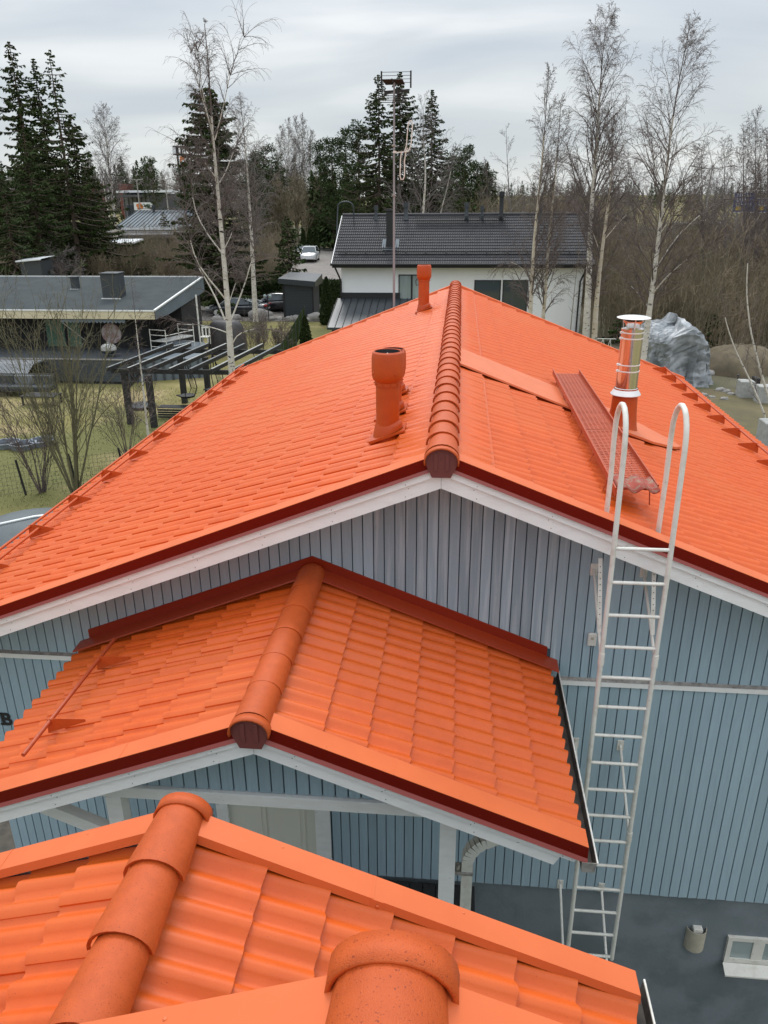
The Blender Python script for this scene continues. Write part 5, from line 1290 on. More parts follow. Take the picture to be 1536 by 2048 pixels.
b = MB(); b.add(V, [(j * n + i, j * n + (i + 1) % n, (j + 1) * n + (i + 1) % n, (j + 1) * n + i) for j in range(m_) for i in range(n)], True); o = b.build('soil_mound', m_soil, None, off=(so_c[0], 42, GZ)); prop(o, 'rounded heap of brown soil right of the tarpaulin pile', 'soil heap')
for px, py, Y, w, h, lb in ((1492, 797, 37.6, .62, .62, 'left pale concrete block cage at the right edge'), (1530, 808, 37.0, .66, .62, 'right pale concrete block cage cut by the photo edge'), (1512, 790, 38.0, .18, .62, 'dark narrow gap board between the concrete blocks')):
    q = atZ(px, py, GZ); b = MB(); b.bbox(q[0] - w / 2, q[0] + w / 2, q[1], q[1] + .6, GZ, GZ + h + .15, .03)
    if w > .5: o = b.build('concrete_block', m_concrete, None, off=(q[0], q[1], GZ)); prop(o, lb, 'block')
    else: o = b.build('board', m_blackwood, None, off=(q[0], q[1], GZ)); prop(o, lb, 'board')
q = atZ(1525, 895, GZ); b = MB(); b.bbox(q[0] - .0, q[0] + 1.0, q[1], q[1] + .8, GZ - .1, GZ + .9, .03); o = b.build('concrete_block', m_concrete, None, off=(q[0], q[1], GZ)); prop(o, 'low grey concrete block nearest the orange eave at the right edge', 'block')
q = atZ(1472, 778, GZ); t = thing('path_light', 'short black path light in front of the soil heap', 'path light', (q[0], q[1], GZ)); b = MB(); b.tube([(q[0], q[1], GZ), (q[0], q[1], GZ + .62)], .02, 5); b.build('stem', m_dark, t); b = MB(); b.lathe([(.05, 0), (.055, .08), (.02, .11)], (q[0], q[1], GZ + .60), 8); b.build('lamp_head', m_darksheet, t)
sp = [(1400, 748, .55), (1418, 750, .4), (1440, 782, .25), (1452, 785, .22), (1462, 790, .18), (1408, 792, .2), (1425, 796, .16), (1448, 800, .2)]
for i, (px, py, r_) in enumerate(sp):
    q = atZ(px, py, GZ); b = MB(); rock(b, (q[0], q[1], GZ + r_ * .2), (r_, r_ * .7, r_ * .5), 80 + i); o = b.build('rubble_stone', m_stone, None, off=(q[0], q[1], GZ)); prop(o, ('largest grey stone at the foot of the tarpaulin pile', 'second grey stone right of the tarpaulin foot', 'first small stone in front of the soil heap', 'second small stone in front of the soil heap', 'small stone touching the left concrete block', 'stone low in the rubble by the orange eave', 'small stone in the rubble, second from the orange eave', 'outer rubble stone nearest the lawn')[i], 'stone', 'rubble stones beside the tarpaulin pile')
q = atZ(1205, 725, GZ); t = thing('clothes_rack', 'thin white tubular garden rack right of the white house', 'rack', (q[0], q[1], GZ))
b = MB(); x, y = q[0], q[1]
tub(b, [(x - .5, y, GZ + 1.3), (x + .6, y, GZ + 1.3)], .025); tub(b, [(x - .4, y, GZ), (x - .1, y, GZ + 1.3), (x + .3, y, GZ)], .025); tub(b, [(x, y, GZ), (x + .3, y, GZ + 1.3), (x + .5, y, GZ)], .02); b.build('frame', m_wmetal, t)

# round grill under a cover by the birch, planter
q = atZ(455, 705, GZ); gc = thing('covered_grill', 'big dark covered garden item behind the birch trunk', 'covered item', (q[0], q[1], GZ)); b = MB(); V = []; n = 26
for j in range(9):
    a = j / 8 * math.pi / 2
    for i in range(n):
        t_ = 2 * math.pi * i / n; k_ = 1 + .05 * math.sin(5 * t_ + a) + .03 * math.sin(9 * t_); V.append((q[0] + 1.15 * k_ * math.cos(a) ** .35 * math.cos(t_), q[1] + 1.0 * k_ * math.cos(a) ** .35 * math.sin(t_), GZ + 1.95 * math.sin(a)))
b.add(V, [(j * n + i, j * n + (i + 1) % n, (j + 1) * n + (i + 1) % n, (j + 1) * n + i) for j in range(8) for i in range(n)], True); b.build('cover', mat('dark_brown_cover', (.05, .045, .045), .5, col2=(.08, .075, .075), nscale=2), gc)
q = atZ(411, 675, GZ); b = MB(); b.bbox(q[0] - .5, q[0] + .45, q[1], q[1] + .5, GZ, GZ + .75, .02); b.box(q[0] - .42, q[0] + .37, q[1] - .01, q[1], GZ + .1, GZ + .65); o = b.build('storage_box', m_darksheet, None, off=(q[0], q[1], GZ)); prop(o, 'small dark storage box on the lawn behind the black house corner', 'box')

# ------------------------------------------------------------------ far left houses and structures
m_farwall = mat('pale_far_wall', (.42, .40, .36), .8); m_farwhite = mat('far_white_panel', (.74, .76, .77), .5)
m_bench = mat('far_dark_cladding', (.075, .075, .080), .7)
Y = 112.; T = lambda px, py, YY=Y: atY(px, py, YY)
g0, g1 = T(229, 455), T(380, 455)
fh = thing('house', 'far house with a pale blue grey standing seam roof behind the brown bushes', 'house', (float(g0[0]), Y, float(gz(g0[0], Y))))
zE, zR = float(T(240, 455)[2]), float(T(250, 421, Y + 6)[2])
b = MB(); b.add([(g0[0], Y, zE), (g1[0], Y, zE), (g1[0] - .4, Y + 6, zR), (g0[0] + 1.3, Y + 6, zR), (g0[0], Y, zE - .3), (g1[0], Y, zE - .3)], [(0, 1, 2, 3), (4, 5, 1, 0)]); fr = b.build('roof', m_greysheet, fh)
for k in range(18):
    t_ = k / 18; x = g0[0] + (g1[0] - g0[0]) * t_; b = MB(); b.bar((x, Y, zE + .05), (x + 1.3 * (1 - t_) - .4 * t_, Y + 6, zR + .05), .07, .08); b.build('standing_seam', m_darksheet, fr)
b = MB(); b.box(g0[0] + .6, g1[0] - .5, Y + .5, Y + 11, gz(g0[0], Y) - 1, zE - .1); b.build('wall', m_farwall, fh)
b = MB(); b.bar((g0[0] + 1.5, Y + 5.6, zR + .25), (g0[0] + 7, Y + 5.6, zR + .25), .35, .06); b.build('roof_walkway', m_darksheet, fh)
for px in (258, 264, 308): q = T(px, 425, Y + 5.4); b = MB(); b.lathe([(.22, -.8), (.2, .5), (.28, .52), (.28, 1.0)], (q[0], Y + 5.4, q[2]), 8); b.build('roof_vent', m_darksheet, fh)
q = T(270, 457, Y - .6); b = MB(); b.bbox(q[0] - 1.1, q[0] + .2, Y - 1, Y - .2, q[2] - 3, q[2] + .2, .05); b.build('dormer_box', m_darksheet, fh)
Y2 = 96.; a, c = atY(125, 470, Y2), atY(383, 470, Y2); zq = float(atY(250, 472, Y2)[2])
cp = thing('carport', 'long low dark carport roof in front of the blue grey roofed house', 'carport', (float(a[0]), Y2, float(gz(a[0], Y2)))); b = MB(); b.add([(a[0], Y2, zq), (c[0], Y2, zq + .2), (c[0], Y2 + 5, zq + .35), (a[0] + 3, Y2 + 5, zq + .4), (a[0], Y2, zq - .35), (c[0], Y2, zq - .2)], [(0, 1, 2, 3), (4, 5, 1, 0)]); b.build('roof', m_bench, cp)
b = MB()
for t_ in np.linspace(.02, .98, 9): x = a[0] + (c[0] - a[0]) * t_; b.box(x - .1, x + .1, Y2 + .3, Y2 + .5, gz(x, Y2), zq)
b.build('posts', m_bench, cp)
b = MB(); b.box(a[0], c[0], Y2 + 4.6, Y2 + 4.8, gz(a[0], Y2), zq); b.build('rear_wall', m_bench, cp)
a2, c2 = atY(243, 466, Y2 + 4), atY(352, 466, Y2 + 4); b = MB(); b.box(a2[0], c2[0], Y2 + 4, Y2 + 4.6, float(a2[2]) + .35, float(a2[2]) + .60); b.build('pale_roof_edge', m_farwhite, cp)
Y3 = 84.; P_ = [atY(203, 478, Y3), atY(262, 486, Y3), atY(287, 480, Y3 + 4), atY(233, 473, Y3 + 4)]
ca = thing('canopy', 'small white pointed canopy roof above the brown bushes', 'canopy', (float(P_[1][0]), Y3, float(gz(P_[1][0], Y3)))); zc_ = float(P_[1][2])
b = MB(); pp = [(float(p[0]), float(p[1]), zc_ + (.25 if i > 1 else 0)) for i, p in enumerate(P_)]; b.hexa([(x, y, z - .15) for x, y, z in pp] + pp); b.build('roof', m_farwhite, ca)
b = MB(); b.box(pp[0][0] + 1.0, pp[2][0] - .8, Y3 + .8, Y3 + 3.5, gz(pp[0][0], Y3), zc_ - .15); b.build('interior', m_dark, ca)
Y4 = 62.; a = atY(35, 520, Y4); c = atY(82, 520, Y4); zz4 = float(atY(60, 519, Y4)[2])
sd = thing('shed', 'dark grey box shed with a thin white roof edge behind the felt roof', 'shed', (float(a[0]), Y4, GZ)); b = MB(); b.box(a[0] + .15, c[0] - .1, Y4, Y4 + 2, GZ, zz4 - .1); b.build('walls', m_darksheet, sd)
b = MB(); b.add([(a[0] - .1, Y4 - .2, zz4 - .1), (c[0] + .1, Y4 - .2, zz4 + .06), (c[0] + .1, Y4 + 2.2, zz4 + .16), (a[0] - .1, Y4 + 2.2, zz4 + .0), (a[0] - .1, Y4 - .2, zz4 - .2), (c[0] + .1, Y4 - .2, zz4 - .03)], [(0, 1, 2, 3), (4, 5, 1, 0)]); b.build('roof', m_farwhite, sd)
# sign building
Y5 = 215.; a = atY(232, 383, Y5); c = atY(336, 383, Y5); gzz = float(gz(a[0], Y5))
sb = thing('commercial_building', 'far grey commercial building with a flat white edged roof and a big white billboard', 'building', (float(a[0]), Y5, gzz))
zt5 = float(a[2]); zb5 = float(atY(300, 440, Y5)[2])
b = MB(); b.box(a[0], c[0], Y5, Y5 + 14, zt5 - .3, zt5 + .25); rf5 = b.build('roof_slab', m_farwhite, sb)
b = MB(); b.box(a[0] + .8, c[0] - 5.5, Y5 + 2, Y5 + 13, gzz, zt5 - .3); b.build('upper_wall', mat('grey_cladding', (.22, .23, .24), .6), sb)
b = MB(); b.box(c[0] - 5.5, c[0] + 1.5, Y5 + 1, Y5 + 12, gzz, zt5 - .6); b.build('dark_wing', m_bench, sb)
for k in range(7): x = a[0] + 1 + k * (c[0] - a[0] - 7) / 6; b = MB(); b.box(x, x + .22, Y5 + 1.8, Y5 + 2.05, gzz, zt5 - .3); b.build('column', m_bench, sb)
a6, c6 = atY(238, 393, Y5 - 2), atY(282, 393, Y5 - 2); b = MB(); b.box(a6[0], c6[0], Y5 - 4, Y5 + 2, float(a6[2]) - .2, float(a6[2]) + .35); b.build('lower_roof', m_bench, sb)
a7, c7, d7 = atY(267, 405, Y5 - 6), atY(305, 420, Y5 - 6), 0
bb = thing('billboard', 'white billboard with an orange and a green mark on the far building', 'billboard', (float(a7[0]), Y5 - 6, gzz)); b = MB(); b.box(a7[0], c7[0], Y5 - 6, Y5 - 5.7, float(c7[2]), float(a7[2])); b.build('panel', m_farwhite, bb)
b = MB(); cx7, cz7 = a7[0] + (c7[0] - a7[0]) * .32, (a7[2] + c7[2]) / 2
for k, (dx, dz, r_) in enumerate(((0, 0, .72), (-.5, .2, .45), (.45, -.15, .5), (.1, .45, .4), (-.3, -.45, .4))): b.lathe([(r_, 0), (.0001, .02 + .004 * k)], (cx7 + dx, Y5 - 6.02 - .01 * k, cz7 + dz), 10, axis=(0, -1, 0))
b.build('orange_mark', mat('orange_print', (.62, .20, .05), .6), bb)
b = MB(); cx8 = a7[0] + (c7[0] - a7[0]) * .80; b.box(cx8 - .5, cx8 + .4, Y5 - 6.03, Y5 - 6, cz7 - .35, cz7 + .5); b.build('green_mark', mat('green_print', (.12, .20, .16), .6), bb)
b = MB(); b.box(cx8 - .2, cx8 + .15, Y5 - 6.05, Y5 - 6.03, cz7 - .1, cz7 + .25); b.build('inner_mark', m_farwhite, bb)
b = MB()
for x in (a7[0] + .5, c7[0] - .5): b.box(x, x + .25, Y5 - 5.7, Y5 - 5.45, gzz, float(a7[2]))
b.build('posts', m_bench, bb)
# tower sign
Y6 = 150.; q = atY(352, 340, Y6); x0, x1 = float(atY(346, 295, Y6)[0]), float(atY(371, 295, Y6)[0]); z1_, z2_ = float(atY(358, 293, Y6)[2]), float(atY(358, 309, Y6)[2]); g6 = float(gz(x0, Y6))
ts = thing('tower_sign', 'tall black framed advertising tower with an orange panel left of the dense spruce', 'tower sign', (x0, Y6, g6))
b = MB()
for x in (x0 + .5, x0 + 1.3): b.box(x, x + .3, Y6, Y6 + .3, g6, z1_)
for z in (z1_, z2_): b.box(x0, x1, Y6 - .1, Y6 + .1, z - .12, z + .12); b.box(x0, x1, Y6 + 1.8, Y6 + 2, z - .12, z + .12)
for k in range(6): x = x0 + (x1 - x0) * k / 5; b.box(x - .06, x + .06, Y6 - .05, Y6 + .05, z2_, z1_)
b.build('frame', m_dark, ts)
b = MB(); b.box(x0 - .1, x0 + .5, Y6 - .2, Y6 + .1, z2_ + .1, z1_ - .1); b.build('light_box', m_farwhite, ts)
za, zb2 = float(atY(358, 313, Y6)[2]), float(atY(358, 332, Y6)[2]); b = MB(); b.box(x0 + 1.1, x0 + 2.0, Y6 - .15, Y6 - .02, zb2, za); b.build('orange_panel', mat('orange_sign_panel', (.75, .22, .06), .5), ts)
b = MB(); b.box(x0 + 1.45, x0 + 1.9, Y6 - .17, Y6 - .15, zb2 + .5, za - .6); b.build('white_print', m_farwhite, ts)
# red far roofs and street lamps
for px, py, w, lb in ((150, 372, 3, 'left red brick coloured far building showing between the spruces'), (245, 372, 2.6, 'right red far building above the commercial building')):
    Yr = 240. if px > 200 else 190; q = atY(px + 30 if px == 150 else px, py, Yr); b = MB(); b.box(q[0] - w / 2, q[0] + w / 2, Yr, Yr + 5, float(gz(q[0], Yr)), q[2] + .6); o = b.build('far_building', mat('dull_red_cladding', (.16, .055, .04), .8), None, off=(float(q[0]), Yr, float(gz(q[0], Yr)))); prop(o, lb, 'building')
def street_lamp(px, ptop, pw, Yl, lab):
    q = atY(px, ptop, Yl); g_ = float(gz(q[0], Yl)); t = thing('street_lamp', lab, 'street lamp', (float(q[0]), Yl, g_), 'double armed street lamps along the road')
    w = pw / FPX * Yl; r_ = max(.05, Yl * .0006)
    b = MB(); b.tube([(q[0], Yl, g_), (q[0], Yl, q[2])], [r_ * 1.6, r_], 6); b.build('pole', m_galv, t)
    b = MB(); b.tube([(q[0] - w / 2, Yl, q[2] + w * .06), (q[0] - .3, Yl, q[2]), (q[0] + .3, Yl, q[2]), (q[0] + w / 2, Yl, q[2] + w * .06)], r_ * .8, 5)
    for s in (-1, 1): b.bar((q[0] + s * w * .5, Yl, q[2] + w * .06), (q[0] + s * w * .36, Yl, q[2] + w * .035), r_ * 3.5, r_ * 1.8)
    b.build('arms', m_galv, t)
street_lamp(273, 360, 24, 190, 'double armed street lamp above the white edged far roof, left of the pair'); street_lamp(330, 359, 24, 190, 'double armed street lamp right of the pair above the far roof'); street_lamp(1424, 337, 76, 78, 'wide double armed street lamp seen through the twigs at the right')
# blue road signs
m_sign = mat('blue_road_sign', (.020, .045, .16), .5); m_yel = mat('yellow_print', (.55, .36, .03), .5)
for (x0p, x1p, y0p, y1p, lb, rows) in ((1471, 1507, 384, 425, 'left blue motorway direction sign behind the twigs', ((.12, .9, .25), (.37, .8, .2), (.60, 1, .95))), (1513, 1560, 396, 425, 'right blue motorway direction sign cut by the photo edge', ((.2, .9, .8), (.5, .9, .8)))):
    Ys = 82.; a, c = atY(x0p, y0p, Ys), atY(x1p, y1p, Ys); g_ = float(gz(a[0], Ys)); t = thing('road_sign', lb, 'road sign', (float(a[0]), Ys, g_))
    b = MB(); b.box(a[0], c[0], Ys, Ys + .1, c[2], a[2]); b.build('panel', m_sign, t)
    W_, H_ = c[0] - a[0], a[2] - c[2]
    b = MB()
    for (fy, fw, dens) in rows:
        x = a[0] + W_ * .12; gg = np.random.default_rng(int(fy * 100))
        while x < a[0] + W_ * .85 * fw:
            w = gg.uniform(.10, .22); z = a[2] - H_ * fy
            k_ = gg.integers(0, 3)
            b.box(x, x + .05, Ys - .02, Ys, z - .16, z + .16)
            if k_: b.box(x + .05, x + w, Ys - .02, Ys, z - .16 if k_ == 1 else z - .02, z - .10 if k_ == 1 else z + .04)
            x += w + .09
    b.build('lettering', m_farwhite, t)
    b = MB(); b.box(a[0] + W_ * .12, a[0] + W_ * .12 + .5, Ys - .02, Ys, c[2] + .2, c[2] + .55); b.build('yellow_mark', m_yel, t)
    b = MB(); b.box(a[0], c[0], Ys - .015, Ys, a[2] - .06, a[2]); b.box(a[0], c[0], Ys - .015, Ys, c[2], c[2] + .06); b.build('border', m_farwhite, t)
    b = MB()
    for x in (a[0] + .4, c[0] - .6): b.box(x, x + .18, Ys + .1, Ys + .28, g_, a[2])
    b.build('posts', m_galv, t)
# petrol station like shop glimpsed on the right
Yg = 135.; a, c = atY(1370, 447, Yg), atY(1470, 470, Yg); gg_ = float(gz(a[0], Yg)); t = thing('roadside_shop', 'low roadside shop with green band and bright panels behind the thicket', 'building', (float(a[0]), Yg, gg_))
b = MB(); b.box(a[0], c[0], Yg, Yg + 8, gg_, a[2] - .5); b.build('wall', mat('shop_grey_wall', (.30, .31, .31), .7), t)
b = MB(); b.box(a[0] - .5, c[0] + .5, Yg - .5, Yg + 8, a[2] - .5, a[2]); b.build('roof', m_bench, t)
b = MB(); b.box(a[0], a[0] + 3, Yg - .6, Yg - .5, a[2] - 1.0, a[2] - .3); b.build('green_band', mat('green_panel', (.10, .22, .05), .5), t)
b = MB(); b.box(a[0] + 2.4, a[0] + 3.1, Yg - .05, Yg, a[2] - 2.6, a[2] - .8); b.box(a[0] + 6, a[0] + 7.0, Yg - .05, Yg, a[2] - 2.3, a[2] - 1.6); b.build('bright_panel', m_farwhite, t)

# ------------------------------------------------------------------ trees
class Tubes:
    def __init__(s): s.P = []; s.R = []; s.n = []
    def add(s, pts, rad): s.P.append(np.asarray(pts, float)); s.R.append(np.asarray(rad, float)); s.n.append(len(pts))
    def arrays(s, sides=3):
        P = np.concatenate(s.P); R = np.concatenate(s.R); T = np.empty_like(P); st = np.cumsum([0] + s.n)
        d = np.diff(P, axis=0); T[:-1] = d; T[-1] = d[-1]
        ends = st[1:] - 1; T[ends] = P[ends] - P[ends - 1]
        T /= np.linalg.norm(T, axis=1)[:, None] + 1e-9
        u = np.cross(T, np.array([0.31, 0.17, 0.93])); u /= np.linalg.norm(u, axis=1)[:, None] + 1e-9; w = np.cross(T, u)
        a = 2 * np.pi * np.arange(sides) / sides
        V = P[:, None, :] + R[:, None, None] * (u[:, None, :] * np.cos(a)[None, :, None] + w[:, None, :] * np.sin(a)[None, :, None])
        mask = np.ones(len(P), bool); mask[ends] = False; i = np.nonzero(mask)[0][:, None]; k = np.arange(sides)[None, :]; k2 = (k + 1) % sides
        F = np.stack([i * sides + k, i * sides + k2, (i + 1) * sides + k2, (i + 1) * sides + k], -1).reshape(-1, 4)
        return V.reshape(-1, 3), F
def nrm3(v): return v / (math.sqrt(v[0] * v[0] + v[1] * v[1] + v[2] * v[2]) + 1e-9)
def grow(tb, rg, p, d, L, r, lv, P, rmin):
    n = P['seg'][lv]; pts = [p]; ds = [d]; rad = [max(r, rmin)]
    step = L / n; nz = rg.normal(0, P['wob'][lv], (n, 3))
    for i in range(n):
        d = d + nz[i]; d[2] += P['up'][lv] - P['droop'][lv] * (i + 1) / n
        d = nrm3(d); p = p + d * step; pts.append(p); ds.append(d); rad.append(max(r * (1 - .85 * (i + 1) / n), rmin * .7))
    tb[min(lv, len(tb) - 1)].add(pts, rad)
    if lv + 1 < P['levels']:
        nb = P['nb'][lv]; nb = int(nb * rg.uniform(.75, 1.25) + .5)
        for k in range(nb):
            t = P['t0'][lv] + (1 - P['t0'][lv]) * (k + rg.uniform(0, 1)) / nb; f = t * n; i = min(int(f), n - 1); f -= i
            q = pts[i] * (1 - f) + pts[i + 1] * f; dd = ds[min(i + 1, n)]
            ph = rg.uniform(0, 2 * math.pi); a = P['ang'][lv] * rg.uniform(.7, 1.3)
            u = nrm3(np.cross(dd, np.array([.2, .3, .93]))); w = np.cross(dd, u)
            nd = nrm3(dd * math.cos(a) + (u * math.cos(ph) + w * math.sin(ph)) * math.sin(a))
            grow(tb, rg, q, nd, L * P['lr'][lv] * (1 - .55 * t) * rg.uniform(.7, 1.25), r * P['rr'][lv] * (1 - .4 * t), lv + 1, P, rmin)
def finish_tree(t, tb, mats, names=('trunk', 'crown'), sides=(10, 3)):
    for k, tt in enumerate(tb):
        if not tt.P: continue
        V, F = tt.arrays(sides[k] if k < len(sides) else 3)
        link(names[k], mesh_np(names[k], V - OFF[t], F, mats[k], True), t)
BIRCH = dict(levels=4, seg=(8, 7, 6, 5), wob=(.05, .08, .10, .11), up=(.06, .05, .01, -.02), droop=(.0, .06, .14, .28), nb=(0, 12, 9, 5), t0=(.2, .15, .12, .1), ang=(.6, .62, .62, .6), lr=(.5, .50, .50, .55), rr=(.5, .5, .5, .6))
def P_(**k):
    d = {a: (list(b) if isinstance(b, tuple) else b) for a, b in BIRCH.items()}; d.update(k); return d
def stem_points(px, Y, dY=0.0, foot=True):
    pts = [atY(x, y, Y + dY * i / max(1, len(px) - 1)) for i, (x, y) in enumerate(px)]
    if foot:
        p = pts[0]; g_ = float(gz(p[0], p[1]))
        if p[2] > g_ + .3:
            d = pts[0] - pts[1]; d = d / abs(d[2]); q = p + np.array([d[0] * .5, 0, -1]) * (p[2] - g_ + .1); pts = [q] + pts
    return pts
def resample(pts, n):
    pts = np.array(pts); s = np.concatenate([[0], np.cumsum(np.linalg.norm(np.diff(pts, axis=0), axis=1))]); t = np.linspace(0, s[-1], n)
    out = np.stack([np.interp(t, s, pts[:, k]) for k in range(3)], 1)
    for _ in range(2): out[1:-1] = .25 * out[:-2] + .5 * out[1:-1] + .25 * out[2:]
    return out
def bare_tree(label, px, Y, r0, seed, nl, l0, P, name='birch_tree', mats=None, group=None, t0=.28, rmin=.008, ang=.75, limbs=(), cat='tree', rtop=.012, lexp=.75, foot=True):
    rmin = rmin * .68; rg = np.random.default_rng(seed); pts = resample(stem_points(px, Y, foot=foot), 22); n = len(pts)
    rad = r0 * (1 - np.linspace(0, 1, n)) ** 1.15 + rtop; t = thing(name, label, cat, tuple(pts[0]), group)
    tb = [Tubes(), Tubes()]; tb[0].add(pts[:18], rad[:18]); tb[1].add(pts[17:], rad[17:]); H = np.linalg.norm(pts[-1] - pts[0])
    for k in range(nl):
        f = t0 + (1 - t0) * ((k + rg.uniform(0, 1)) / nl) ** 1.0; i = min(int(f * (n - 1)), n - 2); q = pts[i] + (pts[i + 1] - pts[i]) * (f * (n - 1) - i)
        ph = rg.uniform(0, 2 * math.pi); a = ang * rg.uniform(.75, 1.2); dd = nrm3(pts[i + 1] - pts[i])
        u = nrm3(np.cross(dd, np.array([0, 1, 0.01]))); w = np.cross(dd, u); nd = nrm3(dd * math.cos(a) + (u * math.cos(ph) + w * math.sin(ph)) * math.sin(a))
        ff = (f - t0) / (1 - t0); L = l0 * (1.05 - ff) ** lexp * rg.uniform(.65, 1.15) * (0.6 + .4 * min(1, ff * 4))
        grow(tb, rg, q, nd, L, rad[i] * .42, 1, P, rmin)
    for lp, r_ in limbs:
        q = resample([atY(x, y, Y + dy) for x, y, dy in lp], 10); rr = np.linspace(r_ * .62, r_ * .12, 10); tb[0].add(q[:6], rr[:6]); tb[1].add(q[5:], rr[5:])
        for k in range(20):
            f = rg.uniform(.3, 1) * 8.99; i = int(f); dd = nrm3(q[i + 1] - q[i]); v = rg.normal(0, 1, 3); grow(tb, rg, q[i], nrm3(dd + nrm3(v) * .8), np.linalg.norm(q[-1] - q[0]) * .35 * rg.uniform(.5, 1.2), r_ * .35, 2, P, rmin)
    finish_tree(t, tb, mats or (m_birch, m_twig)); return t

weep = P_(droop=(.0, .16, .28, .40), up=(.06, .09, .04, -.02), nb=(0, 10, 8, 4), lr=(.5, .6, .6, .6))
L_ = [([(450, 640, 0), (428, 585, .3), (400, 540, .5), (372, 490, .6), (350, 440, .7)], .055), ([(452, 600, 0), (430, 570, -.3), (395, 535, -.5), (378, 480, -.6), (370, 400, -.8), (366, 360, -.8)], .05),
      ([(443, 505, 0), (415, 470, .4), (390, 430, .6), (383, 395, .7), (382, 330, .8), (380, 280, .8)], .045), ([(434, 358, 0), (412, 330, -.3), (395, 300, -.4), (388, 270, -.5)], .035),
      ([(437, 368, 0), (452, 345, .2), (462, 315, .3), (475, 285, .4), (490, 250, .5)], .035), ([(449, 497, 0), (458, 480, 0), (468, 455, .2), (475, 440, .2)], .03),
      ([(462, 640, 0), (482, 590, .3), (500, 540, .4), (510, 490, .5), (513, 430, .5), (512, 370, .5)], .05), ([(465, 670, 0), (430, 655, .3), (390, 648, .5), (350, 645, .6), (318, 632, .7)], .035),
      ([(463, 695, 0), (470, 670, 0), (490, 662, .2), (520, 655, .3), (560, 664, .3)], .04), ([(460, 600, 0), (470, 570, 0), (478, 545, 0), (476, 538, 0)], .03),
      ([(425, 268, 0), (412, 220, .2), (400, 150, .3), (395, 90, .4), (385, 50, .4)], .035), ([(430, 280, 0), (450, 200, .2), (463, 130, .3), (480, 90, .3), (500, 50, .4)], .035),
      ([(424, 260, 0), (405, 200, -.4), (388, 130, -.5), (370, 60, -.6)], .03)]
bare_tree('tall slender white birch in front of the dense spruce and the pergola', [(468, 800), (462, 720), (455, 600), (446, 500), (437, 400), (428, 300), (420, 200), (416, 110), (409, 48)], 28.0, .145, 11, 24, 2.5, weep, t0=.48, rmin=.0065, ang=.6, limbs=L_, rtop=.014)
bare_tree('straight white birch just right of the steel chimney, in front of the tarpaulin pile', [(1290, 690), (1300, 610), (1310, 540), (1320, 450), (1332, 350), (1342, 260), (1352, 190), (1366, 120), (1376, 70)], 34.0, .15, 12, 54, 4.0, P_(nb=(0, 11, 8, 4), droop=(.0, .07, .14, .20)), t0=.28, rmin=.0075, ang=.66, lexp=.5,
          limbs=[([(1312, 540, 0), (1345, 480, .5), (1385, 440, .8), (1440, 400, 1.0), (1500, 372, 1.2)], .05), ([(1303, 590, 0), (1340, 545, -.5), (1385, 510, -.8), (1450, 470, -1.)], .05), ([(1322, 440, 0), (1345, 390, .4), (1375, 355, .6)], .04), ([(1318, 470, 0), (1350, 425, -.3), (1385, 395, -.4), (1400, 350, -.4)], .04),
                 ([(1330, 380, 0), (1316, 350, .3), (1300, 300, .5), (1292, 240, .6)], .035), ([(1300, 620, 0), (1280, 590, .5), (1250, 560, .8), (1230, 530, 1.)], .035)])
bare_tree('ochre barked birch with crooked pale trunk at the right end of the white house', [(1188, 690), (1193, 600), (1203, 510), (1212, 440), (1222, 370), (1226, 300), (1222, 230)], 42.0, .17, 13, 40, 3.0, P_(), t0=.25, rmin=.010, mats=(m_birchy, m_twig), ang=.6,
          limbs=[([(1205, 520, 0), (1188, 470, .4), (1168, 425, .6), (1160, 400, .8)], .05), ([(1208, 480, 0), (1250, 430, .5), (1300, 400, .8)], .04)])
bare_tree('tallest dark twigged weeping birch behind the ochre one', [(1178, 560), (1180, 480), (1184, 400), (1190, 330), (1196, 250), (1200, 170), (1206, 100), (1212, 40)], 50.0, .24, 14, 60, 5.2, P_(nb=(0, 11, 8, 4), droop=(.0, .10, .26, .42), up=(.06, .08, .02, -.02)), t0=.30, rmin=.0105, mats=(m_birch, m_twig), ang=.55, lexp=.55)
bare_tree('left of the two thin birches before the white house windows', [(1060, 640), (1064, 560), (1068, 480), (1078, 390), (1086, 300), (1092, 220), (1097, 140)], 40.0, .13, 15, 44, 3.6, P_(nb=(0, 10, 7, 4)), t0=.22, rmin=.009, mats=(m_birchy, m_twig), ang=.5, limbs=[([(1064, 560, 0), (1040, 530, .3), (1010, 520, .5), (985, 545, .5)], .03)])
bare_tree('right of the two thin birches before the white house windows', [(1085, 650), (1092, 570), (1097, 490), (1105, 410), (1112, 330), (1118, 260), (1122, 200)], 41.5, .12, 16, 42, 3.4, P_(nb=(0, 10, 7, 4)), t0=.22, rmin=.009, mats=(m_birchy, m_twig), ang=.5, limbs=[([(1090, 600, 0), (1120, 560, .3), (1150, 540, .5)], .03)])
bare_tree('small thin grey birch left of the pair before the white house', [(1022, 440), (1018, 380), (1014, 320), (1012, 250)], 62.0, .10, 17, 24, 3.0, P_(nb=(0, 7, 5, 2)), t0=.3, rmin=.011, mats=(m_twigp, m_twigp), ang=.8)
bare_tree('grey weeping birch to the right of the dense spruce', [(507, 560), (503, 470), (498, 400), (494, 330), (487, 260), (480, 195)], 58.0, .20, 18, 50, 4.4, P_(nb=(0, 9, 6, 3), droop=(.0, .14, .30, .45)), t0=.34, rmin=.0115, mats=(m_birch, m_twigp), ang=.6)
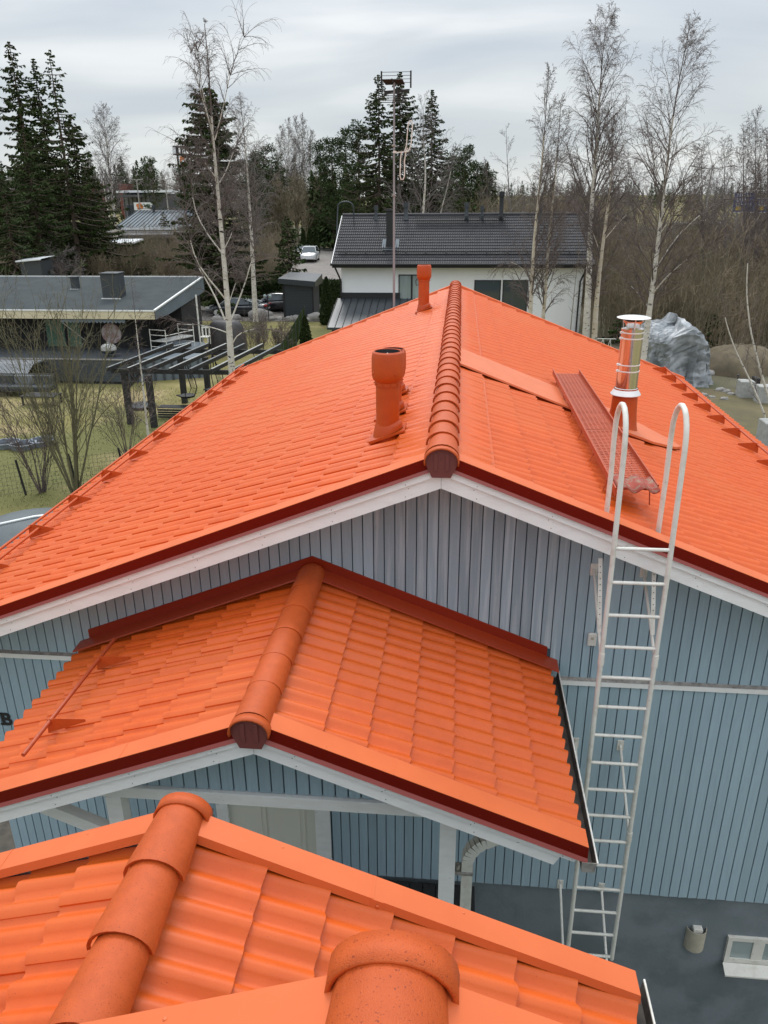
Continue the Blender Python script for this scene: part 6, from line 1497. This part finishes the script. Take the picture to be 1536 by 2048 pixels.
bare_tree('broad weeping birch with brown hanging twigs below the dense spruce', [(455, 600), (450, 520), (444, 450), (440, 390), (436, 330)], 52.0, .18, 19, 36, 4.6, P_(nb=(0, 10, 8, 4), droop=(.0, .20, .40, .60), up=(.06, .04, .0, -.05)), t0=.30, rmin=.011, mats=(m_twig, m_twig), ang=.95, lexp=.3)
bare_tree('lone pale birch with open crown left of the advertising tower', [(232, 470), (228, 420), (220, 350), (213, 290), (206, 215)], 92.0, .22, 20, 54, 6.2, P_(nb=(0, 9, 6, 3)), t0=.30, rmin=.017, mats=(m_birch, m_twigp), ang=.6)
bare_tree('thin leaning birch stem beside the lone pale birch', [(228, 470), (215, 420), (206, 360), (200, 320)], 90.0, .14, 21, 12, 2.2, P_(nb=(0, 6, 4, 2)), t0=.5, rmin=.016, mats=(m_birch, m_twigp), ang=.6)
bare_tree('white branched birch in front of the tall spruces behind the charcoal roof', [(846, 430), (849, 390), (852, 350), (848, 300), (845, 250), (848, 205)], 80.0, .20, 22, 40, 7.0, P_(nb=(0, 9, 6, 3), droop=(.0, .02, .1, .2)), t0=.02, rmin=.015, mats=(m_birch, m_twigp), ang=.72, lexp=.6)
bare_tree('second white branched birch leaning right behind the charcoal roof', [(880, 430), (893, 380), (905, 330), (912, 290)], 82.0, .13, 23, 20, 4.0, P_(nb=(0, 8, 5, 2)), t0=.05, rmin=.015, mats=(m_birch, m_twigp), ang=.6)
bare_tree('slim birch sapling with pale stem in front of the pergola', [(296, 868), (289, 800), (281, 730), (274, 670), (268, 610), (262, 560)], 24.5, .045, 24, 30, 1.3, P_(nb=(0, 6, 4, 2)), t0=.1, rmin=.005, ang=.7, rtop=.006)
for k, (x, top, Yk, r_, lb) in enumerate(((562, 255, 150, .2, 'leftmost'), (577, 240, 155, .2, 'second'), (592, 236, 148, .24, 'third'), (606, 232, 152, .22, 'fourth'), (622, 262, 150, .18, 'rightmost'))):
    bare_tree('%s of the five pale birches at the end of the lane' % lb, [(x + 2, 500), (x, 400), (x - 1, 320), (x, top)], Yk, r_, 30 + k, 40, 5.6, P_(nb=(0, 8, 5, 2)), t0=.42, rmin=.026, mats=(m_birch, m_twigp), ang=.42, group='pale birches at the end of the lane')
for k, (x, top, Yk, lb) in enumerate(((1405, 300, 60, 'leftmost tree of the right hand thicket, beside the wide street lamp'), (1450, 290, 66, 'grey tree behind the left blue road sign'), (1488, 262, 58, 'tall thin tree between the two blue road signs'), (1512, 232, 62, 'tallest thin tree at the right edge'), (1536, 270, 56, 'tree cut by the right edge of the photo'), (1268, 330, 70, 'brown tree between the dark weeping birch and the white one'), (1150, 330, 74, 'brown tree behind the right end of the charcoal roof'), (1430, 340, 80, 'slender far tree behind the wide street lamp'), (975, 330, 95, 'small brown tree right of the green pines'))):
    g_ = float(gz(0, Yk)); bare_tree(lb, [(x + 6, 690 - 2 * (Yk - 50)), (x + 2, 560 - (Yk - 50)), (x, 440), (x - 2, top)], Yk, .12, 50 + k, 46, 4.4, P_(nb=(0, 9, 7, 3)), name='bare_tree', t0=.18, rmin=.0125, mats=(m_twigp, m_twigp if k % 2 else m_twig), ang=.5, lexp=.6)
bare_tree('leaning pale birch at the right edge below the blue signs', [(1530, 830), (1500, 760), (1470, 700), (1450, 640), (1442, 570)], 30.0, .035, 61, 16, 1.6, P_(nb=(0, 5, 3, 2)), t0=.2, rmin=.007, ang=.7)
bare_tree('upright pale birch at the right edge above the concrete blocks', [(1545, 820), (1520, 740), (1500, 660), (1492, 580), (1497, 500), (1502, 440)], 32.0, .045, 62, 22, 1.8, P_(nb=(0, 5, 3, 2)), t0=.2, rmin=.007, ang=.6)

def shrub(label, px, py, Y, Hh, ns, spread, seed, mat_, r_=.02, P=None, name='bare_shrub', rmin=.005, cat='shrub', z=None, first=.4):
    q = atY(px, py, Y); g_ = float(gz(q[0], Y)); rg = np.random.default_rng(seed); t = thing(name, label, cat, (float(q[0]), Y, g_))
    tb = [Tubes(), Tubes()]; P = P or P_(levels=4, seg=(9, 6, 5, 4), nb=(9, 4, 2, 0), t0=(.25, .2, .2, .2), ang=(.42, .45, .5, .5), lr=(.55, .45, .5, .5), up=(.05, .03, 0, 0), droop=(0, 0, .05, .1), rr=(.5, .5, .6, .6))
    for k in range(ns):
        a = rg.uniform(0, 2 * math.pi); s = spread * math.sqrt(rg.uniform(0, 1)); d = nrm3(np.array([s * math.cos(a), s * math.sin(a), 1.0]))
        p = np.array([q[0] + .22 * math.cos(a) * s, Y + .22 * math.sin(a) * s, g_ - .05]); grow(tb, rg, p, d, Hh * rg.uniform(.7, 1.05), r_ * rg.uniform(.6, 1.2), 0, P, rmin)
    finish_tree(t, tb, (mat_, mat_), ('stems', 'twigs'), (5, 3)); return t
shrub('big bare olive stemmed willow shrub behind the left eave', 150, 985, 21.3, 6.1, 15, .36, 71, m_willow, r_=.036)
shrub('smaller bare shrub to the left of the willow, beside the fence post', 85, 985, 21.6, 3.2, 14, .40, 72, m_twig, r_=.022)
shrub('thin bare shrub between the sapling and the pergola posts', 250, 880, 25.5, 2.6, 12, .5, 73, m_twig, r_=.016)
shrub('bare garden shrub on the lawn right of the birch trunk', 520, 735, 42, 2.6, 16, .45, 74, m_twig, r_=.02, rmin=.008)
shrub('second bare garden shrub on the lawn near the cypress', 560, 745, 43, 2.2, 14, .45, 75, m_twig, r_=.018, rmin=.008)
shrub('thin bare bush against the white wall left of the aerial mast', 745, 600, 50, 1.6, 8, .4, 76, m_twig, r_=.012, rmin=.008)
rt = P_(levels=4, seg=(6, 6, 5, 4), nb=(11, 9, 6, 0), t0=(.2, .15, .12, .1), ang=(.7, .7, .7, .6), lr=(.70, .60, .55, .5), up=(-.01, .0, 0, 0), droop=(0, .05, .05, .05), rr=(.5, .5, .6, .6))
shrub('round grey bare crab apple tree in front of the left spruces', 95, 520, 66, 4.2, 9, .75, 77, m_twigp, r_=.09, P=rt, name='crab_apple_tree', rmin=.014, cat='tree')
for k, (px, Yk, H_, ns) in enumerate(((205, 72, 3.4, 26), (245, 74, 3.0, 26), (290, 76, 3.6, 28), (335, 74, 3.4, 28), (375, 72, 3.2, 24), (165, 78, 3.0, 22))):
    shrub('brown leafless bush, %s along the bank behind the felt roof' % ('first', 'second', 'third', 'fourth', 'fifth and last', 'outermost left')[k], px, 530, Yk, H_, ns, .65, 90 + k, m_brush, r_=.03, rmin=.014)

# conifers --------------------------------------------------------------
def spruce_arrays(seed, H, Rb, dens=1.0, droop=.35, base=.06, gap=0.0, spray=.42, irr=.25, pw=.78):
    rg = np.random.default_rng(seed); V = []; nb = int(H * 4.2 * dens); zs = base + (1 - base) * np.linspace(0, 1, nb) ** 1.0
    segs = Tubes(); tri = []
    sect = rg.uniform(.6, 1.15, 9)
    for z in zs:
        t = z; Lr = Rb * (1 - t) ** pw * (1 + .0) + .12
        for k in range(4):
            if rg.uniform() < gap: continue
            a = rg.uniform(0, 2 * math.pi); L = Lr * rg.uniform(1 - irr * 1.6, 1 + irr) * sect[int(a / .7) % 9]; p0 = np.array([0, 0, z * H]); d = np.array([math.cos(a), math.sin(a), .25 * (t - .3)])
            s = np.linspace(0, 1, 7)[:, None]; q = p0 + d * L * s + np.array([0, 0, 1.0]) * (-droop * L * (s ** 1.2) + droop * .75 * L * s ** 3)
            segs.add(q, np.linspace(.035, .01, 7) * (1 + .3 * L))
            n = max(5, int(L * 15 * dens)); f = rg.uniform(.08, 1, n) ** .75 * 5.999; i = f.astype(int); b = q[i] + (q[i + 1] - q[i]) * (f - i)[:, None]
            side = np.array([-math.sin(a), math.cos(a), 0]); sg = rg.choice([-1, 1], n)[:, None]
            dv = side * sg * rg.uniform(.2, 1, (n, 1)) + np.array([math.cos(a), math.sin(a), 0]) * rg.uniform(.1, .9, (n, 1)) + np.array([0, 0, -1]) * rg.uniform(.1, 1.0, (n, 1))
            dv /= np.linalg.norm(dv, axis=1)[:, None]; l = spray * rg.uniform(.5, 1.3, (n, 1)) * (.6 + .4 * min(1, L)); w = np.cross(dv, rg.normal(0, 1, (n, 3))); w /= np.linalg.norm(w, axis=1)[:, None]
            w *= spray * .24
            tri.append(np.stack([b - w * .6, b + dv * l * .55 + w, b + dv * l, b + dv * l * .55 - w], 1))
    top = np.array([[0, 0, H]])
    Q = np.concatenate(tri); Vf = Q.reshape(-1, 3); Ff = np.arange(len(Vf)).reshape(-1, 4)
    return Vf, Ff, segs
def conifer(label, px, py_foot, py_top, Y, Rw, seed, name='spruce_tree', gap=0.0, dens=1.0, droop=.42, matf=None, group=None, base=.05, x_top=None, spray=.34, irr=.25, pw=.78):
    q = atY(px, py_top, Y); g_ = float(gz(q[0], Y)); H = float(q[2]) - g_; t = thing(name, label, 'tree', (float(q[0]), Y, g_), group)
    Vf, Ff, segs = spruce_arrays(seed, H, Rw, dens, droop, base, gap, spray, irr, pw)
    link('foliage', mesh_np('foliage', Vf, Ff, matf or m_spruce), t)
    tr = Tubes(); zz = np.linspace(0, H, 8); tr.add(np.stack([np.zeros(8), np.zeros(8), zz], 1), np.linspace(.012 * H, .02, 8))
    V, F = tr.arrays(8); V2, F2 = segs.arrays(3); link('trunk', mesh_np('trunk', V, F, m_bark, True), t); link('branches', mesh_np('branches', V2, F2, m_bark), t)['kind'] = 'stuff'; return t
conifer('tall dense spruce at the far left edge', 18, 500, 84, 74, 4.6, 1, dens=1.2, irr=.55, gap=.10)
conifer('tall spruce second from the left edge', 66, 500, 118, 78, 4.0, 2, dens=1.2, irr=.55, gap=.12)
conifer('ragged open spruce with its bare trunk showing, right of the left group', 97, 500, 100, 72, 4.4, 3, gap=.35, irr=.5, droop=.25)
conifer('lower dark spruce under the ragged one', 140, 520, 232, 74, 4.0, 4, dens=1.1, irr=.5)
conifer('dark spruce at the right end of the left group', 172, 520, 330, 78, 3.6, 5)
conifer('broad low spruce in the left group, nearest the felt roof', 45, 530, 260, 68, 4.2, 6, dens=1.1, matf=m_pine)
conifer('spruce at the very left edge with lighter green boughs', -5, 540, 330, 64, 3.6, 7, matf=m_thuja, dens=1.1)
conifer('dense dark spruce directly behind the tall white birch', 412, 560, 176, 62, 4.1, 8, dens=1.6, irr=.22, droop=.12, pw=.42)
conifer('leftmost of the three tall spruces behind the charcoal roof', 757, 430, 150, 92, 4.6, 9, dens=1.1, irr=.45)
conifer('middle of the three tall spruces, behind the aerial', 800, 430, 144, 96, 5.2, 10, dens=1.25, irr=.3)
conifer('pointed spruce right of the aerial with symmetrical tiers', 865, 430, 180, 98, 4.4, 11, dens=1.1, irr=.2)
conifer('small green spruce beside the lane left of the charcoal roof', 573, 552, 432, 68, 2.4, 12, dens=1.2, matf=m_pine)
conifer('small spruce in front of the blue grey seamed roof', 325, 480, 425, 104, 1.8, 13)
conifer('young spruce right of the tarpaulin pile', 1428, 755, 628, 45, 1.6, 14, matf=m_thuja, dens=1.3, irr=.4, spray=.3)
conifer('dark low spruce between the white house and the tarpaulin pile', 1235, 720, 640, 50, 1.7, 15, matf=m_spruce, dens=1.2, spray=.3)
conifer('small pointed far spruce left of the lone pale birch', 178, 420, 308, 150, 3.6, 16, irr=.2)
def pine_arrays(seed, H, Rb, n=46, t0=.35, blob=.9):
    rg = np.random.default_rng(seed); Q = []; segs = Tubes()
    for k in range(n):
        t = t0 + (1 - t0) * (k + rg.uniform(0, 1)) / n; a = rg.uniform(0, 2 * math.pi); L = Rb * (1.12 - (t - t0) / (1 - t0)) ** .55 * rg.uniform(.45, 1.1)
        p0 = np.array([0, 0, t * H]); p1 = p0 + np.array([math.cos(a) * L, math.sin(a) * L, L * rg.uniform(.1, .7)]); segs.add([p0, (p0 + p1) / 2 + [0, 0, -.1], p1], [.07, .05, .02])
        for b_ in range(2):
            c = p1 if b_ == 0 else p0 + (p1 - p0) * rg.uniform(.4, .8); m = 46; v = rg.normal(0, 1, (m, 3)); v /= np.linalg.norm(v, axis=1)[:, None]; v[:, 2] = v[:, 2] * .6 + .25
            s = blob * rg.uniform(.5, 1.1); b = c + v * s * rg.uniform(.2, .8, (m, 1)); w = np.cross(v, rg.normal(0, 1, (m, 3))); w /= np.linalg.norm(w, axis=1)[:, None]; w *= .10
            Q.append(np.stack([b - w, b + v * s * .4 + w * .3, b + v * s * .5, b + v * s * .3 + w * 1.3], 1))
    Vf = np.concatenate(Q).reshape(-1, 3); return Vf, np.arange(len(Vf)).reshape(-1, 4), segs
def pine(label, px, py_top, Y, Rw, seed, group=None, t0=.3, n=46, matf=None):
    q = atY(px, py_top, Y); g_ = float(gz(q[0], Y)); H = float(q[2]) - g_; t = thing('pine_tree', label, 'tree', (float(q[0]), Y, g_), group)
    Vf, Ff, segs = pine_arrays(seed, H, Rw, n, t0); link('foliage', mesh_np('foliage', Vf, Ff, matf or m_pine), t)
    segs.add([[0, 0, 0], [0, 0, H * .5], [0, 0, H]], [.2, .14, .03]); V, F = segs.arrays(5); link('trunk', mesh_np('trunk', V, F, m_bark), t)
for k, (px, top, Yk, Rw, lb) in enumerate(((640, 292, 120, 2.6, 'leftmost green pine right of the lane'), (663, 285, 112, 2.6, 'second green pine right of the lane'), (690, 268, 108, 3.0, 'third green pine, left of the tall spruces'), (716, 254, 104, 2.8, 'slender pine touching the tall spruces'), (905, 320, 120, 3.2, 'rounded pine right of the pointed spruce'), (930, 300, 112, 3.0, 'tall pine right of the white branched birch'), (955, 330, 116, 3.0, 'pine near the right end of the green group'), (978, 348, 124, 3.0, 'last low pine of the green group'), (530, 300, 120, 3.6, 'round topped pine right of the grey weeping birch'), (545, 330, 118, 3.2, 'darker pine left of the five pale birches'), (500, 320, 110, 3.2, 'pine half hidden behind the dense spruce'), (300, 318, 200, 3.0, 'bushy topped far pine above the billboard'), (378, 330, 120, 3.0, 'pine left of the dense spruce beside the advertising tower'))):
    pine(lb, px, top, Yk, Rw, 200 + k, n=50, t0=.18)
# clipped hedge and cypresses
def leafy(name, label, cat, c, size, n, seed, mat_, shape='box', leaf=.12):
    rg = np.random.default_rng(seed); u = rg.uniform(-1, 1, (n, 3))
    if shape == 'box':
        ax = rg.integers(0, 3, n); u[np.arange(n), ax] = np.sign(u[np.arange(n), ax]) * rg.uniform(.75, 1.03, n); P = u * np.array(size) / 2 * (1 + rg.normal(0, .01, (n, 1)))
    else:
        h = rg.uniform(0, 1, n) ** 1.3; r = (np.sin(np.minimum(1, h * 2.2 + .45) * np.pi / 2) * (1 - h) ** .7) * rg.uniform(.75, 1.08, n); a = rg.uniform(0, 2 * np.pi, n)
        P = np.stack([size[0] / 2 * r * np.cos(a), size[1] / 2 * r * np.sin(a), size[2] * (h - .5)], 1)
    v = rg.normal(0, 1, (n, 3)); v[:, 2] += .8; v /= np.linalg.norm(v, axis=1)[:, None]; w = np.cross(v, rg.normal(0, 1, (n, 3))); w /= np.linalg.norm(w, axis=1)[:, None]
    Q = np.stack([P - w * leaf * .4, P + v * leaf * .6 + w * leaf * .4, P + v * leaf * 1.3, P + v * leaf * .6 - w * leaf * .4], 1).reshape(-1, 3)
    t = thing(name, label, cat, (c[0], c[1], c[2])); link('foliage', mesh_np('foliage', Q + np.array([0, 0, size[2] / 2]), np.arange(len(Q)).reshape(-1, 4), mat_), t)
    b = MB(); 
    if shape == 'box': b.box(c[0] - size[0] / 2 * .9, c[0] + size[0] / 2 * .9, c[1] - size[1] / 2 * .8, c[1] + size[1] / 2 * .8, c[2], c[2] + size[2] * .9)
    else: b.tube([(c[0], c[1], c[2]), (c[0], c[1], c[2] + size[2] * .9)], [size[0] * .28, .02], 8)
    b.build('inner_growth', m_thuja, t); return t
a, c = atY(400, 600, 67), atY(566, 600, 67); g_ = float(gz((a[0] + c[0]) / 2, 67)); leafy('hedge', 'clipped green hedge behind the dark saloon', 'hedge', (float(a[0] + c[0]) / 2, 67, g_), (float(c[0] - a[0]), 1.6, 1.9), 16000, 1, m_thuja)
a, c = atY(632, 600, 67.5), atY(684, 600, 67.5); leafy('hedge', 'short green hedge between the shed and the white house', 'hedge', (float(a[0] + c[0]) / 2, 67.5, g_), (float(c[0] - a[0]), 1.6, 1.9), 6000, 2, m_thuja)
q = atZ(612, 690, GZ); leafy('cypress', 'small dark pointed cypress alone on the lawn', 'shrub', (float(q[0]), float(q[1]), GZ), (.85, .85, 1.75), 3500, 3, m_spruce, 'cone', .09)
q = atY(655, 640, 57); leafy('cypress', 'lighter green cypress right of the shed by the panel fence', 'shrub', (float(q[0]), 57.0, GZ), (1.3, 1.3, 3.3), 5000, 4, m_thuja, 'cone', .1)
for k, (px, lb) in enumerate(((607, 'left round topped cypress behind the white car'), (617, 'middle cypress behind the white car'), (627, 'right cypress behind the white car'))):
    q = atY(px, 500, 104); leafy('cypress', lb, 'shrub', (float(q[0]), 104.0 + k, float(gz(q[0], 104))), (1.1, 1.1, 3.1), 1500, 5 + k, m_thuja, 'cone', .16)

# masses nobody could count -------------------------------------------------
def scatter_mass(name, label, spots, protos, mat_, quads=True):
    Vs, Fs, o_ = [], [], 0; rg = np.random.default_rng(3)
    for (x, y, s) in spots:
        V, F = protos[rg.integers(0, len(protos))]; a = rg.uniform(0, 6.28); R_ = np.array([[math.cos(a), -math.sin(a), 0], [math.sin(a), math.cos(a), 0], [0, 0, 1]])
        Vs.append((V @ R_.T) * s + np.array([x, y, float(gz(x, y)) - .1])); Fs.append(F + o_); o_ += len(V)
    o = link(name, mesh_np(name, np.concatenate(Vs), np.concatenate(Fs), mat_)); prop(o, label, kind='stuff'); return o
def low_spruce(seed, H=15, Rb=3.2):
    rg = np.random.default_rng(seed); n = 420; h = rg.uniform(0, 1, n) ** 1.15; a = rg.uniform(0, 6.28, n); r = Rb * (1 - h) ** .8 * rg.uniform(.3, 1.05, n) + .1
    P = np.stack([r * np.cos(a), r * np.sin(a), h * H * .97 + 1], 1); d = np.stack([np.cos(a), np.sin(a), rg.uniform(-.7, .1, n)], 1); w = np.stack([-np.sin(a), np.cos(a), rg.normal(0, .3, n)], 1); l = .9 * (1.2 - h)[:, None] + .25
    return np.stack([P - w * l * .35, P + d * l * .7, P + w * l * .35, P - d * l * .4 + [0, 0, .2]], 1).reshape(-1, 3), np.arange(4 * n).reshape(-1, 4)
def low_bare(seed, H=13, rt=.11, nl=26, fan=.5):
    rg = np.random.default_rng(seed); t = Tubes(); t.add([[0, 0, 0], [rg.normal(0, .3), rg.normal(0, .3), H * .5], [rg.normal(0, .5), rg.normal(0, .5), H]], [rt, rt * .6, .02])
    for k in range(nl):
        f = rg.uniform(.3, 1); p = np.array([0, 0, f * H]); a = rg.uniform(0, 6.28); L = H * .22 * (1.15 - f) + .8; d = np.array([math.cos(a) * fan, math.sin(a) * fan, .9]); q = p + d * L
        t.add([p, (p + q) / 2, q], [.05, .035, .02])
        for j in range(5): s = rg.uniform(.2, 1); b = p + d * L * s; e_ = b + (d + rg.normal(0, .55, 3)) * L * .4; t.add([b, e_], [.028, .012])
    return t.arrays(3)
sp_p = [low_spruce(i) for i in range(5)]; ba_p = [low_bare(i + 20) for i in range(6)]
rg = np.random.default_rng(99)
def band(n, Y0, Y1, px0, px1, s0, s1, f=None):
    out_ = []
    for _ in range(n):
        Y = rg.uniform(Y0, Y1); px = rg.uniform(px0, px1); x = float(ray(px, 420)[0]) * Y
        if f and not f(px, Y): continue
        out_.append((x, Y, rg.uniform(s0, s1)))
    return out_
scatter_mass('conifer_forest', 'dark conifer forest along the horizon', band(80, 300, 460, -500, 900, .75, 1.25) + band(110, 300, 460, 900, 2200, .42, .66) + band(90, 230, 320, 940, 2000, .40, .62) + band(60, 230, 320, -500, 330, .8, 1.2), sp_p, m_spruce)
scatter_mass('conifer_wood', 'dark green conifers massed behind the charcoal roof', band(46, 108, 150, 620, 1000, .50, .72) + band(22, 90, 140, -300, 150, .7, 1.1) + band(16, 120, 150, 500, 560, .55, .75), sp_p, m_pine)
scatter_mass('birch_wood', 'hazy grey brown bare wood in the distance', band(230, 230, 330, -300, 600, .75, 1.15) + band(200, 190, 300, 940, 2200, .40, .62), ba_p, m_twigp)
scatter_mass('birch_wood', 'brown bare wood behind the white house and the road', band(150, 125, 190, 960, 2200, .34, .52, lambda px, Y: not (1260 < px < 1480 and Y < 140)) + band(60, 110, 150, 540, 640, .5, .8), ba_p, m_brush)
def brush(seed, H=6.0, n=26):
    rg = np.random.default_rng(seed); t = Tubes()
    for k in range(n):
        x, y = rg.normal(0, 1.1, 2); h = H * rg.uniform(.45, 1.1); a = rg.uniform(0, 6.28); l = rg.uniform(0, .25) * h
        p0 = np.array([x, y, 0]); p1 = p0 + [l * .4 * math.cos(a), l * .4 * math.sin(a), h * .5]; p2 = p0 + [l * math.cos(a), l * math.sin(a), h]; t.add([p0, p1, p2], [.030, .020, .007])
        for j in range(8):
            f = rg.uniform(.15, 1); b = p0 + (p2 - p0) * f; e_ = b + np.array([rg.normal(0, .5), rg.normal(0, .5), rg.uniform(.2, 1.0)]); m_ = (b + e_) / 2 + rg.normal(0, .08, 3); t.add([b, m_, e_], [.013, .010, .006])
            c_ = b + (e_ - b) * .5; t.add([c_, c_ + rg.normal(0, .35, 3) + [0, 0, .25]], [.008, .005])
    return t.arrays(3)
br_p = [brush(i) for i in range(7)]
ok = lambda px, Y: not (Y < 66 and px < 1225) and not (Y < 49 and px < 1400)
scatter_mass('thicket', 'dense brown leafless thicket on the right between the houses and the road', band(215, 44, 96, 1130, 1720, .7, 1.1, ok) + band(70, 66, 95, 980, 1250, .9, 1.3), br_p, m_brush)
scatter_mass('thicket', 'grey brown young growth beside the road', band(90, 110, 125, 960, 1750, .7, 1.1, lambda px, Y: not (1250 < px < 1480)), br_p, m_twigp)
scatter_mass('thicket', 'brown scrub behind the black house and around the far left roofs', band(60, 76, 100, -150, 420, .55, .85) + band(20, 70, 90, 470, 570, .6, .9), br_p, m_brush)
# lawn tufts near the camera side
def tufts():
    rg = np.random.default_rng(8); n = 26000; x = rg.uniform(-26, -6.2, n); y = rg.uniform(14, 36, n); z = gz(x, y); a = rg.uniform(0, 6.28, n); h = rg.uniform(.03, .08, n); w = .012
    P = np.stack([x, y, z], 1); s = np.stack([np.cos(a) * w, np.sin(a) * w, 0 * a], 1); t = P + np.stack([rg.normal(0, .02, n), rg.normal(0, .02, n), h], 1)
    o = link('grass', mesh_np('grass', np.stack([P - s, P + s, t], 1).reshape(-1, 3), np.arange(3 * n).reshape(-1, 3), mat('grass_blades', (.11, .125, .035), .9, col2=(.22, .19, .09), nscale=.5, nmix=(.42, .6)))); prop(o, 'short grass blades on the near lawn', kind='stuff')
tufts()
